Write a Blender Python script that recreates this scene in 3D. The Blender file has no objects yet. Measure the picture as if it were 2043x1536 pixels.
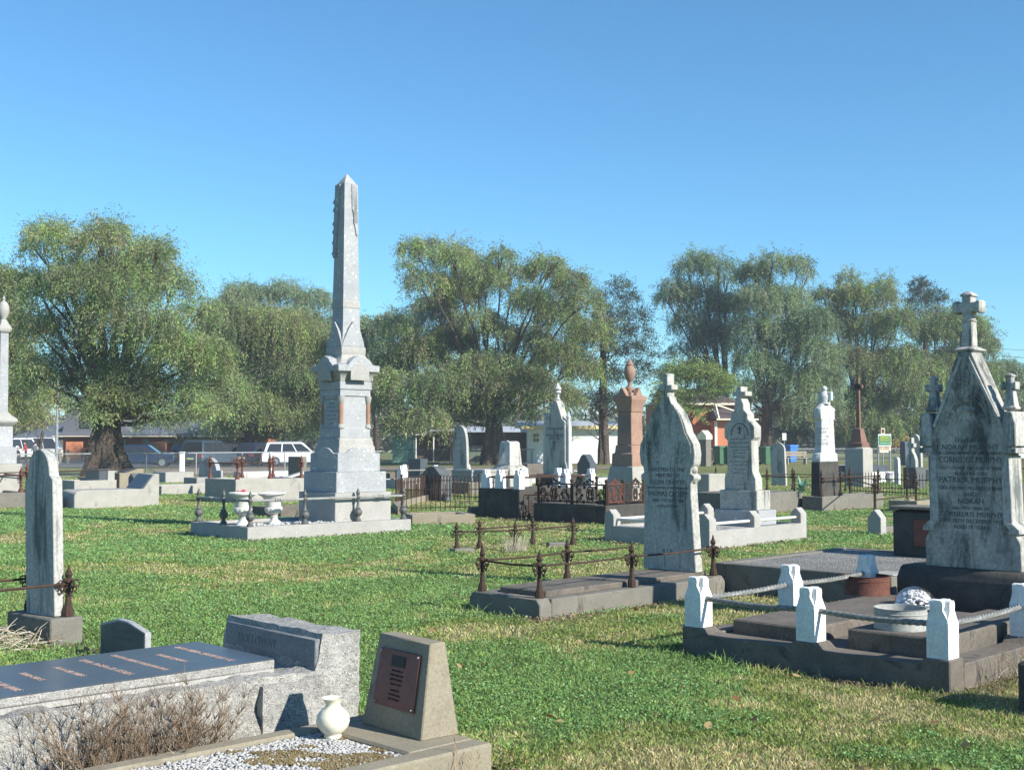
import bpy, bmesh, math, random
import numpy as np
from mathutils import Vector, Matrix
R=math.radians; pi=math.pi
random.seed(7); rng=np.random.default_rng(7)
sc=bpy.context.scene; col=sc.collection
# ---------------------------------------------------------------- camera
F_PX=2450.0; TILT=math.atan(115/2450.0); EYE=1.6
cam=bpy.data.cameras.new('camera'); co=bpy.data.objects.new('camera',cam); col.objects.link(co)
cam.sensor_width=36; cam.lens=36*F_PX/2043.0; cam.clip_start=0.1; cam.clip_end=6000
co.location=(0,0,EYE); co.rotation_euler=(pi/2+TILT,0,0); sc.camera=co
# ---------------------------------------------------------------- world, sun, exposure
SUN_AZ=R(-33); SUN_EL=R(31)
SD=Vector((math.cos(SUN_AZ)*math.cos(SUN_EL),math.sin(SUN_AZ)*math.cos(SUN_EL),math.sin(SUN_EL)))
w=bpy.data.worlds.new('World'); sc.world=w; w.use_nodes=True
nt=w.node_tree; bg=nt.nodes['Background']; sky=nt.nodes.new('ShaderNodeTexSky')
sky.sky_type='NISHITA'; sky.sun_disc=False; sky.sun_elevation=SUN_EL
sky.sun_rotation=math.atan2(SD.x,SD.y); sky.altitude=0; sky.air_density=1.0; sky.dust_density=0.0; sky.ozone_density=6.0
tn=nt.nodes.new('ShaderNodeMix'); tn.data_type='RGBA'; tn.blend_type='MULTIPLY'; tn.inputs[0].default_value=1; tn.inputs[7].default_value=(.82,1.18,1.21,1)
nt.links.new(sky.outputs[0],tn.inputs[6]); nt.links.new(tn.outputs[2],bg.inputs[0]); bg.inputs[1].default_value=0.090
sl=bpy.data.lights.new('sun','SUN'); so=bpy.data.objects.new('sun',sl); col.objects.link(so)
sl.energy=5.0; sl.angle=R(0.55); sl.color=(1.0,0.95,0.86)
so.rotation_euler=SD.to_track_quat('Z','Y').to_euler(); so.location=(20,-20,30)
sc.view_settings.view_transform='Standard'; sc.view_settings.look='None'
sc.view_settings.exposure=0.75; sc.view_settings.gamma=1
# ---------------------------------------------------------------- photo pixel -> place
def ray(px,py):
    c=(px-1021.5)/F_PX; v=-(py-768)/F_PX; ct,st=math.cos(TILT),math.sin(TILT)
    return Vector((c,ct-v*st,st+v*ct))
def G(px,py,z=0.0):
    d=ray(px,py); s=(z-EYE)/d.z; return Vector((d.x*s,d.y*s,z))
def P(px,py,Y):
    d=ray(px,py); s=Y/d.y; return Vector((d.x*s,Y,EYE+d.z*s))
class Fr:
    """a spot on the ground with the direction of the graves (x = along the row's long side, y = to the left back)"""
    def __init__(s,px,py,z=0.0,ang=46.0,Y=None):
        g=G(px,py,z) if Y is None else P(px,py,Y); s.X,s.Y,s.ang=g.x,g.y,ang
        a=R(ang); s.r=(math.cos(a),math.sin(a)); s.l=(-math.sin(a),math.cos(a))
    def pt(s,x,y): return (s.X+s.r[0]*x+s.l[0]*y, s.Y+s.r[1]*x+s.l[1]*y)
    def at(s,x,y,ang=None):
        o=Fr.__new__(Fr); o.X,o.Y=s.pt(x,y); o.ang=s.ang if ang is None else ang
        a=R(o.ang); o.r=(math.cos(a),math.sin(a)); o.l=(-math.sin(a),math.cos(a)); return o
    def _sp(s,d,px,x,y):
        X,Y=s.pt(x,y); q=(px-1021.5)/F_PX
        return (q*Y-X)/(d[0]-q*d[1])
    def sR(s,px,x=0,y=0): return s._sp(s.r,px,x,y)
    def sL(s,px,x=0,y=0): return s._sp(s.l,px,x,y)
    def z(s,py,x=0,y=0):
        X,Y=s.pt(x,y); d=ray(1021.5+X/Y*F_PX,py); return EYE+d.z*Y/d.y
# ---------------------------------------------------------------- mesh builder
class MB:
    def __init__(s): s.v=[]; s.f=[]
    def add(s,v,f):
        o=len(s.v); s.v+=[tuple(p) for p in v]; s.f+=[tuple(i+o for i in q) for q in f]; return s
    def box(s,x0,x1,y0,y1,z0,z1):
        return s.add([(x0,y0,z0),(x1,y0,z0),(x1,y1,z0),(x0,y1,z0),(x0,y0,z1),(x1,y0,z1),(x1,y1,z1),(x0,y1,z1)],
          [(0,3,2,1),(4,5,6,7),(0,1,5,4),(1,2,6,5),(2,3,7,6),(3,0,4,7)])
    def stack(s,cx,cy,lv):
        v=[];f=[];n=len(lv)
        for (z,a,b) in lv: v+=[(cx-a,cy-b,z),(cx+a,cy-b,z),(cx+a,cy+b,z),(cx-a,cy+b,z)]
        f.append((3,2,1,0))
        for k in range(n-1):
            for i in range(4): j=(i+1)%4; f.append((4*k+i,4*k+j,4*k+4+j,4*k+4+i))
        f.append(tuple(4*n-4+i for i in range(4)))
        return s.add(v,f)
    def prism(s,prof,x0,x1):
        n=len(prof); v=[(x0,y,z) for y,z in prof]+[(x1,y,z) for y,z in prof]
        f=[tuple(range(n-1,-1,-1)),tuple(range(n,2*n))]+[(i,(i+1)%n,n+(i+1)%n,n+i) for i in range(n)]
        return s.add(v,f)
    def prismy(s,prof,y0,y1):                        # prof in (x,z), extruded along y
        n=len(prof); v=[(x,y0,z) for x,z in prof]+[(x,y1,z) for x,z in prof]
        f=[tuple(range(n)),tuple(range(2*n-1,n-1,-1))]+[((i+1)%n,i,n+i,n+(i+1)%n) for i in range(n)]
        return s.add(v,f)
    def slab(s,poly,z0,z1):                          # poly in (x,y)
        n=len(poly); v=[(x,y,z0) for x,y in poly]+[(x,y,z1) for x,y in poly]
        f=[tuple(range(n-1,-1,-1)),tuple(range(n,2*n))]+[(i,(i+1)%n,n+(i+1)%n,n+i) for i in range(n)]
        return s.add(v,f)
    def lathe(s,prof,cx=0,cy=0,n=14,flute=None):
        v=[];f=[]
        for k,(r,z) in enumerate(prof):
            for i in range(n):
                a=2*pi*i/n; rr=r
                if flute and flute[0]<=k<=flute[1]: rr=r*(1+flute[2]*(1 if i%2 else -1))
                v.append((cx+rr*math.cos(a),cy+rr*math.sin(a),z))
        m=len(prof)
        for k in range(m-1):
            for i in range(n): j=(i+1)%n; f.append((k*n+i,k*n+j,k*n+n+j,k*n+n+i))
        f.append(tuple(range(n-1,-1,-1))); f.append(tuple((m-1)*n+i for i in range(n)))
        return s.add(v,f)
    def tube(s,pts,r,n=6):
        pts=[Vector(p) for p in pts]; v=[];f=[]; m=len(pts)
        rs=r if isinstance(r,(list,tuple)) else [r]*m
        up=None
        for k,p in enumerate(pts):
            t=(pts[min(k+1,m-1)]-pts[max(k-1,0)])
            if t.length<1e-9: t=Vector((0,0,1))
            t.normalize()
            if up is None: up=Vector((0,0,1)) if abs(t.z)<.9 else Vector((1,0,0))
            a=t.cross(up)
            if a.length<1e-4: a=t.orthogonal()
            a.normalize(); b=a.cross(t); up=b
            for i in range(n):
                q=2*pi*i/n; v.append(tuple(p+a*math.cos(q)*rs[k]+b*math.sin(q)*rs[k]))
        for k in range(m-1):
            for i in range(n): j=(i+1)%n; f.append((k*n+i,k*n+n+i,k*n+n+j,k*n+j))
        f.append(tuple(range(n))); f.append(tuple((m-1)*n+i for i in range(n-1,-1,-1)))
        return s.add(v,f)
    def ball(s,c,r,n=8,m=6,sz=1.0):
        pr=[]
        for k in range(m+1):
            a=-pi/2+pi*k/m; pr.append((max(r*math.cos(a),1e-3*r),c[2]+r*sz*math.sin(a)))
        return s.lathe(pr,c[0],c[1],n)
    def xf(s,M):
        s.v=[tuple(M@Vector(p)) for p in s.v]; return s
    def mesh(s,name,bev=0,ang=35,seg=1):
        me=bpy.data.meshes.new(name); me.from_pydata(s.v,[],s.f)
        if bev:
            bm=bmesh.new(); bm.from_mesh(me)
            bmesh.ops.recalc_face_normals(bm,faces=bm.faces)
            es=[e for e in bm.edges if len(e.link_faces)==2 and e.calc_face_angle(0)>R(30)]
            bmesh.ops.bevel(bm,geom=es,offset=bev,segments=seg,affect='EDGES',clamp_overlap=True)
            bm.to_mesh(me); bm.free()
        else:
            bm=bmesh.new(); bm.from_mesh(me); bmesh.ops.recalc_face_normals(bm,faces=bm.faces); bm.to_mesh(me); bm.free()
        me.polygons.foreach_set('use_smooth',[True]*len(me.polygons))
        me.set_sharp_from_angle(angle=R(ang)); return me
    def build(s,name,mat,parent=None,bev=0,ang=35,**k):
        o=bpy.data.objects.new(name,s.mesh(name,bev,ang)); o.data.materials.append(mat); col.objects.link(o)
        if parent is not None: o.parent=parent
        if k: tag(o,**k)
        return o
def tag(o,label=None,cat=None,group=None,kind=None):
    if label: o['label']=label
    if cat: o['category']=cat
    if group: o['group']=group
    if kind: o['kind']=kind
    return o
def thing(name,label,cat,fr,z=0,group=None,tilt=None):
    o=bpy.data.objects.new(name,None); col.objects.link(o); o.empty_display_size=.1
    if isinstance(fr,Fr): o.location=(fr.X,fr.Y,z); rz=R(fr.ang)
    else: o.location=(fr[0],fr[1],z); rz=R(fr[2]) if len(fr)>2 else 0
    M=Matrix.Rotation(rz,4,'Z')
    if tilt: M=M@Matrix.Rotation(R(tilt[0]),4,'X')@Matrix.Rotation(R(tilt[1]),4,'Y')
    o.rotation_euler=M.to_euler()
    return tag(o,label,cat,group)
def copy_tree(o,parent=None,loc=None,label=None,rz=None):
    c=o.copy(); col.objects.link(c); c.parent=parent
    if loc is not None: c.location=loc
    if rz is not None: c.rotation_euler=(0,0,rz)
    if label: c['label']=label
    for ch in list(o.children): copy_tree(ch,c)
    return c
FOOT=[]
def foot(fr,x0,x1,y0,y1): FOOT.append((fr.X,fr.Y,R(fr.ang),x0,x1,y0,y1))
# ---------------------------------------------------------------- materials
class NT:
    def __init__(s,name):
        s.m=bpy.data.materials.new(name); s.m.use_nodes=True; s.t=s.m.node_tree
        s.b=s.t.nodes['Principled BSDF']; s.out=s.t.nodes['Material Output']
    def n(s,ty,**k):
        n=s.t.nodes.new(ty)
        for a,b in k.items(): setattr(n,a,b)
        return n
    def l(s,a,b): s.t.links.new(a,b)
    def coord(s,sc=(1,1,1)):
        if not hasattr(s,'tc'): s.tc=s.n('ShaderNodeTexCoord')
        mp=s.n('ShaderNodeMapping'); mp.inputs['Scale'].default_value=sc
        s.l(s.tc.outputs['Object'],mp.inputs[0]); return mp.outputs[0]
    def noise(s,scale,detail=4,rough=.6,sc=(1,1,1),dist=0):
        n=s.n('ShaderNodeTexNoise'); n.inputs['Scale'].default_value=scale; n.inputs['Detail'].default_value=detail
        n.inputs['Roughness'].default_value=rough; n.inputs['Distortion'].default_value=dist
        s.l(s.coord(sc),n.inputs['Vector']); return n.outputs['Fac']
    def ramp(s,fac,stops,interp='LINEAR'):
        r=s.n('ShaderNodeValToRGB'); r.color_ramp.interpolation=interp; e=r.color_ramp.elements
        while len(e)<len(stops): e.new(.5)
        for i,(p,c) in enumerate(stops):
            e[i].position=p; e[i].color=c4(c)
        s.l(fac,r.inputs[0]); return r.outputs[0]
    def mix(s,fac,a,b,mode='MIX'):
        m=s.n('ShaderNodeMix',data_type='RGBA',blend_type=mode)
        for v,i in ((fac,0),(a,6),(b,7)):
            if hasattr(v,'links') or hasattr(v,'is_output'): s.l(v,m.inputs[i])
            elif i==0: m.inputs[0].default_value=v
            else: m.inputs[i].default_value=c4(v)
        return m.outputs[2]
    def bump(s,h,st=.3,d=.01):
        b=s.n('ShaderNodeBump'); b.inputs['Strength'].default_value=st; b.inputs['Distance'].default_value=d
        s.l(h,b.inputs['Height']); s.l(b.outputs[0],s.b.inputs['Normal'])
    def fin(s,colr,rough=.85,spec=.3,metal=0):
        if isinstance(colr,(tuple,list,float,int)): s.b.inputs['Base Color'].default_value=c4(colr)
        else: s.l(colr,s.b.inputs['Base Color'])
        s.b.inputs['Roughness'].default_value=rough; s.b.inputs['Specular IOR Level'].default_value=spec
        s.b.inputs['Metallic'].default_value=metal; return s.m
def c4(c):
    if isinstance(c,(int,float)): return (c,c,c,1)
    return (c[0],c[1],c[2],1)
def stone(name,a,b,big=2.5,speck=None,streak=None,lichen=None,rough=.88,bump=.25,bscale=40,bd=.006,fine=.25,sc=(1,1,1),crack=None):
    t=NT(name)
    f=t.ramp(t.noise(big,6,.65,sc),[(.32,0.0),(.68,1.0)])
    c=t.mix(f,a,b)
    g=t.ramp(t.noise(bscale,4,.7),[(.3,1-fine),(.7,1+fine*.6)])
    c=t.mix(1.0,c,g,'MULTIPLY')
    if speck:
        k=t.ramp(t.noise(speck[1],2,.6),[(speck[2],0.0),(speck[2]+.05,1.0)]); c=t.mix(k,c,speck[0])
        if len(speck)>3:
            k=t.ramp(t.noise(speck[1]*1.3,2,.6,(1,1,1.1)),[(speck[4],0.0),(speck[4]+.05,1.0)]); c=t.mix(k,c,speck[3])
    if streak:
        k=t.ramp(t.noise(streak[1],5,.7,(1,1,streak[3]) if len(streak)>3 else (1,1,.18),.4),[(streak[2],0.0),(streak[2]+.13,.85)]); c=t.mix(k,c,streak[0])
    if lichen:
        v=t.n('ShaderNodeTexVoronoi'); v.inputs['Scale'].default_value=lichen[1]; v.inputs['Randomness'].default_value=1
        t.l(t.coord(),v.inputs['Vector'])
        k=t.ramp(v.outputs['Distance'],[(lichen[2],1.0),(lichen[2]+.04,0.0)]); 
        k2=t.ramp(t.noise(3.0,3),[(.42,0.0),(.55,1.0)]); kk=t.mix(1.0,k,k2,'MULTIPLY'); c=t.mix(kk,c,lichen[0])
    if crack:
        v=t.n('ShaderNodeTexVoronoi'); v.feature='DISTANCE_TO_EDGE'; v.inputs['Scale'].default_value=crack
        w_=t.n('ShaderNodeTexNoise'); w_.inputs['Scale'].default_value=6; w_.inputs['Detail'].default_value=5; co_=t.coord(); t.l(co_,w_.inputs['Vector'])
        va=t.n('ShaderNodeMix',data_type='VECTOR'); va.inputs[0].default_value=.09; t.l(co_,va.inputs[4]); t.l(w_.outputs['Color'],va.inputs[5]); t.l(va.outputs[1],v.inputs['Vector'])
        k=t.ramp(v.outputs['Distance'],[(.0,.6),(.0025,0.0)]); k2=t.ramp(t.noise(1.3,2),[(.50,0.0),(.56,1.0)]); kk=t.mix(1.0,k,k2,'MULTIPLY'); c=t.mix(kk,c,tuple(x*.25 for x in a))
    t.bump(t.noise(bscale,5,.7),bump,bd)
    return t.fin(c,rough)
M={}
M['granite']=stone('speckled_grey_granite',(0.288,0.296,0.312),(0.373,0.381,0.381),3,speck=((0.102,0.11,0.119),190,.62,(0.558,0.558,0.542),.63),lichen=((.62,.62,.58),9,.15),rough=.8,bump=.15)
M['granite_pale']=stone('pale_dressed_granite',(0.315,0.308,0.284),(0.378,0.366,0.341),3,speck=((0.189,0.189,0.189),160,.66),lichen=((0.536,0.536,0.505),11,.08),rough=.85,bump=.15,crack=.8)
M['rough_granite']=stone('rock_faced_granite',(0.28,0.273,0.254),(0.372,0.36,0.326),5,speck=((0.0666,0.0666,0.0734),105,.60,(0.546,0.534,0.506),.60),rough=.85,bump=.9,bscale=16,bd=.03,fine=.35)
M['dark_granite']=stone('dark_weathered_granite',(0.0783,0.0869,0.0903),(0.12,0.126,0.126),6,speck=((0.0301,0.0331,0.0361),120,.62,(0.205,0.205,0.199),.66),rough=.6,bump=.2)
M['slate']=stone('polished_blue_grey_slab',(0.0585,0.0688,0.0826),(0.0826,0.0929,0.107),3,speck=((0.138,0.144,0.151),220,.66),rough=.28,bump=.02,fine=.12)
M['marble']=stone('weathered_white_marble',(0.419,0.427,0.419),(0.568,0.568,0.551),4,streak=((0.134,0.142,0.134),6,.60),rough=.75,bump=.25,bscale=22,fine=.22)
M['marble_dirty']=stone('lichen_stained_marble',(0.253,0.255,0.234),(0.431,0.411,0.366),5,streak=((0.0447,0.0498,0.0426),4.5,.50,.3),lichen=((0.0596,0.064,0.0522),30,.12),rough=.85,bump=.45,bscale=26,fine=.3)
M['marble_mid']=stone('mid_grey_marble',(0.344,0.344,0.323),(0.473,0.453,0.413),4,streak=((0.0817,0.0941,0.0883),6,.50,.16),rough=.8,bump=.45,bscale=26,fine=.35)
M['marble_grey']=stone('greying_marble',(0.339,0.337,0.309),(0.466,0.444,0.395),4,streak=((0.0805,0.0921,0.0846),6,.535,.16),rough=.8,bump=.45,bscale=26,fine=.35)
M['white']=stone('white_painted_stone',(.62,.62,.60),(.76,.76,.74),6,rough=.75,bump=.3,bscale=50,fine=.16,streak=((.30,.30,.27),8,.62))
M['bluestone']=stone('dark_bluestone',(0.0439,0.0439,0.0416),(0.0833,0.0768,0.0658),4,speck=((0.122,0.118,0.105),60,.70),rough=.9,bump=.5,bscale=40,bd=.008,crack=1.1)
M['concrete']=stone('grey_cement',(0.144,0.136,0.116),(0.207,0.193,0.162),3,speck=((0.288,0.276,0.242),70,.70),streak=((0.0748,0.0691,0.0576),3,.60,1),rough=.92,bump=.45,bscale=70,crack=1.1)
M['concrete_tan']=stone('buff_cement',(0.227,0.198,0.142),(0.295,0.261,0.193),3,streak=((0.137,0.12,0.0912),3,.60,1),rough=.92,bump=.4,bscale=70,crack=1.1)
M['concrete_dark']=stone('brown_stained_cement',(0.1,0.0884,0.0752),(0.181,0.155,0.127),4,speck=((0.227,0.22,0.194),45,.66),streak=((0.0468,0.0423,0.0413),4,.57,1),rough=.92,bump=.4,bscale=60,crack=1.1)
M['concrete_pale']=stone('pale_cement',(0.308,0.294,0.26),(0.388,0.375,0.334),3,streak=((0.167,0.16,0.141),3,.62,1),rough=.92,bump=.4,bscale=60,crack=1.1)
M['sandstone']=stone('brown_sandstone',(.27,.165,.12),(.35,.225,.165),3,streak=((.16,.09,.07),5,.62),rough=.9,bump=.4,bscale=50)
M['redstone']=stone('brown_red_stone',(.16,.085,.062),(.22,.125,.09),4,rough=.7,bump=.15)
M['pinkstone']=stone('polished_pink_granite',(.27,.15,.10),(.34,.20,.14),8,rough=.5,bump=.1)
M['rust']=stone('rusty_cast_iron',(.034,.022,.017),(.075,.043,.030),25,speck=((.12,.07,.045),90,.66),rough=.85,bump=.6,bscale=90,bd=.004)
M['rust_red']=stone('red_rusted_iron',(.10,.04,.03),(.16,.065,.045),20,rough=.85,bump=.4,bscale=80)
M['iron']=stone('grey_painted_iron',(0.068,0.072,0.0704),(0.128,0.132,0.124),20,speck=((0.224,0.208,0.176),70,.62),rough=.55,bump=.3,bscale=80,bd=.003)
M['iron_pale']=stone('weathered_grey_pipe',(0.206,0.215,0.202),(0.284,0.288,0.267),9,rough=.55,bump=.2)
M['tube_white']=stone('worn_white_pipe',(0.473,0.473,0.43),(0.619,0.611,0.568),6,rough=.5,bump=.1)
M['rope']=stone('galvanised_twisted_rod',(0.138,0.142,0.133),(0.258,0.258,0.241),30,rough=.45,bump=.2)
M['letter']=NT('lead_lettering').fin((.075,.08,.085),.7)
M['letter_faint']=NT('worn_lettering').fin((.20,.21,.21),.8)
M['letter_gilt']=NT('faded_gilt_lettering').fin((.34,.24,.20),.6)
M['letter_pale']=NT('pale_lettering').fin((.17,.18,.185),.7)
M['bronze']=stone('brown_bronze_plaque',(.13,.048,.036),(.17,.065,.05),12,rough=.5,bump=.15)
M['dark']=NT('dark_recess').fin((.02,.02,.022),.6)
M['ceramic']=stone('cream_glazed_ceramic',(.70,.65,.50),(.78,.73,.60),9,streak=((.50,.44,.32),14,.64),rough=.35,bump=.05,fine=.08)
M['urnwhite']=stone('white_cast_cement',(0.537,0.528,0.487),(0.634,0.626,0.585),6,rough=.8,bump=.2)
M['steelgrey']=stone('grey_painted_tin',(0.284,0.292,0.275),(0.361,0.361,0.335),5,rough=.6,bump=.05)
M['brick']=None
def plain(n,c,r=.6,s=.3,metal=0):
    M[n]=NT(n).fin(c,r,s,metal); return M[n]
plain('orange_brickwork',(.55,.21,.11),.9); plain('shade_brick',(.46,.17,.085),.9)  # shade_brick is the orange brickwork coloured darker for walls in shade
plain('grey_roof',(.13,.14,.16),.7); plain('pale_roof',(.42,.45,.48),.6); plain('tile_roof',(.10,.07,.075),.8); plain('red_roof',(.25,.05,.045),.8)
plain('cream_paint',(.72,.66,.50),.6); plain('white_paint',(.80,.80,.77),.6); plain('yellow_paint',(.75,.62,.33),.7)
plain('glass_dark',(.03,.035,.04),.12,.6); plain('black_rubber',(.02,.02,.02),.8); plain('brown_cladding',(.11,.085,.065),.8)
plain('shed_green',(.30,.52,.40),.6); plain('bin_green',(.06,.15,.08),.5); plain('bin_blue',(.05,.20,.55),.5); plain('galv',(.27,.29,.29),.5,.4)
plain('car_white',(.80,.81,.82),.25,.6); plain('van_white',(.50,.51,.52),.3,.5); plain('car_blue',(.012,.025,.06),.25,.6); plain('car_slate',(.04,.065,.09),.25,.6); plain('car_black',(.015,.017,.02),.25,.6)
plain('car_navy',(.02,.03,.06),.25,.6); plain('chrome',(.6,.6,.6),.3,.5,1); plain('tail_red',(.35,.02,.02),.3); plain('sign_green',(.03,.22,.10),.5)
plain('timber',(.36,.29,.20),.9); plain('plate_yellow',(.6,.62,.3),.6); plain('red_cloth',(.35,.05,.05),.9); plain('grey_cloth',(.12,.13,.15),.9); plain('dark_cloth',(.03,.035,.05),.9); plain('skin',(.45,.28,.20),.7); plain('hair',(.04,.03,.02),.8)
plain('petal_red',(.60,.03,.06),.7); plain('petal_pink',(.75,.25,.45),.7); plain('petal_white',(.85,.82,.80),.7); plain('petal_yellow',(.75,.60,.05),.7); plain('leaf_fake',(.06,.14,.05),.7); plain('sticker_blue',(.10,.30,.50),.6)
plain('petal_lilac',(.45,.35,.60),.7)
g=NT('clear_glass_dome'); g.fin((.9,.95,.95),.06,.6); tr_=g.n('ShaderNodeBsdfTransparent'); mx_=g.n('ShaderNodeMixShader'); lw_=g.n('ShaderNodeLayerWeight'); lw_.inputs[0].default_value=.35
gl_=g.n('ShaderNodeBsdfGlossy'); gl_.inputs['Roughness'].default_value=.05; g.l(lw_.outputs['Facing'],mx_.inputs[0]); mm_=g.n('ShaderNodeMath',operation='MULTIPLY'); g.l(lw_.outputs['Facing'],mm_.inputs[0]); mm_.inputs[1].default_value=.55; g.l(mm_.outputs[0],mx_.inputs[0]); g.l(tr_.outputs[0],mx_.inputs[1]); g.l(gl_.outputs[0],mx_.inputs[2]); g.l(mx_.outputs[0],g.out.inputs[0]); M['glass']=g.m
def gravel_mat(name,a,b,scale):
    t=NT(name); v=t.n('ShaderNodeTexVoronoi'); v.inputs['Scale'].default_value=scale; t.l(t.coord(),v.inputs['Vector'])
    s=t.n('ShaderNodeSeparateColor'); t.l(v.outputs['Color'],s.inputs[0])
    c=t.ramp(s.outputs[0],[(0.0,a),(1.0,b)]); c=t.mix(t.ramp(t.noise(1.5,4),[(.4,0.0),(.7,.5)]),c,tuple(x*.5 for x in a))
    t.bump(v.outputs['Distance'],.9,.02); return t.fin(c,.9)
M['gravel']=gravel_mat('loose_grey_gravel',(0.144,0.137,0.122),(0.376,0.361,0.332),55)
M['gravel_far']=gravel_mat('pale_grave_gravel',(0.278,0.263,0.233),(0.511,0.496,0.464),30)
M['pebble']=stone('white_quartz_pebble',(0.333,0.327,0.309),(0.496,0.49,0.473),60,rough=.7,bump=.1,bscale=80)
M['soil']=stone('mossy_soil',(.16,.125,.06),(.26,.20,.10),9,rough=1,bump=.7,bscale=45,bd=.02)
def vcol(name,trans=.3,rough=.8):
    t=NT(name); a=t.n('ShaderNodeAttribute',attribute_name='col')
    t.b.inputs['Roughness'].default_value=rough; t.b.inputs['Specular IOR Level'].default_value=.25
    t.l(a.outputs['Color'],t.b.inputs['Base Color'])
    if trans:
        tr=t.n('ShaderNodeBsdfTranslucent'); mx=t.n('ShaderNodeMixShader'); mx.inputs[0].default_value=trans
        t.l(a.outputs['Color'],tr.inputs[0]); t.l(t.b.outputs[0],mx.inputs[1]); t.l(tr.outputs[0],mx.inputs[2]); t.l(mx.outputs[0],t.out.inputs[0])
    return t.m
M['leaf']=vcol('tree_leaf',.3,.6); M['blade']=vcol('grass_blade',.3,.6)
M['bark']=stone('furrowed_bark',(.055,.043,.034),(.16,.125,.095),3.5,rough=.95,bump=1,bscale=7,bd=.15,sc=(1,1,.25),fine=.6)
M['twig']=stone('dry_brown_twig',(.22,.15,.09),(.38,.28,.18),12,rough=.9,bump=.1)
M['twig_dark']=stone('dark_brown_twig',(.12,.085,.055),(.24,.17,.11),12,rough=.9,bump=.1)
M['granite_shaded']=stone('smooth_shade_darkened_granite',(.16,.17,.18),(.22,.23,.235),4,speck=((.08,.085,.09),120,.60,(.36,.36,.35),.64),rough=.7,bump=.2)  # name panel's granite, with the shade of that face put into its colour
M['straw']=stone('bleached_dry_stem',(.42,.36,.27),(.60,.54,.44),14,rough=.9,bump=.1)
# ---------------------------------------------------------------- lettering
def text_mb(body,size,maxw=None,align='CENTER',ext=.0008):
    cu=bpy.data.curves.new('t','FONT'); cu.body=body; cu.size=size; cu.align_x=align; cu.extrude=ext; cu.resolution_u=2
    o=bpy.data.objects.new('t',cu); col.objects.link(o); bpy.context.view_layer.update()
    me=bpy.data.meshes.new_from_object(o.evaluated_get(bpy.context.evaluated_depsgraph_get()))
    v=[tuple(p.co) for p in me.vertices]; f=[tuple(p.vertices) for p in me.polygons]
    bpy.data.objects.remove(o); bpy.data.curves.remove(cu); bpy.data.meshes.remove(me)
    mb=MB(); mb.add(v,f)
    if maxw and v:
        w_=max(p[0] for p in v)-min(p[0] for p in v)
        if w_>maxw: mb.xf(Matrix.Diagonal((maxw/w_,1,1,1)))
    return mb
# text on a face looking towards -x (reading direction -y) ; x0 = face plane
def letters(parent,lines,x0,yc,mat,name='inscription_line',maxw=None,slope=0.0):
    for (s,size,z) in lines:
        mb=text_mb(s,size,maxw)
        mb.xf(Matrix(((0,slope,-1,x0-.0012),(-1,0,0,yc),(0,1,0,z),(0,0,0,1)))); mb.build(name,mat,parent)
# ---------------------------------------------------------------- shared pieces
def rep(mb,name,mat,parent,locs,bev=0,rz=None,sc_=None):
    me=mb.mesh(name,bev); me.materials.append(mat); out=[]
    for i,p in enumerate(locs):
        o=bpy.data.objects.new(name,me); col.objects.link(o); o.parent=parent; o.location=p
        if rz: o.rotation_euler=(0,0,rz[i] if isinstance(rz,list) else rz)
        if sc_: o.scale=(sc_,)*3
        out.append(o)
    return out
def ring(mb,lr,wl,kw,z0,z1,x=0,y=0):
    mb.box(x,x+lr,y,y+kw,z0,z1); mb.box(x,x+lr,y+wl-kw,y+wl,z0,z1)
    mb.box(x,x+kw,y+kw,y+wl-kw,z0,z1); mb.box(x+lr-kw,x+lr,y+kw,y+wl-kw,z0,z1); return mb
def spiral(mb,c,r0,turns,r,ph=0,s=1,axis='x',n=14):
    pts=[]
    for k in range(n+1):
        t=k/n; a=ph+s*turns*2*pi*t; rr=r0*(1-.82*t)
        u,v=c[0]+rr*math.cos(a),c[1]+rr*math.sin(a)
        pts.append((c[2],u,v) if axis=='x' else (u,c[2],v))
    mb.tube(pts,r,5)
def spear_post(h=.55,r=.018,scroll=True,seg=8):
    mb=MB()
    mb.lathe([(r*2.3,0),(r*2.3,.05),(r*1.5,.09),(r*1.1,.16),(r*1.5,.17),(r*1.05,.18),(r,h*.56),(r*1.5,h*.58),(r*1.1,h*.60),(r*1.2,h*.66),(r*2.0,h*.69),(r*2.1,h*.73),(r*1.3,h*.76),(r*.8,h*.79),(r*1.6,h*.83),(r*.7,h*.87),(r*1.0,h*.90),(r*.12,h*1.04)],n=seg)
    if scroll:
        for d in ((1,0),(-1,0),(0,1),(0,-1)):
            for (cz,rr) in ((h*.655,.040),(h*.54,.027)):
                pts=[]
                for k in range(11):
                    a=-pi/2+2*pi*1.15*k/10; q=rr*(1-.05*k); pts.append((d[0]*(r+rr+q*math.cos(a)*.9),d[1]*(r+rr+q*math.cos(a)*.9),cz+q*math.sin(a)))
                mb.tube(pts,.006,4)
        mb.ball((0,0,h*.84),r*1.7,6,4)
    return mb
def rail(mb,p,q,r=.011,sag=0,n=6):
    p=Vector(p);q=Vector(q); pts=[]
    for k in range(9):
        t=k/8; a=p.lerp(q,t); a.z-=sag*4*t*(1-t); pts.append(a)
    mb.tube(pts,r,n); return mb
def twist(mb,p,q,sag=.014,r=.0125,hr=.0095,pitch=.15,strands=3):
    p=Vector(p);q=Vector(q); L=(q-p).length; n=max(8,int(L/pitch*9)); d=(q-p).normalized(); a=d.cross(Vector((0,0,1))).normalized(); b=a.cross(d)
    for s in range(strands):
        pts=[]
        for k in range(n+1):
            t=k/n; c=p.lerp(q,t); c.z-=sag*4*t*(1-t); an=2*pi*(t*L/pitch+s/strands); pts.append(c+a*hr*math.cos(an)+b*hr*math.sin(an))
        mb.tube(pts,r,6)
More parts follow.
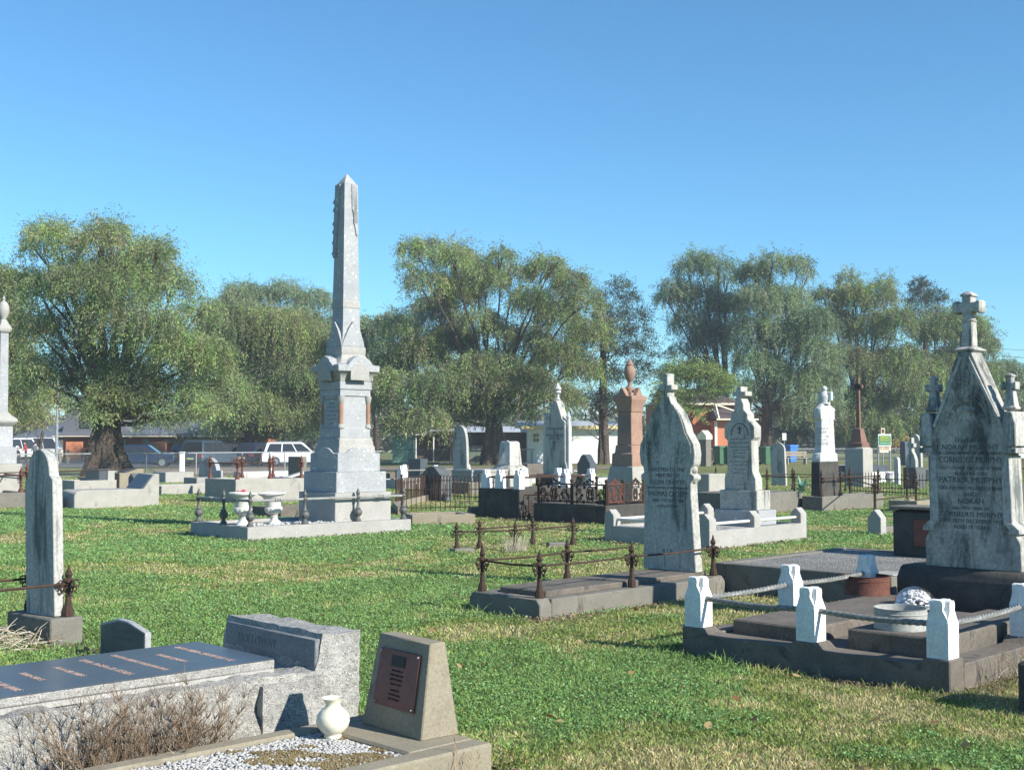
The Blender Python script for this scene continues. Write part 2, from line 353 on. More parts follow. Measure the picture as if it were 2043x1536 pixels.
def notched_post(a=.075,h=.375):
    # square post whose top is two crossing bottle-shaped gables, so that each corner falls away in a pointed notch
    mb=MB().box(-a,a,-a,a,0,h*.62)
    pr=[(a*.998,h*.60),(a*.998,h*.64),(a*.46,h*.83),(a*.50,h*.92),(a*.44,h*.975),(a*.30,h),(-a*.30,h),(-a*.44,h*.975),(-a*.50,h*.92),(-a*.46,h*.83),(-a*.998,h*.64),(-a*.998,h*.60)]
    mb.prism(pr[::-1],-a*.92,a*.92); mb.prismy([(x,z-.0015) for x,z in pr],-a*.922,a*.922); return mb
def cross_prof(w,h,t,arm,zarm,th,base=0,y0=0):
    """outline (y,z) of a latin cross: shaft half width t, arms half span w at zarm with half height th"""
    return [(y0-t*1.15,base),(y0+t*1.15,base),(y0+t,zarm-th),(y0+w,zarm-th),(y0+w,zarm+th),(y0+t,zarm+th),(y0+t,h),(y0-t,h),(y0-t,zarm+th),(y0-w,zarm+th),(y0-w,zarm-th),(y0-t,zarm-th)]
def sym(half,y0):
    """full outline from the right half [(half width, z)...] listed bottom to top"""
    r=[(y0-a,z) for a,z in half]; l=[(y0+a,z) for a,z in reversed(half) if a>1e-6]
    return (r+l)[::-1]
def arc_h(cy,cz,r,a0,a1,n=8):
    return [(cy+r*math.cos(R(a0+(a1-a0)*k/n)),cz+r*math.sin(R(a0+(a1-a0)*k/n))) for k in range(n+1)]
def rough_up(o,amp,cuts=3,size=.12,keep_z=None,seed=0):
    """break a part's faces up like rock-faced stone"""
    bm=bmesh.new(); bm.from_mesh(o.data)
    for _ in range(cuts):
        es=[e for e in bm.edges if e.calc_length()>size]
        if not es: break
        bmesh.ops.subdivide_edges(bm,edges=es,cuts=1,use_grid_fill=True)
    bmesh.ops.triangulate(bm,faces=[f for f in bm.faces if len(f.verts)>4])
    from mathutils import noise
    bm.normal_update()
    for v in bm.verts:
        if keep_z and keep_z(v.co): continue
        n=noise.noise(v.co*7+Vector((seed,0,0)))+.5*noise.noise(v.co*19)
        v.co+=v.normal*amp*n
    bm.to_mesh(o.data); bm.free()
def mesh_np(name,V,Fq,mat,cols=None,parent=None,smooth=False):
    """mesh from numpy arrays: V (n,3), Fq (m,k); cols per vertex"""
    me=bpy.data.meshes.new(name); m,k=Fq.shape
    me.vertices.add(len(V)); me.vertices.foreach_set('co',V.astype(np.float32).ravel())
    me.loops.add(m*k); me.loops.foreach_set('vertex_index',Fq.astype(np.int32).ravel())
    me.polygons.add(m); me.polygons.foreach_set('loop_start',np.arange(0,m*k,k,dtype=np.int32)); 
    me.update(calc_edges=True)
    if cols is not None:
        a=me.color_attributes.new('col','FLOAT_COLOR','POINT'); c=np.ones((len(V),4),np.float32); c[:,:3]=cols; a.data.foreach_set('color',c.ravel())
    if smooth: me.polygons.foreach_set('use_smooth',[True]*m)
    me.materials.append(mat); o=bpy.data.objects.new(name,me); col.objects.link(o)
    if parent is not None: o.parent=parent
    return o
def pebbles(n,sampler,size,seed=1):
    """many small rounded stones; sampler(n) gives (n,3) centres"""
    r=np.random.default_rng(seed); C=sampler(r,n)
    base=np.array([(1,0,0),(0,1,0),(-1,0,0),(0,-1,0),(0,0,1),(0,0,-1),(.6,.6,.5),(-.6,.6,.5),(-.6,-.6,.5),(.6,-.6,.5)],float)
    Ft=np.array([(0,1,6),(1,2,7),(2,3,8),(3,0,9),(0,6,9),(1,7,6),(2,8,7),(3,9,8),(4,9,6),(4,6,7),(4,7,8),(4,8,9),(0,5,1),(1,5,2),(2,5,3),(3,5,0)])
    S=size*(r.uniform(.5,1.3,(n,1,1)))*r.uniform(.6,1.2,(n,1,3)); S=S*np.array([1,1,.75])
    a=r.uniform(0,2*pi,n); ca,sa=np.cos(a),np.sin(a)
    B=base[None]*S*(1+r.uniform(-.18,.18,(n,10,3)))
    X=B[:,:,0]*ca[:,None]-B[:,:,1]*sa[:,None]; Y=B[:,:,0]*sa[:,None]+B[:,:,1]*ca[:,None]
    V=np.stack([X,Y,B[:,:,2]],2)+C[:,None,:]
    Fq=(Ft[None]+(np.arange(n)*10)[:,None,None]).reshape(-1,3)
    return V.reshape(-1,3),Fq
def flowers(parent,c,r,mats,n=9,fs=.035,seed=3):
    rr=random.Random(seed); by={}
    st=MB()
    for k in range(n):
        a=rr.uniform(0,2*pi); q=r*math.sqrt(rr.random()); z=c[2]+rr.uniform(.2,1)*r*.9
        p=Vector((c[0]+q*math.cos(a),c[1]+q*math.sin(a),z)); m=mats[k%len(mats)]
        mb=by.setdefault(m,MB())
        for j in range(5):
            t=2*pi*j/5; d=Vector((math.cos(t),math.sin(t),.25))*fs
            mb.ball(p+d*.7,fs*.55,5,3,.6)
        mb.ball(p+Vector((0,0,fs*.3)),fs*.35,5,3)
        st.tube([(c[0],c[1],c[2]-.02),tuple(p)],.004,3)
        for j in range(2):
            t=rr.uniform(0,2*pi); e=p+Vector((math.cos(t),math.sin(t),-.3))*fs*1.6
            st.add([tuple(p),tuple(e+Vector((0,0,.02))),tuple(e*1.0+Vector((.02,.01,-.03)))],[(0,1,2)])
    st.build('stems',M['leaf_fake'],parent)
    for m,mb in by.items(): mb.build('blooms',M[m],parent)
# ================================================================ FOREGROUND
# --- long granite grave with a dark inscribed cover slab (bottom left)
f=Fr(549,1315,.436,ang=44)
T=thing('ledger_grave','low granite grave at the bottom left with a dark inscribed cover slab and rough-topped headstone','grave',f)
hx=f.sR(607,0,.02); L=2.6
hs_w=.95
y0=-.10; y1=.90
base=MB().box(-L,hx+.02,y0,y1,-.05,.365).build('plinth',M['rough_granite'],T); rough_up(base,.035,6,.09)
MB().box(-L,-.005,.0,y1-.1,.36,.40).build('slab_edge',M['granite_pale'],T,bev=.003)
MB().box(-L,-.003,.0,y1-.1,.385,.434).build('cover_slab',M['rough_granite'],T,bev=.004)
sl_=MB().box(-L,-.006,.004,y1-.104,.434,.441).build('polished_face',M['slate'],T)
e=MB().box(-.16,hx+.03,y0-.035,y0+.12,-.05,.33).build('end_block',M['rough_granite'],T); rough_up(e,.02,5,.07,seed=4)
# headstone: rough block with a slanting face, its granite darkened to stand in for shade
hz=.56
hp=[(hx+.03,-.05),(hx+.30,-.05),(hx+.295,hz-.01),(hx+.05,hz),(hx+.02,hz-.14),(hx+.0,.37)]
h_=MB().prismy([(a-.0,b) for a,b in hp],-.10,.86).build('headstone',M['rough_granite'],T)
rough_up(h_,.022,6,.07,keep_z=lambda c:False,seed=9)
MB().prismy([(hx+.012,.45),(hx+.05,.52),(hx+.046,.522),(hx+.008,.452)],.02,.80)
pl=MB().prismy([(hx+.010,.37),(hx+.06,.37),(hx+.06,.53),(hx+.014,.53)],-.085,.845).build('name_panel',M['granite_shaded'],T,bev=.006)
letters(T,[('HOLLOWAY',.072,.435)],hx+.0095,.50,M['letter_pale'],name='name_lettering',maxw=.40,slope=.025)
# inscription on the slab, read from the foot of the grave (rows run across)
out=MB(); rows=['IN LOVING MEMORY OF','HENRY JAMES','PASSED AWAY 12TH AUGUST','1944  AGED 71 YEARS','ALSO HIS WIFE','MARGARET','PASSED AWAY 3RD JUNE','1951  AGED 76 YEARS','ALSO THEIR SON','WILLIAM','AT REST']
for i,s in enumerate(rows):
    mb=text_mb(s,.050 if i%3 else .060,.60); xx=-.22-.19*i
    mb.xf(Matrix(((0,1,0,xx),(-1,0,0,.40),(0,0,1,.4422),(0,0,0,1)))); mb.build('inscription_line',M['letter_gilt'],T)
foot(f,-L-.1,hx+.35,-.2,1.0)
# --- cement plot with white gravel, tapered plaque block and cream vase
k=Fr(984,1481,.2,ang=44)
T=thing('gravel_plot','cement-kerbed plot filled with white pebbles in the bottom left foreground','grave kerb',k)
mb=MB(); W=.92; LL=3.0
mb.box(-LL,0,0,.13,-.1,.2); mb.box(-LL,0,W-.11,W,-.1,.197); mb.box(-.40,0,.13,W-.11,-.1,.199)
mb.build('kerb',M['concrete_tan'],T,bev=.012)
MB().box(-LL,-.40,.13,W-.11,-.1,.165).build('bed',M['soil'],T)
def smp(r,n):
    x=-.41-(LL-.42)*r.random(n)**1.25; y=.14+(W-.26)*r.random(n); z=.166+.014*r.random(n)
    return np.stack([x,y,z],1)
V,Fq=pebbles(17000,smp,.0105,2); pb=mesh_np('pebbles',V,Fq,M['pebble'],parent=T); tag(pb,kind='stuff')
def smp2(r,n):
    x=-.41-.95*r.random(n*6)**1.3; y=.15+.62*r.random(n*6); k=(np.sin(x*9+y*5)+np.sin(y*17-x*6)*.7+np.sin(x*31+y*23)*.5+1.2*(x+1.1)-1.0*(y-.4))>.75
    x=x[k][:n]; y=y[k][:n]; k=r.integers(0,len(x),n); x=x[k]+r.normal(size=n)*.006; y=y[k]+r.normal(size=n)*.006; z=.176+.009*r.random(n); return np.stack([x,y,z],1)
V,Fq=pebbles(7000,smp2,.0068,5); ms=mesh_np('moss_and_leaf_litter',V,Fq,M['soil'],parent=T); tag(ms,kind='stuff')
foot(k,-LL-.1,.0,.0,W)
pf=Fr(840,1478,.2,ang=40)
T=thing('plaque_block','tapered cement block with a brown bronze plaque, standing on the white gravel plot','memorial',pf,z=.197)
wl=pf.sL(725); 
b=MB(); H=.445
def tb(x0,x1,y0,y1,z): return [(x0,y0,z),(x1,y0,z),(x1,y1,z),(x0,y1,z)]
b.add(tb(0,.225,0,wl,0)+tb(.075,.165,.03,wl-.045,H),[(3,2,1,0),(4,5,6,7),(0,1,5,4),(1,2,6,5),(2,3,7,6),(3,0,4,7)])
b.build('block',M['concrete_tan'],T,bev=.006)
sl=.075/H
def onface(z,off=0): return sl*z-off
p=MB(); zz0,zz1=.115,.385; ya,yb=.075,wl-.085
p.add([(onface(zz0,.003),ya,zz0),(onface(zz0,.003),yb,zz0),(onface(zz1,.003),yb-.008,zz1),(onface(zz1,.003),ya+.008,zz1),
       (onface(zz0,.012),ya,zz0),(onface(zz0,.012),yb,zz0),(onface(zz1,.012),yb-.008,zz1),(onface(zz1,.012),ya+.008,zz1)],[(0,1,2,3),(7,6,5,4),(0,4,5,1),(1,5,6,2),(2,6,7,3),(3,7,4,0)])
pq=p.build('plaque',M['bronze'],T,bev=.002)
ym=(ya+yb)/2
p=MB(); p.add([(onface(a,.016),y,a) for y,a in ((ym-.055,.31),(ym+.055,.31),(ym+.055,.36),(ym-.055,.36))]+[(onface(a,.011),y,a) for y,a in ((ym-.055,.31),(ym+.055,.31),(ym+.055,.36),(ym-.055,.36))],[(0,1,2,3),(0,4,5,1),(1,5,6,2),(2,6,7,3),(3,7,4,0)])
p.build('picture_panel',M['dark'],pq)
for i,(s,q) in enumerate([('IN MEMORY OF',.013),('MARY ANN AND',.015),('JOHN PATRICK',.015),('DEARLY LOVED',.013),('PARENTS OF',.013),('THOMAS  ELLEN',.013),('REST IN PEACE',.014)]):
    z=.285-.021*i-(.008 if i>3 else 0); mb=text_mb(s,q,.15); mb.xf(Matrix(((0,sl,-1,onface(z,.0135)),(-1,0,0,ym),(0,1,0,z),(0,0,0,1)))); 
    if i==0: out=MB()
    out.add(mb.v,mb.f)
out.build('plaque_lettering',M['dark'],pq)
rep(MB().ball((0,0,0),.006,6,4),'screw',M['chrome'],pq,[(onface(z,.014),y,z) for z in (.128,.372) for y in (ya+.02,yb-.02)])
# vase
vp=G(664,1466,.195)
T=thing('vase','cream ceramic vase with a flared rim beside the rough granite end block','vase',(vp.x,vp.y,0),z=.185)
prof=[(.045,0),(.047,.012),(.040,.018),(.060,.035),(.082,.065),(.090,.095),(.084,.130),(.062,.158),(.042,.175),(.038,.190),(.044,.208),(.058,.222),(.060,.226),(.054,.224),(.036,.200),(.034,.185)]
MB().lathe([(r*.93,z*.93) for r,z in prof],n=28).xf(Matrix.Diagonal((.97,.97,.90,1))).build('vase_body',M['ceramic'],T,ang=60)
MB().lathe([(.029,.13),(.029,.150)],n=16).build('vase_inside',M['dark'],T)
# dead weeds between the two graves
def weed(T,n,spread,h,mat,seed,lean=.5,rad=.0022,br=3,name='stems'):
    rr=random.Random(seed); mb=MB()
    for i in range(n):
        x=rr.uniform(*spread[0]); y=rr.uniform(*spread[1]); hh=h*rr.uniform(.45,1.1)
        a=rr.uniform(0,2*pi); l=lean*rr.random(); p=Vector((x,y,0)); d=Vector((math.cos(a)*l,math.sin(a)*l,1)).normalized(); pts=[p.copy()]
        for s in range(5):
            d=(d+Vector((rr.uniform(-.25,.25),rr.uniform(-.25,.25),rr.uniform(-.05,.1)))).normalized(); p=p+d*hh/5; pts.append(p.copy())
            for b in range(br):
                e=(d+Vector((rr.uniform(-1,1),rr.uniform(-1,1),rr.uniform(-.2,.6)))).normalized(); q=p+e*hh*rr.uniform(.08,.25)
                mb.tube([p,q],[rad*.7,rad*.3],3)
                if rr.random()<.6: mb.tube([q,q+(e+Vector((rr.uniform(-.6,.6),rr.uniform(-.6,.6),.3))).normalized()*hh*.09],[rad*.5,rad*.3],3)
        mb.tube(pts,[rad,rad*.9,rad*.8,rad*.7,rad*.6,rad*.4],3)
    return mb.build(name,mat,T)
wf=k.at(-1.15,W+.10)
T=thing('dead_weeds','brown dead weeds standing between the granite grave and the white gravel plot','weeds',wf,z=.02)
weed(T,105,((-.42,.26),(-.06,.10)),.40,M['twig_dark'],11,.9,.0024,7)
weed(T,20,((-.58,.42),(-.03,.10)),.28,M['twig'],15,1.0,.0022,4,'outer_stems')
weed(T,20,((-.45,.3),(-.06,.12)),.32,M['straw'],12,1.1,.002,2,'pale_stems')
wf=k.at(-.25,-.10)
T=thing('weed_sprig','single dry sprig of weed growing against the near kerb of the gravel plot','weeds',wf,z=0)
weed(T,5,((-.03,.03),(-.02,.03)),.30,M['twig'],21,.35,.0025,2)
# --- small granite tablet behind the slab
f=Fr(289,1327,0,ang=46)
w_=f.sL(207); t_=f.sR(308)
T=thing('granite_tablet','small grey granite tablet with a peaked top behind the dark cover slab','headstone',f)
zt=f.z(1262); zp=f.z(1237,0,w_*.6)
MB().prism([(0,-.1),(w_,-.1),(w_,zt+.0),(w_*.62,zp+.01),(w_*.38,zp+.005),(0,zt)],0,t_).build('tablet',M['granite'],T,bev=.004)
MB().prism([(.015,.0),(w_-.015,.0),(w_-.015,zt-.012),(w_*.6,zp-.008),(w_*.4,zp-.008),(.015,zt-.012)],-.003,.004).build('polished_face',M['dark_granite'],T)
letters(T,[('IN LOVING MEMORY',.035,zt-.03),('OUR DEAR FATHER',.035,zt-.085),('JAMES',.045,zt-.14),('1874 - 1949',.035,zt-.19)],-.003,w_/2,M['letter_pale'],maxw=w_*.7)
foot(f,0,t_,0,w_)
# --- slate-grey headstone at the left with rusty rails
f=Fr(100,1287,0,ang=48); f.ang=48
pw=f.sL(22); pt=f.sR(173)
T=thing('headstone','tall narrow grey marble headstone with stepped shoulders at the left edge, leaning slightly right','headstone',f.at(.085,.10),z=.205,tilt=(-3.6,0))
g_=f.at(.085,.10)
hw=.475; h=1.36
half=[(hw/2,0),(hw/2,h*.80),(hw/2-.012,h*.815),(hw/2-.05,h*.835),(hw/2-.055,h*.85)]+[(math.cos(R(a))*(hw/2-.055),h*.85+math.sin(R(a))*h*.15) for a in range(12,90,13)]+[(0,h)]
MB().prism(sym(half,hw/2),0,.085).build('slab',M['marble_mid'],T,bev=.006)
U=thing('railed_plot','cement plinth with rusty iron rails around the narrow grey headstone at the left edge','grave railing',f)
MB().box(0,pt,0,pw,-.1,.20).build('plinth',M['concrete'],U,bev=.01)
rep(spear_post(.40,.021),'post',M['rust'],U,[(pt-.09,.08,.2),(pt-.12,pw-.07,.2)])
rb=MB(); rb.tube([(pt-.09,.08,.2+.262),(-2.4,.06,.2+.24)],.012,6); rb.tube([(pt-.12,pw-.07,.465),(-2.4,pw-.05,.445)],.012,6); rb.tube([(pt-.09,.08,.2+.285),(pt-.12,pw-.07,.2+.285)],.012,6)
rb.build('rail',M['rust'],U)
foot(f,-.05,pt+.02,-.02,pw)
# twig heap in front of that plinth
wf=f.at(-.55,.30)
T=thing('twig_heap','heap of bleached dry twigs lying in front of the left cement plinth','twigs',wf)
rr=random.Random(5); mb=MB()
for i in range(420):
    a=rr.uniform(0,2*pi); q=.62*math.sqrt(rr.random()); x,y=q*math.cos(a)*1.1,q*math.sin(a)*.75; z=.19*math.exp(-(q/.40)**2)*rr.random()+.01
    d=Vector((rr.uniform(-1,1),rr.uniform(-1,1),rr.uniform(-.25,.35))).normalized(); p=Vector((x,y,z)); l=rr.uniform(.06,.26)
    m_=p+d*l*.5+Vector((0,0,rr.uniform(0,.03))); mb.tube([p,m_,p+d*l],[.0035,.003,.0015],4)
mb.build('twigs',M['straw'],T)
mb=MB()
for i in range(150):
    x,y=rr.uniform(-.6,.6),rr.uniform(-.45,.45); d=Vector((rr.uniform(-1,1),rr.uniform(-1,1),rr.uniform(-.1,.3))).normalized(); p=Vector((x,y,.02+.10*rr.random())); mb.tube([p,p+d*.12],[.003,.001],3)
mb.build('dark_twigs',M['twig'],T)
# ================================================================ RIGHT: chain plot
c=Fr(1895,1318,.2,ang=45)
CL=3.9; CW=c.sL(1358)
T=thing('rope_railed_plot','stained cement plot with white notched posts and twisted metal rods, at the lower right','grave kerb',c)
mb=MB()
# kerb front: top edge scalloped between posts, along y
def scal(L,ps,hi=.2,lo=.155,hw=.085,ch=.05):
    pr=[(0,hi)]
    for i,p in enumerate(ps):
        if i: pr+= [(p-hw-ch,lo),(p-hw,hi)]
        else: pass
        if i<len(ps)-1: pr+=[(p+hw,hi),(p+hw+ch,lo)]
    pr.append((L,hi)); return pr
ys=[.09,CW/2,CW-.09]
pr=scal(CW,ys); mb.prism([(0,-.12)]+pr+[(CW,-.12)],0,.20)
xs=[.09,1.38,2.66]
pr=scal(CL,xs+[CL-.1]); mb.prismy([(.20,-.12),(.20,.2)]+[p for p in pr if p[0]>.2]+[(CL,-.12)],0,.20)
mb.prismy([(.20,-.12),(.20,.2)]+[p for p in pr if p[0]>.2]+[(CL,-.12)],CW-.20,CW)
mb.build('kerb',M['concrete_dark'],T,bev=.008)
MB().box(.20,CL,.20,CW-.20,-.1,.135).build('bed',M['concrete_dark'],T)
MB().box(.32,2.6,1.22,CW-.24,.12,.245).build('grave_slab',M['concrete_dark'],T,bev=.012)
MB().box(.33,1.75,.24,.92,.12,.275).build('grave_slab',M['concrete_dark'],T,bev=.012)
MB().box(1.753,2.6,.26,.90,.12,.20).build('grave_slab',M['concrete_dark'],T,bev=.012)
PL=[(xs[0],ys[0]),(xs[0],ys[1]),(xs[0],ys[2]),(xs[1],ys[2]),(xs[2],ys[2]),(xs[1],ys[0]),(xs[2],ys[0])]
rep(notched_post(),'post',M['white'],T,[(x,y,.2) for x,y in PL])
def ropes(a,b):
    mb=MB(); d=Vector((b[0]-a[0],b[1]-a[1],0)).normalized()*.064
    twist(mb,(a[0]+d.x,a[1]+d.y,.2+.215),(b[0]-d.x,b[1]-d.y,.2+.215)); mb.build('twisted_rod',M['rope'],T)
for a,b in ((0,1),(1,2),(2,3),(3,4),(0,5),(5,6)): ropes(PL[a],PL[b])
foot(c,0,CL,0,CW)
# rusty drum, grey tin, glass dome
def tin(name,label,px,py,z,diam,h,mat,flow=False):
    g=G(px,py,z); T=thing(name,label,'tin',(g.x,g.y,0),z=z)
    r=diam/2
    MB().lathe([(r,0),(r,.012),(r*.985,.018),(r*.985,h*.72),(r*1.01,h*.75),(r*.985,h*.79),(r*.985,h*.96),(r*1.015,h),(r*.96,h),(r*.95,h*.5),(r*.9,h*.42)],n=40).build('tin_wall',mat,T)
    return T
T=tin('rusty_tin','low round red-rusted tin of white stones behind the glass dome',1730,1184,.245,.40,.165,M['rust_red'])
def smp(r,n):
    a=r.uniform(0,2*pi,n); q=.15*np.sqrt(r.random(n)); return np.stack([q*np.cos(a),q*np.sin(a),.07+.07*r.random(n)*np.exp(-(q/.12)**2)],1)
V,Fq=pebbles(120,smp,.022,8); mesh_np('white_stones',V,Fq,M['pebble'],parent=T)
T=tin('grey_tin','low round grey-painted tin standing on the near cement slab',1797,1253,.275,.37,.15,M['steelgrey'])
g=G(1826,1205,.245); T=thing('glass_dome','clear glass dome over white china flowers, behind the grey tin','grave ornament',(g.x,g.y,20),z=.22)
dm=[(.18*math.cos(R(a)),.175*math.sin(R(a))) for a in range(0,90,9)]+[(.004,.175)]
inn=[(r*.965,z*.965) for r,z in reversed(dm)]
MB().lathe(dm+inn,n=36).build('dome',M['glass'],T)
rr=random.Random(9); mb=MB()
for i in range(230):
    a=rr.uniform(0,2*pi); e=rr.uniform(.0,1.35); q=.15*rr.uniform(.75,1); p=(q*math.cos(a)*math.cos(e),q*math.sin(a)*math.cos(e),.015+q*math.sin(e)*.85)
    for j in range(3): mb.ball((p[0]+rr.uniform(-.014,.014),p[1]+rr.uniform(-.014,.014),p[2]),rr.uniform(.008,.016),5,3,.7)
mb.build('china_flowers',M['petal_white'],T)
MB().lathe([(.166,0),(.17,.012),(.16,.014),(.10,.014)],n=30).build('rim',M['steelgrey'],T)
# --- monument with three crosses at the head of the plot
m=c.at(2.70,.10)
yr=m.sL(2033,.12,0); yl=m.sL(1843,.12,0); mw=yl-yr; yc=(yr+yl)/2
zb=m.z(1142,.12,yr)
T=thing('three_cross_monument','tall stained marble headstone with steep gable and three crosses at the right edge','monument',m.at(0,0),tilt=(0,0))
MB().prismy([(-.02,.1),(1.0,.1),(1.0,zb-.0),(.06,zb),(-.02,zb-.10)],yr-.32,yl+.22).build('base',M['bluestone'],T,bev=.02)
S=mw/190.0                                   # local metres per photo pixel across the face
def pz(py): return m.z(py,.12,yc)
lean=lambda z:(z-zb)*.022
hb=[(95*S,zb),(95*S,pz(1082)),(86*S,pz(1062)),(82*S,pz(1050)),(78*S,pz(905)),(90*S,pz(888)),(90*S,pz(862)),(72*S,pz(856)),(14*S,pz(702)),(0,pz(700))]
pf_=[(y+lean(z),z) for y,z in sym(hb,yc)]
t0,t1=.12,.34
MB().prism(pf_,t0,t1).build('headstone',M['marble_dirty'],T,bev=.006)
# raised borders down both sides and along the gable
mb=MB()
def strip(mb,a,b,wd,x0,x1):
    a=Vector(a);b=Vector(b); d=(b-a).normalized(); n=Vector((-d[1],d[0]))*wd/2
    q=[a-n,b-n,b+n,a+n]; mb.prism([(v[0],v[1]) for v in q],x0,x1)
for s in (-1,1):
    strip(mb,(yc+s*68*S+lean(pz(852)),pz(852)),(yc+s*7*S+lean(pz(712)),pz(712)),.028,t0-.014,t0+.004)
    strip(mb,(yc+s*73*S+lean(zb+.1),pz(1045)),(yc+s*73*S+lean(pz(905)),pz(905)),.035,t0-.018,t0+.004)
mb.build('gable_moulding',M['marble_mid'],T,bev=.005)
# buttress shafts with caps and crosses
for s in (-1,1):
    yy=yc+s*84*S; b=MB(); ya_=yc+s*73*S
    b.prism([(y+lean(z),z) for y,z in [(ya_-9*S,pz(1046)),(ya_+9*S,pz(1046)),(ya_+8*S,pz(908)),(ya_-8*S,pz(908))]],t0-.016,t1+.012)
    b.prism([(y+lean(z),z) for y,z in [(yy-11*S,pz(1062)),(yy+13*S if s>0 else yy+11*S,pz(1062)),(yy+12*S if s>0 else yy+8*S,pz(1053)),(ya_+9*S,pz(1040)),(ya_-9*S,pz(1040)),(yy-12*S if s<0 else yy-8*S,pz(1053))]],t0-.026,t1+.022)
    b.prism([(y+lean(z),z) for y,z in [(yy-13*S,pz(904)),(yy+13*S,pz(904)),(yy+13*S,pz(893)),(yy-13*S,pz(893))]],t0-.04,t1+.03)
    b.prism([(y+lean(z),z) for y,z in [(yy-12*S,pz(890)),(yy+12*S,pz(890)),(yy+12*S,pz(845)),(yy+7*S,pz(822)),(yy-7*S,pz(822)),(yy-12*S,pz(845))]],t0-.035,t1+.025)
    b.build('buttress',M['marble_mid'],T,bev=.006)
    yy2=yc+s*77*S; zz=pz(819)
    cb=MB(); x_=(t0+t1)/2
    cb.stack(x_,yy2+lean(zz),[(zz,.05,.055),(zz+.02,.062,.065),(zz+.035,.05,.05),(pz(778),.032,.032)])
    zc=pz(771); cb.prism(cross_prof(.055,pz(753),.025,0,zc,.024,pz(782),yy2+lean(zc)),x_-.035,x_+.035)
    for (a,b_) in ((yy2+lean(zc),pz(751)),): cb.stack(x_,a,[(b_-.012,.042,.033),(b_+.004,.042,.033),(b_+.02,.02,.01)])
    for q in (-1,1): cb.box(x_-.045,x_+.045,yy2+lean(zc)+q*.056-.010,yy2+lean(zc)+q*.056+.010,zc-.034,zc+.034)
    cb.build('side_cross',M['marble_mid'],T,bev=.005)
cb=MB(); x_=(t0+t1)/2; zz=pz(702); yy=yc+lean(zz)
cb.stack(x_,yy,[(zz-.06,.085,.065),(zz-.0,.09,.07),(zz+.012,.12,.095),(zz+.025,.125,.10),(zz+.055,.06,.05)])
cb.stack(x_,yy,[(zz+.054,.058,.048),(pz(640),.052,.043)]); cb.stack(x_,yy,[(pz(640),.058,.05),(pz(637),.058,.05)]); cb.stack(x_,yy+.0,[(pz(637),.048,.041),(pz(622),.046,.039)])
zc=pz(611); cb.prism(cross_prof(.102,pz(588),.040,0,zc,.042,pz(624),yy),x_-.055,x_+.055)
cb.stack(x_,yy,[(pz(590),.062,.052),(pz(586),.066,.056),(pz(579),.03,.02)])
for q in (-1,1): 
    cb.stack(x_,yy+q*.103,[(zc-.058,.03,.010),(zc-.048,.066,.020),(zc+.048,.066,.020),(zc+.06,.03,.010)])
cb.build('cross',M['marble_mid'],T,bev=.006)
# carved relief: round arch band, foliage lumps
mb=MB(); ac=pz(845)
mb.tube([(t0-.004,yc+lean(ac)+.19*math.cos(R(a)),ac+.22*math.sin(R(a))) for a in range(0,181,12)],.012,5)
mb.tube([(t0-.004,yc+lean(ac)+.11*math.cos(R(a)),ac+.12*math.sin(R(a))) for a in range(0,181,15)],.010,5)
rr=random.Random(3)
for i in range(260):
    t=rr.random(); z=pz(850)+t*(pz(730)-pz(850)); hwid=(64*S)*(1-t)*.98; y=yc+lean(z)+rr.uniform(-hwid,hwid)
    if abs(y-yc)<.2 and z<ac+.25 and ((y-yc)/.2)**2+((z-ac)/.24)**2<1: continue
    mb.ball((t0+.002,y,z),rr.uniform(.008,.02),5,3)
mb.tube([(t0-.008,yc+.04,pz(745)+.0),(t0-.012,yc+.07,pz(752)),(t0-.01,yc+.0,pz(762)),(t0-.01,yc-.03,pz(748)),(t0-.01,yc-.02,pz(790))],.012,5)
mb.build('carving',M['marble_dirty'],T)
def L_(s,py,px): return (s,px*S*1.25,pz(py))
letters(T,[('Erected By',.062,pz(882)),('NORAH MURPHY',.066,pz(897)),('IN LOVING MEMORY OF HER HUSBAND',.042,pz(907)),('CORNELIUS MURPHY',.078,pz(923)),('DIED 11TH MAY 1907 AGED 67 YEARS',.042,pz(937)),('ALSO HER SON',.042,pz(948)),('PATRICK MURPHY',.074,pz(963)),('DIED 2ND MAY 1902 AGED 24 YEARS',.042,pz(977)),('ALSO',.045,pz(989)),('NORAH',.066,pz(1005)),('BELOVED WIFE OF',.040,pz(1017)),('CORNELIUS MURPHY',.062,pz(1031)),('DIED 25TH DECEMBER 1938',.048,pz(1043)),('AGED 78 YEARS',.046,pz(1055))],t0-.001,yc+.008,M['letter'],maxw=.57)
# arched motto, letter by letter
out=MB()
word='In Loving Memory'
for i,ch in enumerate(word):
    if ch==' ': continue
    a=R(158-136*i/(len(word)-1)); mb=text_mb(ch,.062); rot=a-pi/2
    yv=.155*math.cos(a); zv=.185*math.sin(a)
    mb.xf(Matrix(((0,0,-1,t0-.003),(-1,0,0,0),(0,1,0,0),(0,0,0,1)))@Matrix.Translation((yv,zv-.02,0))@Matrix.Rotation(rot,4,'Z')); 
    mb.xf(Matrix.Translation((0,yc+lean(ac),ac))); out.add(mb.v,mb.f)
out.build('arched_motto',M['letter'],T)
foot(m,-.05,1.0,yr-.3,yl+.2)
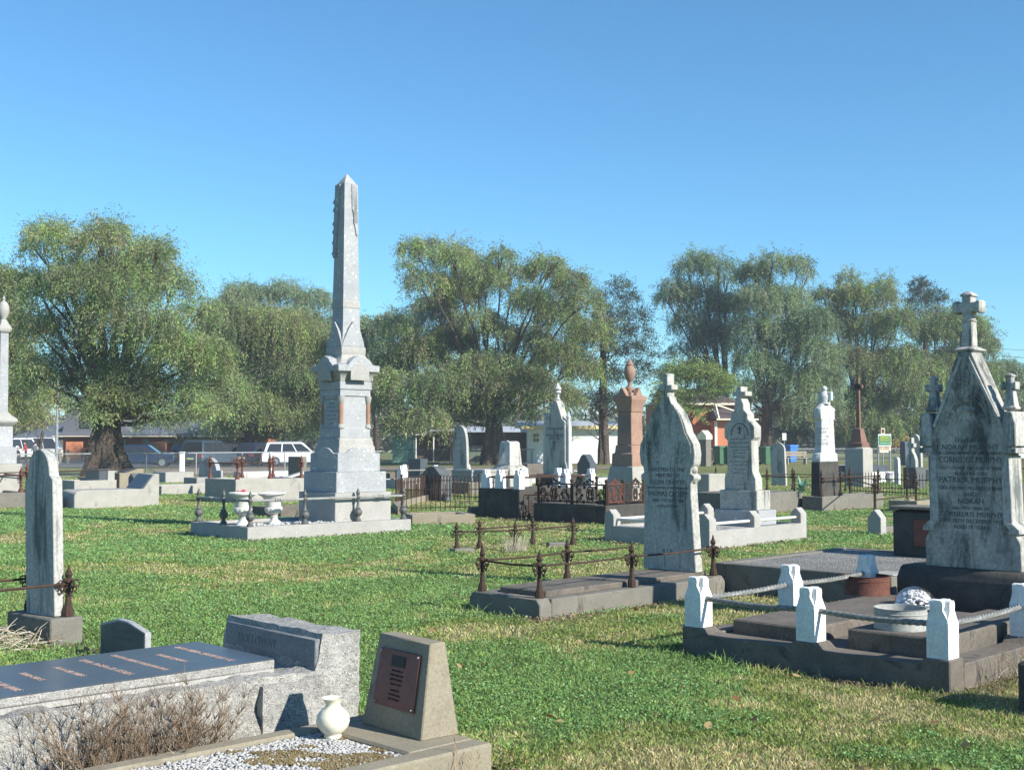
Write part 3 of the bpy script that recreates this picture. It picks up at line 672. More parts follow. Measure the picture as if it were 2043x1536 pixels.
# right-hand neighbour at the very edge, and dry litter
nb=Fr(2030,1420,0,ang=46)
T=thing('kerb_corner_block','rough corner block of the next grave cut by the lower right edge','grave kerb',nb)
MB().box(0,.5,-.5,.0,-.1,.30).build('block',M['bluestone'],T,bev=.02)
MB().box(.06,.44,-.44,-.06,.3,.36).build('cap',M['concrete_dark'],T,bev=.015)
wf=c.at(1.1,-.16)
T=thing('dry_litter','dry brown stems and leaves against the foot of the rope-railed plot','weeds',wf)
weed(T,60,((-.7,1.0),(-.12,.10)),.22,M['twig'],31,1.2,.002,3)
weed(T,40,((-.6,.9),(-.14,.1)),.16,M['straw'],32,1.5,.002,2,'pale_stems')
# ================================================================ Gravel topped tomb and its pedestal
gf=Fr(1778,1150,.3,ang=46); gw=gf.sL(1424); 
T=thing('gravel_topped_plot','broad raised cement plot topped with grey gravel, behind the rope-railed plot','grave kerb',gf)
ring(MB(),2.75,gw,.13,-.1,.30).build('kerb',M['concrete'],T,bev=.008)
MB().box(.13,2.62,.13,gw-.13,-.1,.285).build('gravel',M['gravel'],T)
MB().box(.03,.35,-.005,.25,.30,.315).build('corner_cap',M['concrete_pale'],T,bev=.006)
foot(gf,0,2.75,0,gw)
pd=gf.at(2.28,gf.sL(1778,2.28,0)-.98)
T=thing('plaque_pedestal','dark cement pedestal with a rusty plaque, left of the three-cross monument','memorial',pd,z=.28)
ph=pd.z(1022,0,.9)-.28
MB().prismy([(0,0),(.42,0),(.42,ph+.04),(.05,ph+.02),(0,ph)],0,.98).build('pedestal',M['bluestone'],T,bev=.01)
MB().box(-.03,.46,-.03,1.01,ph+.04,ph+.075).build('cap',M['concrete'],T,bev=.008)
MB().box(-.012,.004,.15,.72,ph*.25,ph*.86).build('plaque',M['bronze'],T,bev=.004)
po=Fr(1758,1064,0,ang=46)
T=thing('peaked_post','single granite kerb post with a peaked top beside the plaque pedestal','post',po)
MB().prism([(0,-.1),(.26,-.1),(.26,.27),(.13,.42),(0,.27)],0,.20).build('post_body',M['granite_pale'],T,bev=.008)
MB().box(.02,1.6,.03,.22,-.1,.10).build('kerb',M['concrete'],T,bev=.008)
foot(po,0,1.6,0,.26)
# ================================================================ iron railed plot with tall headstone (centre)
q=Fr(1077,1235,0,ang=45); qw=.94; ql=2.88
T=thing('iron_railed_plot','cement ledger grave with six rusty iron posts and rails in the centre foreground','grave railing',q)
pp=[(0,0),(ql,0),(ql,qw),(0,qw)]
b=MB()
def chamf(y0,y1): return [(y0,-.1),(y1,-.1),(y1,.11),(y1-.05,.172),(y0+.05,.172),(y0,.11)]
b.box(.16,ql-.16,0,.14,-.1,.165); b.box(.16,ql-.16,qw-.14,qw,-.1,.165)
b.prism([(0,-.1),(qw,-.1),(qw,.12),(qw-.045,.175),(.045,.175),(0,.12)],0,.16); b.prism([(0,-.1),(qw,-.1),(qw,.12),(qw-.045,.175),(.045,.175),(0,.12)],ql-.16,ql)
b.build('kerb',M['concrete'],T,bev=.008)
MB().box(.16,ql-.16,.14,qw-.14,-.1,.155).build('bed',M['concrete'],T)
MB().box(.26,ql-.10,.17,qw-.15,.15,.215).build('cover_slab',M['concrete_dark'],T,bev=.012)
PX=[(.09,.09),(1.42,.09),(ql-.09,.09),(.09,qw-.09),(1.30,qw-.09),(ql-.16,qw-.09)]
rep(spear_post(.43,.0185),'post',M['rust'],T,[(x,y,.17) for x,y in PX])
for a,b in ((0,1),(1,2),(3,4),(4,5),(0,3)):
    A=PX[a];B=PX[b]; mb=MB(); zz=.17+.43*.695
    mb.tube([(A[0],A[1],zz),((A[0]+B[0])/2,(A[1]+B[1])/2,zz-.012),(B[0] if (a,b)!=(4,5) else B[0]-.35,B[1],zz)],.0105,7); mb.build('rail',M['rust'],T)
foot(q,0,ql,0,qw)
h=q.at(ql-.30,.16); hw=h.sL(1281); hc=hw/2
T=thing('cross_topped_headstone','tall grey marble headstone with ogee shoulders and a cross, on the iron-railed plot','headstone',h,z=.214)
S=hw/105.0; z0=.214
def qz(py): return h.z(py,0,hc)-z0
LN=lambda z:z*.02
half=[(52*S,0),(52*S,.02),(46*S,qz(985)),(46*S,qz(962)),(53*S,qz(955)),(53*S,qz(948)),(46*S,qz(943)),(48*S,qz(932)),(53*S,qz(926)),(55*S,qz(905)),(53*S,qz(886)),(46*S,qz(872)),(41*S,qz(863)),(37*S,qz(846)),(29*S,qz(826)),(19*S,qz(812)),(11*S,qz(803)),(9*S,qz(797)),(9*S,qz(793)),(5*S,qz(790)),(4.6*S,qz(779))]
zc=qz(772); top=[(13*S,zc-.030),(13*S,zc+.026),(5*S,zc+.026),(5.5*S,qz(746)),(0,qz(744))]
pr=[(y+LN(z),z) for y,z in sym(half+top,hc)]
MB().prism(pr,0,.125).build('slab',M['marble_grey'],T,bev=.007)
for s in (-1,1):
    for (py,rr_) in ((937,.045),(957,.036)): MB().ball((.062,hc+s*46*S+LN(qz(py)),qz(py)),rr_,10,6).build('side_boss',M['marble_grey'],T)
mb=MB(); 
for s in (-1,1):
    pts=[(-.002,y+LN(z),z) for y,z in [(hc+s*a*.88,zz) for a,zz in half[9:16]]]
    mb.tube(pts,.009,5)
rr=random.Random(4)
for s in (-1,1):
    for i in range(45): 
        mb.ball((.0,hc+s*rr.uniform(.12,.27)+.02,rr.uniform(qz(925),qz(880))),rr.uniform(.008,.017),5,3)
mb.build('carving',M['marble_grey'],T)
letters(T,[('ERECTED TO THE',.058,qz(940)),('MEMORY OF',.058,qz(952)),('ELLEN CROTTY',.068,qz(966)),('BELOVED MOTHER OF THE CHILDREN OF',.032,qz(975)),('THOMAS CROTTY',.080,qz(990)),('DIED 17TH SEPT. 1908',.045,qz(1001)),('AGED 59 YEARS',.040,qz(1012)),('R. I. P.',.055,qz(1102))],-.001,hc+.012,M['letter'],maxw=.56)
foot(h,0,.13,0,hw)
# ================================================================ small rusty railed plot behind
pts=[G(911,1100),G(957,1093),G(1028,1097),G(1063,1084),G(1143,1086)]
o=pts[0]
T=thing('rusty_railed_plot','small grass plot marked by five rusty spear-topped posts behind the iron-railed grave','grave railing',(o.x,o.y,0))
loc=[(p.x-o.x,p.y-o.y,.0) for p in pts]
rep(spear_post(.42,.021),'post',M['rust'],T,loc)
for a,b in ((0,2),(2,4),(1,3)):
    MB().tube([(loc[a][0],loc[a][1],.29),(loc[b][0],loc[b][1],.29)],.013,6).build('rail',M['rust'],T)
rep(MB().box(-.16,.16,-.10,.10,-.08,.05),'stone_footing',M['concrete'],T,[(loc[0][0]+.08,loc[0][1],0),(loc[4][0]-.25,loc[4][1]-.2,0)],bev=.01,rz=[.5,.2])
g=G(1028,1098); T=thing('dry_grass_tuft','tuft of straw-coloured dry grass at the middle post of the small rusty railed plot','grass tuft',(g.x,g.y-.05,0))
weed(T,130,((-.16,.16),(-.12,.12)),.26,M['straw'],41,1.0,.0022,0,'blades')
# ================================================================ granite kerbed plot with white tubes
f=Fr(1416,1093,0,ang=46); fw=f.sL(1205); fl=f.sR(1607)
T=thing('granite_kerbed_plot','granite-kerbed plot with peaked corner posts joined by white pipes','grave kerb',f)
kh=.25
b=ring(MB(),fl,fw,.17,-.12,kh); b.build('kerb',M['granite_pale'],T,bev=.008)
MB().box(.17,fl-.17,.17,fw-.17,-.1,kh-.045).build('gravel',M['gravel_far'],T)
pk=MB().prism([(-.10,0),(.10,0),(.10,.19),(0,.285),(-.10,.19)],-.09,.09)
PP=[(.09,.10),(fl*.47,.10),(fl-.09,.10),(.09,fw-.10),(.10,fw*.5),(fl*.42,fw-.10)]
PP=[(.09,.10),(fl*.47,.10),(fl-.09,.10),(.09,fw-.10),(fl*.47,fw-.10),(fl-.09,fw-.10)]
rep(pk,'post',M['granite_pale'],T,[(x,y,kh-.02) for x,y in PP],bev=.008)
for a,b in ((0,1),(1,2),(3,4),(4,5),(0,3)):
    A,B=PP[a],PP[b]; MB().tube([(A[0],A[1],kh+.10),(B[0],B[1],kh+.10)],.024,8).build('pipe_rail',M['tube_white'],T)
foot(f,0,fl,0,fw)
s=f.at(f.sR(1512,0,.33),.33)
sw=s.sL(1424); st=s.sR(1547)
T=thing('stepped_cross_headstone','grey marble headstone with stepped shoulders and small cross on a two-step granite base','headstone',s,z=kh-.05)
zb=kh-.05
H=lambda py,x=0,y=0: s.z(py,x,y)-zb
h1=H(1019); h2=H(979,.05,.05); 
MB().box(0,st,0,sw,0,h1).build('lower_step',M['granite'],T,bev=.01)
MB().box(.06,st-.07,.07,sw-.07,h1,h2).build('upper_step',M['marble_grey'],T,bev=.01)
hc=sw/2; S=(s.sL(1422)-s.sL(1512))/90.0
z_=lambda py: s.z(py,.12,hc)-zb
half=[(31*S,h2),(31*S,z_(955)),(25*S,z_(940)),(24*S,z_(880)),(24*S,z_(878)),(30*S,z_(873)),(30*S,z_(851)),(22*S,z_(842)),(17*S,z_(836)),(17*S,z_(826)),(9*S,z_(817)),(9*S,z_(806)),(6*S,z_(799)),(4.5*S,z_(794)),(4.5*S,z_(790))]
zc=z_(785); half+=[(13*S,z_(790)),(13*S,z_(781)),(4.5*S,z_(781)),(4.5*S,z_(771)),(0,z_(771))]
MB().prism([(y+z*.006,z) for y,z in sym(half,hc)],.12,.33).build('slab',M['marble_grey'],T,bev=.008)
mb=MB(); ac=z_(868); mb.tube([(.118,hc+.17*math.cos(R(a)),ac+.20*math.sin(R(a))) for a in range(0,181,15)],.008,5)
mb.prism(cross_prof(.045,ac+.16,.012,0,ac+.11,.01,ac+.02,hc),.112,.122); mb.build('carving',M['letter'],T)
letters(T,[('IN LOVING MEMORY OF',.036,z_(877)),('JOHN CROTTY',.062,z_(886)),('WHO DIED 4TH JUNE 1911',.036,z_(893)),('AGED 63 YEARS',.036,z_(899)),('ALSO HIS WIFE',.036,z_(905)),('BRIDGET',.062,z_(914)),('DIED 9TH MAY 1919 AGED 68',.036,z_(922)),('ALSO THEIR SON',.036,z_(929)),('WILLIAM',.056,z_(938)),('AGED 22 YEARS',.036,z_(945)),('R. I. P.',.045,z_(968))],.119,hc,M['letter_faint'],maxw=.40)
# ================================================================ obelisk and its railed enclosure
N=Fr(494,1052,.213,ang=41.5); nl=N.sR(821); nw=N.sL(383)
T=thing('obelisk_enclosure','granite kerb with dark iron baluster posts and grey rails around the tall obelisk','grave railing',N)
ring(MB(),nl,nw,.20,-.15,.213).build('kerb',M['granite_pale'],T,bev=.006)
MB().box(.2,nl-.2,.2,nw-.2,-.1,.17).build('bed',M['gravel_far'],T)
bp=MB(); r=.03
bp.lathe([(.058,0),(.060,.03),(.045,.045),(.032,.07),(.030,.09),(.05,.105),(.068,.13),(.075,.16),(.068,.19),(.045,.215),(.055,.225),(.040,.24),(.026,.26),(.022,.32),(.022,.36),(.036,.375),(.026,.385),(.040,.41),(.044,.43),(.034,.45),(.022,.465),(.034,.49),(.036,.505),(.022,.545),(.006,.585)],n=14,flute=(5,8,.06))
ps=[(.10,.10),(nl*.345,.10),(nl*.672,.10),(nl-.10,.10),(.10,nw*.5),(.10,nw-.10),(nl-.10,nw*.5),(nl-.10,nw-.10)]
rep(bp,'baluster_post',M['iron'],T,[(x,y,.213) for x,y in ps])
for a,b in ((0,1),(1,2),(2,3),(0,4),(4,5),(3,6),(6,7)):
    A,B=ps[a],ps[b]; z=.213+.425; mb=MB(); mb.tube([(A[0],A[1],z),(B[0],B[1],z)],.022,8); d=Vector((B[0]-A[0],B[1]-A[1],0)); 
    for t in (.5,):
        c0=Vector((A[0],A[1],z))+d*t; u=d.normalized()
        for o_ in (-.045,0,.045): mb.tube([c0+u*(o_-.012),c0+u*(o_+.012)],.033,8)
    mb.build('rail',M['iron_pale'],T)
foot(N,0,nl,0,nw)
def smp(r,n): return np.stack([.24+(nl*.62)*r.random(n),.24+.5*r.random(n)**2,.19+.02*r.random(n)],1)
V,Fq=pebbles(330,smp,.034,12)
o=mesh_np('white_stones',V,Fq,M['pebble'],parent=T); tag(o,kind='stuff')
bk=N.at(1.83,.20); k=.62
a0=.60; C=bk.at(a0,a0); C.ang=N.ang
T=thing('obelisk','tall slender grey granite obelisk on a stepped pedestal with small brown corner columns','obelisk',C)
U=a0/90.0
GR=M['granite']; GP=M['granite_pale']
def st(name,mat,lv,bev=.008): return MB().stack(0,0,[(z,h,h) for z,h in lv]).build(name,mat,T,bev=bev)
st('lower_step',GP,[(.1,.60),(.714,.60)]); st('middle_step',GR,[(.714,.537),(1.08,.537)])
st('upper_step',GR,[(1.08,.455),(1.405,.455),(1.42,.40)])
b=MB()
for s in (0,1,2,3):
    g=MB(); g.prism(sym([(.30,1.35),(.30,1.42),(.25,1.43),(.20,1.47),(.12,1.505),(0,1.515)],0),-.457,-.16); g.xf(Matrix.Rotation(s*pi/2,4,'Z')); b.add(g.v,g.f)
b.build('step_gablet',GR,T,bev=.006)
st('base_moulding',GP,[(1.40,.40),(1.53,.385),(1.548,.375),(1.56,.37),(1.60,.368),(1.66,.35),(1.69,.33)])
st('die',GR,[(1.69,.325),(1.86,.325),(1.861,.30),(2.44,.30),(2.441,.325),(2.556,.325)],.004)
cl=MB(); cl.lathe([(.045,1.93),(.046,2.31)],n=12)
me=[(x*.292,y*.292,0) for x in (-1,1) for y in (-1,1)]
rep(cl,'column',M['pinkstone'],T,me)
rep(MB().lathe([(.062,1.86),(.062,1.875),(.05,1.93),(.046,1.935)],n=12),'column_base',GP,T,me)
rep(MB().lathe([(.046,2.305),(.05,2.31),(.065,2.39),(.07,2.44)],n=12),'column_capital',GP,T,me)
st('frieze',GR,[(2.556,.345),(2.70,.345)]); st('cornice_cove',GP,[(2.70,.33),(2.78,.35),(2.84,.39),(2.877,.43)])
st('cornice',GR,[(2.877,.445),(2.995,.445),(3.0,.40),(3.03,.34)])
b=MB();b2=MB()
for s in range(4):
    g=MB(); g.prism(sym([(.30,2.88),(.30,2.955),(.27,2.975),(.12,3.11),(0,3.165)][0:1]+[(.27,2.975),(.12,3.12),(0,3.17)],0),-.457,-.24); g.xf(Matrix.Rotation(s*pi/2,4,'Z')); b.add(g.v,g.f)
    g=MB(); g.prism(sym([(.20,2.72),(.20,2.90),(.02,3.05),(0,3.06)],0),-.470,-.44); g.xf(Matrix.Rotation(s*pi/2,4,'Z')); g.build('pediment_panel',GP,T,bev=.004)
b.build('pediment',GR,T,bev=.006)
st('neck',GP,[(3.0,.36),(3.08,.30),(3.20,.252),(3.205,.262),(3.33,.262),(3.34,.245)])
b=MB().stack(0,0,[(3.33,.245,.245),(3.45,.225,.225),(3.62,.19,.19),(4.06,.176,.176)])
for s in range(4):
    g=MB(); g.prism(sym([(.245,3.34),(.20,3.46),(.10,3.66),(0,3.80)],0),-.25,-.15); g.xf(Matrix.Rotation(s*pi/2,4,'Z')); b.add(g.v,g.f)
b.build('shaft_foot',GR,T,bev=.005)
st('shaft_band',GP,[(4.05,.186),(4.17,.186),(4.18,.178)],.004)
sh=st('shaft',GR,[(4.17,.178),(6.34,.134)],.004); st('apex',GR,[(6.34,.134),(6.54,.008)],.002)
# carved drapery over the top, hanging on two sides
d=MB()
w=lambda z:.178-(z-4.17)/2.17*.044
for (sgn,ax) in ((1,'y'),):
    pass
pts=[(6.34,-.05,-.135),(6.10,-.04,-.14),(5.85,-.04,-.145),(5.72,.02,-.15),(5.63,.06,-.15)]
poly=[(.015,6.33),(.02,5.86),(.045,5.80),(.05,5.62),(.075,5.57),(.085,5.50),(.10,5.42),(.125,5.38),(.150,5.40),(.140,6.33)]
v=[(x,-w(z)-.022,z) for x,z in poly]+[(x,-w(z)+.01,z) for x,z in poly]; n=len(poly)
d.add(v,[tuple(range(n)),tuple(range(2*n-1,n-1,-1))]+[((i+1)%n,i,n+i,n+(i+1)%n) for i in range(n)])
for q in (.05,.08,.11): d.tube([(q,-w(6.3)-.022,6.3),(q+.006,-w(5.9)-.03,5.9),(q+.012,-w(5.6)-.024,5.62)],.010,5)
poly=[(.134,6.33),(-.02,6.33),(.02,6.1),(.03,5.7),(.07,5.3),(.09,5.02),(.15,4.98),(.16,5.1)]
v=[(-w(z)-.028-.012*math.sin(z*9),y,z) for y,z in poly]+[(-w(z)+.01,y,z) for y,z in poly]; n=len(poly)
d.add(v,[tuple(range(n-1,-1,-1)),tuple(range(n,2*n))]+[(i,(i+1)%n,n+(i+1)%n,n+i) for i in range(n)])
for z in (6.0,5.85,5.6,5.45,5.25,5.05): d.tube([(-w(z)-.02,.14,z+.06),(-w(z)-.045,.155,z),(-w(z)-.02,.06,z-.06)],.018,5)
d.build('carved_drapery',GR,T,bev=.003)
letters(T,[('SACRED',.075,2.44),('TO THE MEMORY OF',.05,2.37),('JOHN',.06,2.29),('WHO DIED',.05,2.22),('12TH MARCH 1899',.05,2.15),('AGED 61 YEARS',.05,2.08),('ALSO HIS WIFE',.05,2.01),('ANNE',.06,1.93)],-.300,0,M['letter_faint'],maxw=.44)
# urns
def urn(label,px,py,tilt,scale):
    g=G(px,py,.19); T=thing('garden_urn',label,'urn',(g.x,g.y,0),z=.16,group='cement urns inside the obelisk railing',tilt=tilt)
    s=scale
    MB().box(-.13*s,.13*s,-.13*s,.13*s,0,.05*s).lathe([(r*s,z*s) for r,z in [(.12,.05),(.11,.08),(.065,.12),(.055,.17),(.075,.185),(.055,.20)]],n=20).build('foot',M['urnwhite'],T,bev=.002)
    MB().lathe([(r*s,z*s) for r,z in [(.055,.20),(.10,.225),(.135,.26),(.150,.30),(.15,.33),(.125,.345)]],n=28,flute=(1,4,.035)).build('fluted_bulb',M['urnwhite'],T)
    MB().lathe([(r*s,z*s) for r,z in [(.125,.345),(.13,.37),(.138,.45),(.16,.51),(.20,.545),(.232,.56),(.236,.585),(.225,.59),(.19,.575),(.15,.55)]],n=28).build('bowl',M['urnwhite'],T)
    return T,g
U1,g1=urn('left of the two white cement urns, with red and pink flowers at its rim',484,1050,None,1.02)
U2,g2=urn('right of the two white cement urns, empty and leaning a little',548,1047,(2,-4),1.0)
U3=thing('red_flowers','cluster of red and pink artificial flowers at the rim of the left urn','flowers',(g1.x-.10,g1.y+.30,0),z=.70)
flowers(U3,(-.02,0,0),.10,['petal_red','petal_pink','petal_red'],9,.028,3)
# ================================================================ more graves, helper builders
def head(name,label,f,pxL,pxR,top,mat,shape='flat',z0=0,cat='headstone',t=None,group=None,text=None,lean=0,base=None,yc=0,insmat='letter_faint'):
    """upright stone: f = near corner, pxL the far-left edge of its face, pxR the end of its lit side, top = pixel row of its top"""
    w=f.sL(pxL); t=t or f.sR(pxR); zt=f.z(top,0,w/2)-z0
    HR=random.Random(len(label)*7+int(abs(top))); T=thing(name,label,cat,f,z=z0,tilt=(lean+HR.uniform(-1.2,1.2),HR.uniform(-1.5,1.0)),group=group)
    hw=w/2; b0=-.1
    if shape=='flat': pr=[(0,b0),(w,b0),(w,zt-.0),(0,zt)]
    elif shape=='round': pr=[(0,b0),(w,b0)]+[(hw+hw*math.cos(R(a)),zt-hw*.9+hw*.9*math.sin(R(a))) for a in range(0,181,15)]
    elif shape=='gothic': pr=[(0,b0),(w,b0)]+[(w*(.5+.5*math.cos(R(a))**.8),zt-w*.95+w*.95*math.sin(R(a))) for a in range(0,86,10)]+[(hw,zt)]+[(w*(.5-.5*math.cos(R(a))**.8),zt-w*.95+w*.95*math.sin(R(a))) for a in range(80,-1,-10)]
    elif shape=='peak': pr=[(0,b0),(w,b0),(w,zt*.78),(hw,zt),(0,zt*.78)]
    elif shape=='hump': pr=[(0,b0),(w,b0),(w,zt*.72),(w*.86,zt*.80),(w*.8,zt*.86),(w*.66,zt*.97),(hw,zt),(w*.34,zt*.97),(w*.2,zt*.86),(w*.14,zt*.80),(0,zt*.72)]
    elif shape=='shoulder': pr=[(0,b0),(w,b0),(w,zt*.8),(w*.9,zt*.82)]+[(hw+w*.4*math.cos(R(a)),zt*.82+zt*.18*math.sin(R(a))) for a in range(0,181,20)]+[(w*.1,zt*.82),(0,zt*.8)]
    MB().prism(pr,0,t).build('slab',M[mat],T,bev=.008)
    if text:
        n=len(text); letters(T,[(s,w*q,zt*(.74-.6*i/max(n,1))) for i,(s,q) in enumerate(text)],-.001,hw,M[insmat],maxw=w*.78)
    foot(f,0,t,0,w)
    return T
def blockgrave(name,label,f,pxR,pxL,ztop,mat,infill='gravel_far',kw=.14,solid=False,cat='grave kerb',w=None,l=None,group=None):
    l=l or f.sR(pxR); w=w or f.sL(pxL)
    T=thing(name,label,cat,f,group=group)
    if solid: MB().box(0,l,0,w,-.15,ztop).build('tomb',M[mat],T,bev=.015)
    else:
        ring(MB(),l,w,kw,-.15,ztop).build('kerb',M[mat],T,bev=.01); MB().box(kw,l-kw,kw,w-kw,-.1,ztop-.06).build('bed',M[infill],T)
    foot(f,0,l,0,w)
    return T,l,w
TX=[('IN MEMORY OF',.12),('ANNE',.16),('DIED 1903',.10),('AGED 54',.10),('R.I.P.',.10)]
# --- left: low cement grave with desk headstone
f=Fr(148,1013,0,ang=42); l=f.sR(320); w=1.0; zt=f.z(976)
T=thing('wedge_headed_grave','long low buff cement grave with a sloping desk headstone, left of the obelisk','grave',f)
zt=.42; zh=f.z(945,l,0)
MB().prismy([(0,-.1),(l,-.1),(l,zh),(l-.13,zh),(l-.42,zt),(.2,zt),(.05,zt-.03),(0,zt-.12)],0,w).build('tomb',M['concrete_pale'],T,bev=.02)
p=MB(); p.add([(l-.47+.0,.06,zt+.012),(l-.47,w-.06,zt+.012),(l-.165,w-.06,zh-.02),(l-.165,.06,zh-.02),(l-.43,.06,zt),(l-.43,w-.06,zt),(l-.13,w-.06,zh-.04),(l-.13,.06,zh-.04)],[(0,1,2,3),(4,7,6,5),(0,4,5,1),(1,5,6,2),(2,6,7,3),(3,7,4,0)])
p.build('black_plate',M['slate'],T)
foot(f,0,l,0,w)
f2=f.at(-.12,.1); T=thing('broken_kerb','broken dark kerb piece at the left end of the wedge-headed grave','grave kerb',f.at(-.75,.35)); MB().box(0,.62,0,.5,-.1,.26).build('kerb',M['bluestone'],T,bev=.02)
# --- left edge monument
f=Fr(2,1008,0,ang=45); f=Fr(0,0,0,ang=45,Y=31.0) if False else f
Y0=32.5
m_=P(2,883,Y0); mon=Fr(2,883,ang=45,Y=Y0); S=Y0/F_PX*1.0/1.41
T=thing('column_monument','grey granite column monument topped by a ball finial, cut by the left edge','monument',(mon.X,mon.Y,45))
mz=lambda py:P(2,py,Y0).z
def q_(name,mat,lv,bev=.01): return MB().stack(0,0,[(z,h*Y0/F_PX/1.41*1.0,h*Y0/F_PX/1.41) for z,h in lv]).build(name,mat,T,bev=bev)
q_('plinth',M['concrete_pale'],[(.2,45),(mz(925),43)]); q_('step',M['granite'],[(mz(925),32),(mz(893),32),(mz(891),24),(mz(850),23)]); q_('cornice',M['granite_pale'],[(mz(850),24),(mz(848),26),(mz(842),33),(mz(836),33),(mz(828),20),(mz(822),14)])
q_('shaft',M['granite'],[(mz(824),13),(mz(665),11.5)]); q_('cap',M['granite_pale'],[(mz(665),12),(mz(660),17),(mz(655),18),(mz(645),11),(mz(637),6)])
s_=Y0/F_PX
MB().lathe([(5*s_,mz(640)),(5*s_,mz(636)),(9*s_,mz(630)),(11*s_,mz(620)),(10*s_,mz(610)),(6*s_,mz(603)),(2*s_,mz(600)),(3*s_,mz(596)),(.5*s_,mz(590))],n=16).build('ball_finial',M['granite_pale'],T)
f=Fr(-60,1014,0,ang=36); 
T,l,w=blockgrave('rusty_kerbed_plot','brown cement kerb with rusty rails around the ball-topped column monument',f,58,0,.36,'concrete',w=2.4,l=f.sR(55))
rep(spear_post(.62,.03,seg=6),'post',M['rust_red'],T,[(l-.1,.1,.36),(l-.1,2.2,.36),(.3,.1,.36)])
MB().tube([(0.3,.1,.78),(l-.1,.1,.78)],.02,5).tube([(l-.1,.1,.78),(l-.1,2.2,.78)],.02,5).build('rail',M['rust'],T)
f=Fr(60,1008,0,ang=36); T,l,w=blockgrave('brown_kerb','brown cement kerb running behind the narrow leaning headstone at the left',f,140,0,.30,'concrete',w=1.9)
rep(spear_post(.75,.035,seg=6),'post',M['rust_red'],T,[(.15,.9,.30)])
MB().tube([(-2.0,.9,.80),(l+1.9,.9,.86)],.016,5).build('rail',M['rust'],T)
# --- back rows left
def G2(px,py,ang=43): return Fr(px,py,0,ang=ang)
f=G2(148,978); T,l,w=blockgrave('pale_kerb_plot','low pale kerb with a small dark tablet at its head, behind the wedge-headed grave',f,176,0,.32,'concrete_pale',l=1.5,w=1.4); 
hd=f.at(.9,.1); MB().box(.9,1.2,.1,1.2,.2,.70).build('tablet',M['slate'],T,bev=.01); MB().box(1.2,1.45,.05,1.25,.2,.68).build('tablet_back',M['granite_pale'],T,bev=.01)
f=G2(180,975,40); T,l,w=blockgrave('yellowish_kerb','long low yellowish kerb between the dark tablet and the tilted cement blocks',f,232,0,.38,'concrete_tan',w=1.2)
head('tilted_block','brown cement block with its dark face turned left, beside the thick tree trunk',G2(229,968),226,245,938,'concrete_tan',t=.45,lean=-2)
f=G2(238,975); T=thing('desk_memorial','cement desk memorial with a sloping dark plate, right of the tilted brown block','memorial',f); z1=f.z(936)
MB().prismy([(0,-.1),(.9,-.1),(.9,z1),(.7,z1),(.25,.55),(0,.55)],0,.75).build('desk',M['concrete_tan'],T,bev=.015)
MB().prismy([(.22,.56),(.66,z1-.0),(.68,z1+.02),(.235,.60)],.08,.67).build('plate',M['slate'],T)
head('peaked_tablet','small dark peaked tablet in front of the cement desk memorial',G2(266,982),258,276,944,'dark_granite','peak',t=.22)
f=G2(322,985,40); T,l,w=blockgrave('low_pale_kerb','long low pale kerb running from the wedge-headed grave towards the obelisk',f,505,0,.24,'concrete_pale',l=f.sR(470),w=1.6)
f=G2(330,962,41); T,l,w=blockgrave('granite_slab_grave','speckled granite slab grave behind the long low pale kerb',f,388,0,.40,'granite_pale',solid=True,w=1.2)
head('round_topped_headstone','blue-grey round-topped headstone behind the block with two square holes',G2(432,962),398,442,912,'granite','round',text=TX)
f=G2(392,978); T,l,w=blockgrave('two_block_grave','pale rough granite grave of two blocks below the blue-grey round-topped headstone',f,425,0,.42,'rough_granite',solid=True,w=.9,l=1.2)
head('thin_slab_headstone','plain grey slab headstone turned left, beside the rusty railed tomb',G2(441,986),418,447,938,'granite','flat')
f=G2(470,1003,42); l=f.sR(615); T,l,w=blockgrave('rust_post_tomb','broad buff cement tomb with rusty iron posts, behind the two white urns',f,612,455,.62,'concrete_pale',solid=False,infill='concrete_pale',w=1.7)
rep(spear_post(.62,.032,seg=6),'post',M['rust_red'],T,[(.1,.1,.62),(l*.5,.1,.62),(l-.1,.1,.62),(.1,1.6,.62),(l*.5,1.6,.62),(l-.1,1.6,.62)])
MB().tube([(.1,1.6,1.04),(l-.1,1.6,1.04)],.016,5).tube([(.1,1.6,1.04),(.1,.1,1.04)],.016,5).build('rail',M['rust'],T)
f=G2(575,962,43)
head('blocky_headstone','plain brownish block headstone in front of the white wagon',G2(600,960),576,613,911,'concrete','flat')
head('blue_grey_tablet','small blue-grey tablet headstone behind the right urn',G2(572,995),549,577,950,'dark_granite','hump')
head('shaded_tablet','small blue-grey tablet half hidden by the left side of the obelisk base',G2(618,997),588,625,950,'dark_granite','hump')
f=G2(480,958,35); T,l,w=blockgrave('white_marble_ledger','pale marble ledger lying beyond the rusty-posted tomb, its far end broken',f,600,0,.36,'marble',solid=True,w=.8,l=2.8)
T=thing('broken_slab','broken white marble slab leaning up on the pale ledger','slab',(P(585,940,45).x,45,30),z=.36); MB().box(-.5,.5,-.2,.2,0,.07).xf(Matrix.Rotation(R(-16),4,'Y')).build('slab',M['marble'],T,bev=.01)
g=G(540,955); T=thing('cherub_ornament','small white ornament standing among the rusty posts left of the obelisk','grave ornament',(g.x,g.y,0)); MB().lathe([(.13,0),(.13,.4),(.10,.45),(.12,.6),(.15,.8),(.10,.95),(.11,1.05),(.07,1.15),(.01,1.2)],n=12).build('figure',M['marble'],T)
f=G2(560,1030,43); T,l,w=blockgrave('low_brick_plot','low plot with a shaded kerb between the right urn and the obelisk',f,0,0,.18,'concrete_dark',l=1.4,w=1.2)
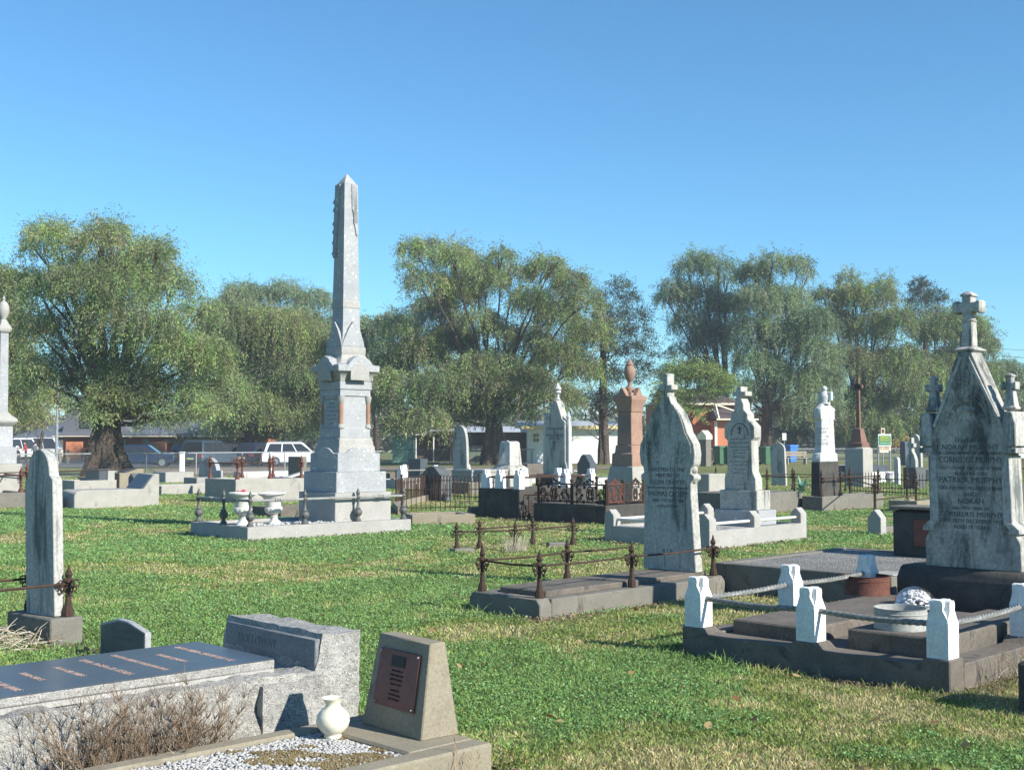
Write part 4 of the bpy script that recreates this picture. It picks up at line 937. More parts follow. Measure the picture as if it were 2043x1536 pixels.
# --- hairpin wire fence plot right of the obelisk
f=Fr(948,1026,0,ang=10); 
a=G(790,1012); b=G(956,1024); c_=G(1000,1006); o=b
T=thing('wire_fenced_plot','old grass plot enclosed by a rusty hairpin wire fence right of the obelisk','grave railing',(o.x,o.y,0))
def wire(mb,p,q,h,step,r=.010,hair=True):
    d=Vector(q)-Vector(p); L=d.length; n=int(L/step); u=d/L
    for i in range(n):
        s=Vector(p)+u*(i*step)
        if hair:
            hh=h if i%2 else h*1.0; wd=step*(1.3 if i%3 else .9)
            pts=[s,s+Vector((0,0,hh-wd*.5))]+[s+u*(wd/2-wd/2*math.cos(R(t)))+Vector((0,0,hh-wd*.5+wd*.5*math.sin(R(t)))) for t in range(30,180,30)]+[s+u*wd+Vector((0,0,hh-wd*.5)),s+u*wd]
            mb.tube(pts,r,3)
        else: mb.tube([s,s+Vector((0,0,h))],r,3)
    for zz in (.12*h,.78*h): mb.tube([Vector(p)+Vector((0,0,zz)),Vector(q)+Vector((0,0,zz))],r*1.1,3)
A=(a.x-o.x,a.y-o.y,.08); B=(0,0,.08); C_=(c_.x-o.x,c_.y-o.y,.08); D_=(A[0]+C_[0],A[1]+C_[1],.08)
mb=MB(); wire(mb,A,D_,.62,.16); wire(mb,D_,C_,.62,.16); mb.build('hairpin_wires',M['rust'],T)
mb=MB(); wire(mb,B,(1.55*0+.0,.0,.08),.62,.12) if False else None
mb=MB(); wire(mb,(-1.75,-.12,.06),B,.60,.11,.010,False); mb.build('bar_panel',M['rust'],T)
rep(MB().tube([(0,0,0),(0,0,.78)],.022,6).ball((0,0,.8),.03,6,4),'post',M['rust'],T,[B,(-1.75,-.12,.06),A,D_,C_])
mb=MB(); 
for p_,q__ in ((A,(-1.75,-.12,0)),(A,D_)):
    strip_=MB(); d=Vector((q__[0]-p_[0],q__[1]-p_[1],0)); n_=Vector((-d.y,d.x,0)).normalized()*.09
    v=[Vector(p_)-n_,Vector(q__)-n_,Vector(q__)+n_,Vector(p_)+n_]; mb.slab([(x.x,x.y) for x in v],-.1,.14)
mb.build('kerb',M['concrete_tan'],T,bev=.01)
FOOT.append((o.x,o.y,0,-1.9,.1,-.25,.05))
g=G(905,1040); T=thing('grey_kerb_block','small grey cement block at the near corner of the wire-fenced plot','kerb block',(G(955,1026).x,G(955,1026).y,20)); MB().box(-.22,.22,-.12,.12,-.05,.16).build('block',M['concrete'],T,bev=.01)
f=Fr(822,1045,0,ang=18); T,l,w=blockgrave('tan_kerb','long low tan kerb just right of the obelisk enclosure',f,948,0,.17,'concrete_tan',kw=.16,w=1.0)
# --- dark plinth with white posts
f=Fr(1036,1034,0,ang=46); w=f.sL(955); l=f.sR(1078); zt=f.z(976)
T=thing('white_post_tomb','high dark cement plinth with white notched posts, left of the ornate rusty fence','grave kerb',f)
l=2.6
ring(MB(),l,w,.22,-.1,zt).build('plinth',M['bluestone'],T,bev=.015); MB().box(.22,l-.22,.22,w-.22,-.1,zt-.10).build('bed',M['gravel_far'],T)
WP=[(.12,.12),(.12,w*.55),(.12,w-.12),(l*.5,w-.12),(l*.62,.12),(l-.12,.12),(l-.12,w-.12)]
rep(notched_post(.085,.40),'post',M['white'],T,[(x,y,zt) for x,y in WP])
mb=MB()
for a_,b_ in ((0,1),(1,2),(2,3),(0,4),(4,5),(3,6)): mb.tube([(WP[a_][0],WP[a_][1],zt+.24),(WP[b_][0],WP[b_][1],zt+.24)],.02,5)
mb.build('rail',M['rust'],T); foot(f,0,l,0,w)
f=Fr(800,975,0,ang=46); T=thing('low_white_post_plot','low plot with white notched posts and grey rails right of the obelisk shaft','grave kerb',f)
l2=3.4; w2=1.9; ring(MB(),l2,w2,.2,-.1,.30).build('kerb',M['concrete_pale'],T,bev=.01); MB().box(.2,l2-.2,.2,w2-.2,-.1,.2).build('bed',M['gravel_far'],T)
WP=[(.1,.1),(l2*.5,.1),(l2-.1,.1),(.1,w2-.1),(l2*.5,w2-.1)]
rep(notched_post(.095,.5),'post',M['white'],T,[(x,y,.3) for x,y in WP]); MB().tube([(.1,.1,.63),(l2-.1,.1,.63)],.025,5).tube([(.1,.1,.63),(.1,w2-.1,.63)],.025,5).build('rail',M['iron_pale'],T)
head('broad_dark_headstone','broad dark grey headstone with a humped top right of the obelisk, edged by pale stone',Fr(880,998,0,46),838,893,930,'dark_granite','hump',text=TX,t=.40)
head('urn_block_tablet','small dark tablet between two pale blocks, with a yellow flower in front',Fr(838,962,0,46),815,850,915,'slate','flat',t=.4)
g=G(822,955); T=thing('yellow_flower','yellow artificial flower in front of the small dark tablet','flowers',(g.x,g.y,0),z=.25); flowers(T,(0,0,0),.12,['petal_yellow'],5,.06,6)
# arch headstone + marble slab
f=Fr(932,978,0,46)
head('pointed_arch_headstone','tall pointed white marble headstone standing left of the granite slab grave',Fr(932,975,0,46),905,937,848,'marble_grey','gothic',z0=.35,text=TX)
T,l,w=blockgrave('arch_plinth','dark cement plinth under the tall pointed white headstone',Fr(935,985,0,46),0,0,.36,'concrete',solid=True,l=.9,w=1.5)
f=Fr(941,980,0,40); T,l,w=blockgrave('rough_slab_grave','pale rough-faced granite slab grave leading to the draped pedestal',f,1028,0,.62,'rough_granite',solid=True,w=1.1); MB().box(-.01,l,-.02,1.1,.62,.70).build('ledger',M['granite_pale'],T,bev=.01)
f=Fr(1020,978,0,46); z0=.62; T=thing('draped_pedestal','grey broken pedestal with carved drapery over its corner, left of the spire headstone','headstone',f.at(.1,.1),z=.0)
zA=f.z(930);zT=f.z(880)
MB().stack(.4,.45,[(0,.55,.55),(.45,.55,.55),(.46,.46,.46),(zA-.1,.46,.46),(zA,.36,.38),(zA+.02,.30,.30),(zT-.05,.24,.25),(zT,.18,.22)]).build('pedestal',M['marble_grey'],T,bev=.02)
MB().prism([(.15,zA+.1),(.38,zA+.12),(.42,zT-.02),(.3,zT+.03),(.15,zT-.05)],.09,.16).build('drapery',M['marble'],T,bev=.01)
# spire headstone
f=Fr(1131,985,0,46); w=f.sL(1083); hc=w/2; S=w/47.
T=thing('spire_headstone','white marble headstone with steep spire and carved finials, left of the brown urn pedestal','headstone',f)
zz=lambda py:f.z(py,0,hc)
MB().box(-.15,.75,-.2,w+.2,-.1,zz(946)).build('base',M['bluestone'],T,bev=.02)
half=[(23*S,zz(946)),(23*S,zz(930)),(20*S,zz(920)),(20*S,zz(842)),(14*S,zz(835)),(4*S,zz(800)),(0,zz(798))]
MB().prism(sym(half,hc),0,.30).build('slab',M['marble_grey'],T,bev=.012)
mb=MB().lathe([(.05,zz(802)),(.10,zz(796)),(.05,zz(793)),(.045,zz(786)),(.11,zz(783)),(.09,zz(779)),(.13,zz(776)),(.08,zz(771)),(.05,zz(768)),(.01,zz(763))],.15,hc,10); mb.build('finial',M['marble'],T)
rep(MB().box(-.07,.07,-.07,.07,zz(940),zz(850)).lathe([(.07,zz(850)),(.09,zz(845)),(.05,zz(838)),(.08,zz(832)),(.01,zz(822))],n=8),'side_finial',M['marble'],T,[(.12,hc-22*S,0),(.12,hc+22*S,0)])
letters(T,[('IN LOVING MEMORY',.13,zz(858)),('OF',.1,zz(864)),('MICHAEL AND MARY',.13,zz(871)),('1887 - 1902',.11,zz(877)),('R.I.P.',.1,zz(884))],-.002,hc,M['letter'],maxw=w*.7)
g=G(1092,958,0); T=thing('blue_sticker_vase','small blue-grey pot at the foot of the spire headstone','pot',(P(1104,965,37).x,34.2,0),z=.45); MB().lathe([(.10,0),(.13,.1),(.12,.25),(.14,.28),(.1,.28)],n=12).build('pot',M['sticker_blue'],T)
# brown pedestal with urn
f=Fr(1263,1012,0,46); zz=lambda py:f.z(py,.3,.3)
T=thing('brown_urn_pedestal','tall brown sandstone pedestal topped by a lidded urn','monument',f)
S=f.sL(1212)/51; W=f.sL(1210); R_=f.sR(1283)
c_=W/2
h0=W/2
def q2(name,mat,lv,bev=.012): return MB().stack(c_,c_,[(z,h,h) for z,h in lv]).build(name,mat,T,bev=bev)
q2('base',M['concrete_pale'],[(-.1,h0),(zz(958),h0),(zz(930),h0*.86)])
q2('plinth',M['sandstone'],[(zz(932),h0*.80),(zz(905),h0*.78),(zz(903),h0*.66),(zz(888),h0*.62)])
q2('shaft',M['sandstone'],[(zz(888),h0*.56),(zz(822),h0*.52)])
q2('cap',M['sandstone'],[(zz(822),h0*.54),(zz(818),h0*.56),(zz(806),h0*.60),(zz(798),h0*.74),(zz(790),h0*.74),(zz(789),h0*.5),(zz(783),h0*.45)])
b=MB()
for s in range(4):
    g=MB(); g.prism(sym([(h0*.45,zz(792)),(h0*.30,zz(788)),(0,zz(773))],0),-h0*.75,-h0*.4); g.xf(Matrix.Translation((c_,c_,0))@Matrix.Rotation(s*pi/2,4,'Z')); b.add(g.v,g.f)
b.build('gablets',M['sandstone'],T,bev=.01)
u=.0128*1.0
MB().lathe([(9*u,zz(782)),(9*u,zz(774)),(5*u,zz(771)),(3.4*u,zz(766)),(3.5*u,zz(762)),(8*u,zz(756)),(11*u,zz(747)),(11.5*u,zz(738)),(9*u,zz(732)),(7*u,zz(729)),(8*u,zz(726)),(5*u,zz(722)),(3*u,zz(718)),(1*u,zz(714))],c_,c_,18).build('urn',M['sandstone'],T)
letters(T,[('SACRED TO',.10,zz(835)),('THE MEMORY OF',.09,zz(842)),('JAMES',.12,zz(850)),('WHO DIED 1891',.09,zz(857)),('AGED 70 YEARS',.09,zz(863))],c_-h0*.545,c_,M['letter_faint'],maxw=h0*.8)
foot(f,0,W,0,W)
# ornate rusty fence on its plinth
f=Fr(1209,1046,0,ang=48); w=f.sL(1064); l=f.sR(1330); zt=f.z(1009)
T=thing('ornate_fenced_plot','raised dark plot fenced with ornate rusty cast-iron scroll panels','grave railing',f)
ring(MB(),l,w,.22,-.1,zt).build('plinth',M['bluestone'],T,bev=.015); MB().box(.22,l-.22,.22,w-.22,-.1,zt-.1).build('bed',M['gravel_far'],T)
ph=f.z(968)-zt
def panel(L,H):
    mb=MB(); r=.012; n=1
    for zz_ in (.05,H): mb.tube([(0,0,zz_),(L,0,zz_)],.016,4)
    for x in (.0,.10,L-.10,L): mb.tube([(x,0,0),(x,0,H)],.013,4)
    c=L/2
    pts=[(c+.11*math.cos(R(a))*L,0,H*.5+H*.40*math.sin(R(a))) for a in range(0,361,24)]; mb.tube(pts,r,4)
    pts=[(c+.055*math.cos(R(a))*L,0,H*.5+H*.22*math.sin(R(a))) for a in range(0,361,30)]; mb.tube(pts,r,4)
    for s in (-1,1):
        for (u,v,rr_,ph_) in ((.31,.66,.14,0),(.30,.30,.12,2),(.17,.85,.08,1),(.19,.14,.08,4),(.05,.62,.07,2),(.05,.35,.06,0),(.24,.48,.09,3),(.40,.50,.08,1),(.38,.88,.07,5),(.38,.14,.07,2)):
            spiral(mb,(c+s*u*L,H*v,0),rr_*H*1.1,1.6,r*.9,ph_,s,'y',14)
    for (u,v,rr_) in ((-.08,1.12,.1),(.08,1.12,.1),(0,1.22,.08),(-.17,1.06,.07),(.17,1.06,.07)): spiral(mb,(c+u*L,H*v,0),rr_*H,1.3,r,0,1,'y',10)
    for i in range(9): mb.ball((c+(i-4)*.02*L,0,H*(.5+.28*math.sin(i*2.1))),.022,5,3)
    return mb
np_=2; PLn=w/np_
for i in range(np_):
    pm=panel(PLn-.06,ph); o=pm.build('scroll_panel',M['rust'],T); o.location=(.10,.03+i*PLn,zt); o.rotation_euler=(0,0,pi/2)
nx=3; XL=l/nx
for i in range(nx):
    pm=panel(XL-.06,ph); o=pm.build('scroll_panel',M['rust_red'] if i==0 else M['rust'],T); o.location=(.10+i*XL,.10,zt)
pm=panel(w-.1,ph)
rep(MB().tube([(0,0,0),(0,0,ph+.04)],.03,6).ball((0,0,ph+.07),.045,6,4),'post',M['rust'],T,[(.1,.06,zt),(.1,w/2,zt),(.1,w-.06,zt),(XL,.1,zt),(2*XL,.1,zt),(l-.1,.1,zt),(l-.1,w-.1,zt)])
foot(f,0,l,0,w)
g=G(1052,1035); T=thing('scroll_end_panel','single dark scrolled iron panel standing at the left end of the ornate fenced plot','iron panel',(G(1036,1034).x+.1,G(1036,1034).y-.15,0)); o=panel(.75,.5).build('scroll_panel',M['rust'],T); 
# flowers and small dark headstone behind the ornate fence
head('dark_floral_headstone','small dark headstone surrounded by pink and white artificial flowers, behind the ornate fence',Fr(1178,970,0,46),1152,1190,906,'slate','hump',t=.35)
for i,(lb,px,py,z,ms) in enumerate([('white and lilac artificial flowers left of the small dark headstone',1143,962,.55,['petal_white','petal_lilac']),('white artificial flowers in front of the small dark headstone',1172,965,.55,['petal_white','petal_white','petal_lilac']),('pink artificial flowers above the ornate rusty fence',1166,985,.75,['petal_pink','petal_white']),('white and cream artificial flowers behind the ornate scroll panels',1181,1003,.75,['petal_white','petal_white','petal_pink'])]):
    g=G(px,py); T=thing('artificial_flowers',lb,'flowers',(g.x,g.y,0),z=z*.3,group='artificial flowers behind the ornate fence'); flowers(T,(0,0,z*.3),.16,ms,12,.055,20+i)
f=Fr(1190,975,0,46); T,l,w=blockgrave('low_marble_kerb','low white marble kerb beside the small dark floral headstone',f,1215,0,.38,'marble',l=1.4,w=1.8)
# grey tomb behind the granite kerbed plot
f=Fr(1500,1024,0,ang=46); T,l,w=blockgrave('grey_box_tomb','plain grey cement box tomb behind the stepped cross headstone',f,1600,1384,.44,'concrete',solid=True,l=f.sR(1600)); 
f=Fr(1415,985,0,46); T,l,w=blockgrave('white_low_tomb','low whitewashed tomb left of the stepped cross headstone',f,0,1384,.62,'concrete_pale',solid=True,l=.9)
# thin iron railed plot in the back right
f=Fr(1585,985,0,46); T=thing('thin_railed_plot','long plot with thin dark iron posts and rails, left of the white statue monument','grave railing',f)
loc=[(0,0),(1.6,0),(3.2,0),(0,2.0),(1.6,2.0),(3.2,2.0),(0,4.6),(2.4,4.6)]
rep(spear_post(.75,.026,seg=5),'post',M['rust'],T,[(x,y,0) for x,y in loc])
mb=MB()
for a,b in ((0,1),(1,2),(3,4),(4,5),(0,3),(3,6),(2,5),(6,7)): mb.tube([(loc[a][0],loc[a][1],.52),(loc[b][0],loc[b][1],.52)],.018,4)
mb.build('rail',M['rust'],T)
head('leaning_arch_headstone','grey streaked round-topped marble headstone leaning right, behind the stepped cross headstone',Fr(1568,968,0,52),1538,1572,882,'marble_grey','round',lean=-3,t=.12,text=[('R.I.P.',.1)])
g=G(1600,985); T=thing('agave_plant','small spiky blue-green plant left of the white statue monument','plant',(g.x,g.y,0))
mb=MB(); rr=random.Random(2)
for i in range(34):
    a=rr.uniform(0,2*pi); e=rr.uniform(.25,1.35); l_=rr.uniform(.35,.65); d=Vector((math.cos(a)*math.cos(e),math.sin(a)*math.cos(e),math.sin(e))); s_=Vector((-math.sin(a),math.cos(a),0))*.03
    p=Vector((0,0,.05)); q=p+d*l_*.6; t=p+d*l_-Vector((0,0,.05)); mb.add([p-s_,p+s_,q+s_,q-s_,t],[(0,1,2,3),(3,2,4)])
plain('agave_leaf',(.14,.28,.20),.5); mb.build('leaves',M['agave_leaf'],T)
# white statue monument on dark plinth
f=Fr(1641,1019,0,ang=46); T,l,w=blockgrave('statue_plot_kerb','grey cement kerb with thin rusty corner rails under the white statue monument',f,1760,1598,.33,'concrete',infill='gravel_far')
rep(spear_post(.62,.022,seg=6),'post',M['rust'],T,[(.1,.08,.33),(1.0,.08,.33),(l-.1,.08,.33)]); MB().tube([(.1,.08,.76),(l-.1,.08,.76)],.014,5).build('rail',M['rust'],T)
s=f.at(.28,.22); W=s.sL(1613,0,0); zz=lambda py:s.z(py,.3,.3)-.3
T=thing('statue_monument','white marble monument with a small figure on top of a dark stone plinth','monument',s,z=.3)
W=min(W,1.15); h0=W/2
MB().prism([(0,0),(W,0),(W*.94,.16),(W*.90,zz(921)),(W*.10,zz(921)),(W*.06,.16)],.05,.95).build('plinth',M['bluestone'],T,bev=.015)
MB().stack(.5,h0,[(zz(921),.42,h0*.80),(zz(905),.40,h0*.78),(zz(903),.33,h0*.68),(zz(838),.28,h0*.62),(zz(836),.34,h0*.68),(zz(815),.34,h0*.68),(zz(808),.20,h0*.4),(zz(805),.16,h0*.3)]).build('pedestal',M['marble'],T,bev=.015)
MB().lathe([(.15,zz(806)),(.13,zz(800)),(.15,zz(793)),(.14,zz(788)),(.09,zz(783)),(.05,zz(780)),(.075,zz(777)),(.07,zz(773)),(.02,zz(770))],.5,h0,12).build('figure',M['marble'],T)
MB().box(.46,.54,h0-.22,h0-.10,zz(800),zz(782)).build('wings',M['white'],T,bev=.02)
letters(T,[('SACRED TO THE MEMORY OF',.08,zz(858)),('WILLIAM',.12,zz(866)),('BORN 1840 DIED 1898',.08,zz(873)),('AND HIS WIFE',.08,zz(880)),('CATHERINE',.12,zz(888))],.5-.345,h0,M['letter_faint'],maxw=.6)
# brown cross monument
Yc=45.0; f=Fr(1722,905,ang=46,Y=Yc); zz=lambda py:f.z(py,.6,.6); u=Yc/F_PX/1.41
T=thing('brown_cross_monument','tall polished brown stone cross on a stepped pedestal and pale cement base','monument',f.at(.0,.0))
c_=28*u*1.0; 
def q3(name,mat,lv,bev=.012): return MB().stack(c_,c_,[(z,h*u,h*u) for z,h in lv]).build(name,mat,T,bev=bev)
q3('base',M['concrete_pale'],[(-.1,28),(zz(896),28),(zz(892),24)])
q3('pedestal',M['redstone'],[(zz(893),22),(zz(884),22),(zz(882),18),(zz(856),11),(zz(854),8)])
zc=zz(772); MB().prism([(c_-6*u,zz(855)),(c_+6*u,zz(855)),(c_+4*u,zc-4*u*1.41),(c_+13*u*1.1,zc-4*u*1.3),(c_+13*u*1.1,zc+4*u*1.3),(c_+4*u,zc+4*u*1.3),(c_+4*u,zz(754)),(c_-4*u,zz(754)),(c_-4*u,zc+4*u*1.3),(c_-13*u*1.1,zc+4*u*1.3),(c_-13*u*1.1,zc-4*u*1.3),(c_-4*u,zc-4*u*1.41)],c_-4.2*u,c_+4.2*u).build('cross',M['redstone'],T,bev=.012)
MB().prism([(c_-.1,zc-.1),(c_+.1,zc-.1),(c_+.1,zc+.1),(c_-.1,zc+.1)],c_-5*u,c_+5*u).build('cross_boss',M['dark'],T)
# low pale blocks and small stones right
f=Fr(1706,958,0,44); T,l,w=blockgrave('white_block_tomb','low whitewashed block tomb in front of the brown cross',f,1732,0,.62,'white',solid=True,l=1.3,w=1.3)
f=Fr(1733,962,0,44); T,l,w=blockgrave('long_white_ledger','long whitewashed ledger with a dark recess running right of the white block tomb',f,1770,0,.40,'white',solid=True,l=2.2,w=1.0)
MB().box(.1,2.1,.3,1.6,.40,.66).build('dark_slab',M['slate'],T,bev=.01); MB().box(.4,1.6,1.0,1.3,.66,.78).build('marble_piece',M['marble'],T,bev=.01)
head('curved_wing_stone','small white curved stone standing at the right end of the long white ledger',Fr(1793,966,0,48),1782,1797,912,'marble','gothic',t=.2)
g=G(1775,962); T=thing('white_vase_flowers','white flowers in a round bowl before the long white ledger','flowers',(g.x,g.y,0)); MB().lathe([(.1,0),(.2,.15),(.18,.3)],n=12).build('bowl',M['urnwhite'],T); flowers(T,(0,0,.28),.15,['petal_white','petal_lilac'],8,.06,8)
head('dark_round_tablet','dark oval-topped tablet left of the small marble cross at the right',Fr(1807,928,0,46),1795,1812,880,'slate','round')
f=Fr(1827,975,0,46); T=thing('small_marble_cross','small white marble cross on a dark block, left of the three-cross monument','headstone',f)
zz=lambda py:f.z(py,0,.45); w=f.sL(1800)
MB().box(0,.8,0,w,-.1,zz(932)).build('base',M['dark_granite'],T,bev=.01); MB().prism(sym([(w*.4,zz(932)),(w*.4,zz(920)),(w*.28,zz(908)),(w*.1,zz(900)),(w*.085,zz(892)),(w*.26,zz(892)),(w*.26,zz(884)),(w*.085,zz(884)),(w*.085,zz(873)),(0,zz(873))],w/2),.12,.34).build('cross',M['marble_grey'],T,bev=.01)
head('tall_shouldered_headstone','tall grey shouldered headstone behind the small marble cross',Fr(1838,935,0,46),1812,1842,866,'marble_grey','shoulder',t=.25)
# spiked fence plot
f=Fr(1748,1003,0,ang=40); T=thing('spiked_fence_plot','grass plot behind a low rusty spiked picket fence at the right','grave railing',f)
def picket(L,h,step,back=False):
    mb=MB()
    n=int(L/step)
    for i in range(n+1): mb.tube([(i*step,0,0),(i*step,0,h*.93)],.011,3); mb.lathe([(.004,h*.9),(.022,h*.94),(.004,h*1.02)],i*step,0,4)
    for z in (.12*h,.72*h): mb.tube([(0,0,z),(L,0,z)],.014,4)
    return mb
pf=f.at(-2.2,2.0); a=G(1695,975); b=G(1850,985)
for i,(p,q_,lab) in enumerate(((G(1694,983),G(1852,990),0),)):
    d=q_-p; L=d.length; o=picket(L,.66,.115).build('picket_panel',M['rust'],T)
    o.location=Matrix.Rotation(-R(f.ang),3,'Z')@(Vector((p.x,p.y,0))-Vector((f.X,f.Y,0))); o.rotation_euler=(0,0,math.atan2(d.y,d.x)-R(f.ang))
f=Fr(1746,1012,0,ang=46); T=thing('dark_railed_plot','plot with dark iron posts and a single rail just left of the three-cross monument','grave railing',f)
loc=[(0,0),(1.35,-1.35),(2.0,.5),(.9,-.9)]
loc=[tuple(Matrix.Rotation(-R(46),2)@Vector((G(px,py).x-f.X,G(px,py).y-f.Y))) for px,py in ((1746,1030),(1828,1018),(1810,1010),(1696,1005))]
rep(spear_post(.95,.028,seg=6),'post',M['rust'],T,[(x,y,0) for x,y in loc])
MB().tube([(loc[0][0],loc[0][1],.36),(loc[1][0],loc[1][1],.36)],.016,5).tube([(loc[0][0],loc[0][1],.66),(loc[3][0],loc[3][1],.66)],.016,5).build('rail',M['rust'],T)
f=Fr(1830,1022,0,46); T,l,w=blockgrave('rough_low_kerb','low rough cement kerb behind the dark iron posts at the right',f,0,1770,.26,'concrete_tan',l=1.2)
for i,(px,py,pl,mt,lb) in enumerate([(1855,960,1835,'concrete_pale','pale low tomb seen between the pickets beside the three-cross monument'),(2043,1005,2020,'concrete','low cement kerb right of the three-cross monument')]):
    f=Fr(px,py,0,46); T,l,w=blockgrave('low_tomb',lb,f,0,pl,.5,mt,solid=True,l=1.6)
f=Fr(2050,985,0,46); T=thing('rusty_picket_fence','rusty picket fence glimpsed right of the three-cross monument','grave railing',f); o=picket(2.4,1.1,.12).build('picket_panel',M['rust'],T); o.rotation_euler=(0,0,R(90))
f=Fr(1560,1000,0,46); 
head('low_white_tablet','low white tablet lying back between the box tomb and the thin-railed plot',Fr(1350,975,0,46),1335,1360,950,'marble','flat',t=.3)
f=Fr(1010,965,0,46); T,l,w=blockgrave('far_marble_kerb','low pale marble kerb between the pointed headstone grave and the spire headstone',f,1080,0,.3,'marble',w=1.6)
f=Fr(1052,958,0,46); T,l,w=blockgrave('dark_far_tomb','dark brown low tomb just left of the spire headstone',f,1082,0,.7,'concrete_dark',solid=True,w=1.2,l=1.2)
f=Fr(700,965,0,46); T,l,w=blockgrave('shadowed_far_kerb','long shadowed kerb beyond the low white-post plot',Fr(778,958,0,40),900,0,.3,'concrete_dark',w=1.5,l=5)
# ================================================================ wire fences
def chain_mat():
    t=NT('chainlink_netting'); x=t.n('ShaderNodeSeparateXYZ'); t.l(t.coord(),x.inputs[0])
    def mth(op,a,b=None):
        n=t.n('ShaderNodeMath',operation=op)
        for i,v in enumerate((a,b)):
            if v is None: continue
            if isinstance(v,(int,float)): n.inputs[i].default_value=v
            else: t.l(v,n.inputs[i])
        return n.outputs[0]
    o=[]
    for s in (1,-1):
        k=mth('MULTIPLY',mth('ADD',x.outputs[0],mth('MULTIPLY',x.outputs[2],s)),1/.07); fr=mth('FRACT',k); o.append(mth('LESS_THAN',fr,.045))
    m=mth('MAXIMUM',o[0],o[1]); tr=t.n('ShaderNodeBsdfTransparent'); mx=t.n('ShaderNodeMixShader'); t.l(m,mx.inputs[0]); t.l(tr.outputs[0],mx.inputs[1]); t.l(t.b.outputs[0],mx.inputs[2]); t.l(mx.outputs[0],t.out.inputs[0])
    return t.fin((.4,.42,.42),.5,.5,.6)
M['netting']=chain_mat()
def wirefence(label,a,b,step,h=1.08,skip=None):
    d=b-a; L=d.length; ang=math.atan2(d.y,d.x); T=thing('wire_fence',label,'fence',(a.x,a.y,math.degrees(ang)))
    MB().tube([(0,0,h),(L,0,h)],.035,6).build('top_rail',M['galv'],T); MB().tube([(0,0,.06),(L,0,.06)],.015,4).build('bottom_wire',M['galv'],T)
    MB().add([(0,0,.05),(L,0,.05),(L,0,h),(0,0,h)],[(0,1,2,3)]).build('netting',M['netting'],T)
    n=int(L/step); rep(MB().tube([(0,0,-.1),(0,0,h+.03)],.035,6),'post',M['galv'],T,[(i*step,0,0) for i in range(n+1)])
    return T
A=P(-60,883,53);A.z=0;B=P(760,883,74);B.z=0
wirefence('chain-link fence with grey top rail in front of the big left tree',A,B,3.05)
A=P(640,883,90);A.z=0;B=P(2080,883,112);B.z=0
wirefence('chain-link fence with grey top rail running behind the middle and right graves',A,B,3.3)
g=G(363,941); T=thing('white_post','short thick white-painted post beside the road behind the left graves','post',(g.x,g.y,0)); MB().box(-.13,.13,-.1,.1,-.1,1.05).build('post_body',M['white_paint'],T,bev=.02)
MB().box(-.14,.14,-.11,.11,1.05,1.10).build('post_cap',M['white_paint'],T)
for i,(px,py) in enumerate([(120,918),(136,918),(342,917)]):
    g=P(px,883,96); T=thing('timber_bollard',['thick timber bollard behind the narrow headstone, nearest the tall pole','timber bollard just left of the orange brick pier','timber bollard right of the blue hatchback'][i],'bollard',(g.x,g.y,0),group='timber bollards along the car park'); MB().lathe([(.12,-.1),(.12,1.0),(.09,1.06)],n=10).build('post_body',M['timber'],T); MB().tube([(0,0,.75),(.01,.0,.76)],.13,8).build('steel_band',M['galv'],T)
# tall thin pole with its guy wire
g=P(113,883,88); T=thing('tall_pole','tall thin grey steel pole in front of the left brick building','pole',(g.x,g.y,0)); MB().tube([(0,0,0),(0,0,P(113,770,88).z)],[.12,.07],8).build('shaft',M['galv'],T); MB().tube([(0,0,0),(0,0,.3)],.2,8).build('foot',M['galv'],T)
# ================================================================ gate pillars and gate
for (px,lb) in ((1409,'square grey gate pillar with a pale pointed cap, right of the iron gate'),(1352,'square grey gate pillar half hidden by the cross-topped headstone')):
    f=Fr(px,930,ang=46,Y=84); f.Y=84; T=thing('gate_pillar',lb,'gate pillar',f,group='cemetery gate pillars'); z1=f.z(877);z2=f.z(858)
    MB().box(0,.62,0,.62,-.1,z1).build('pillar',M['concrete'],T,bev=.02); MB().prism([(-.06,z1),(.68,z1),(.68,z1+.3),(.31,z2),(-.06,z1+.3)],-.06,.68).build('cap',M['cream_paint'],T,bev=.02)
f=Fr(1372,930,ang=8,Y=85); T=thing('iron_gate','tall ornate iron gate between the two grey pillars','gate',f); L=1.3; H=f.z(865)
mb=MB()
for i in range(8): mb.tube([(i*L/7,0,0),(i*L/7,0,H)],.02,4)
for z in (.15,H*.9): mb.tube([(0,0,z),(L,0,z)],.03,4)
for i in range(7): spiral(mb,((i+.5)*L/7,H*(.3+.1*(i%3)),0),.16,1.4,.014,i,1,'y',10)
mb.build('gate_leaf',M['galv'],T)
# ================================================================ bins, bench, signs
def bin_(label,px,Y,mat,s=1.0):
    g=P(px,883,Y); T=thing('wheelie_bin',label,'bin',(g.x,g.y,25),group='bins by the far fence'); 
    MB().stack(0,0,[(.05*s,.22*s,.26*s),(.95*s,.29*s,.36*s)]).build('body',M[mat],T,bev=.02); MB().stack(0,0,[(.95*s,.31*s,.38*s),(1.0*s,.32*s,.39*s),(1.06*s,.25*s,.33*s)]).build('lid',M[mat],T,bev=.02)
    rep(MB().lathe([(.09*s,-.03),(.09*s,.03)],n=12).xf(Matrix.Rotation(pi/2,4,'X')),'wheel',M['black_rubber'],T,[(-.2*s,.3*s,.09*s),(.2*s,.3*s,.09*s)])
bin_('dark green wheelie bin in shade beside the right gate pillar',1437,88,'bin_green',1.3); bin_('green wheelie bin in sunlight left of the stepped cross headstone',1452,88,'bin_green',1.3); bin_('green bin right of the stepped cross headstone',1528,90,'bin_green',1.25); bin_('bright blue bin near the far bench',1577,98,'bin_blue',1.35)
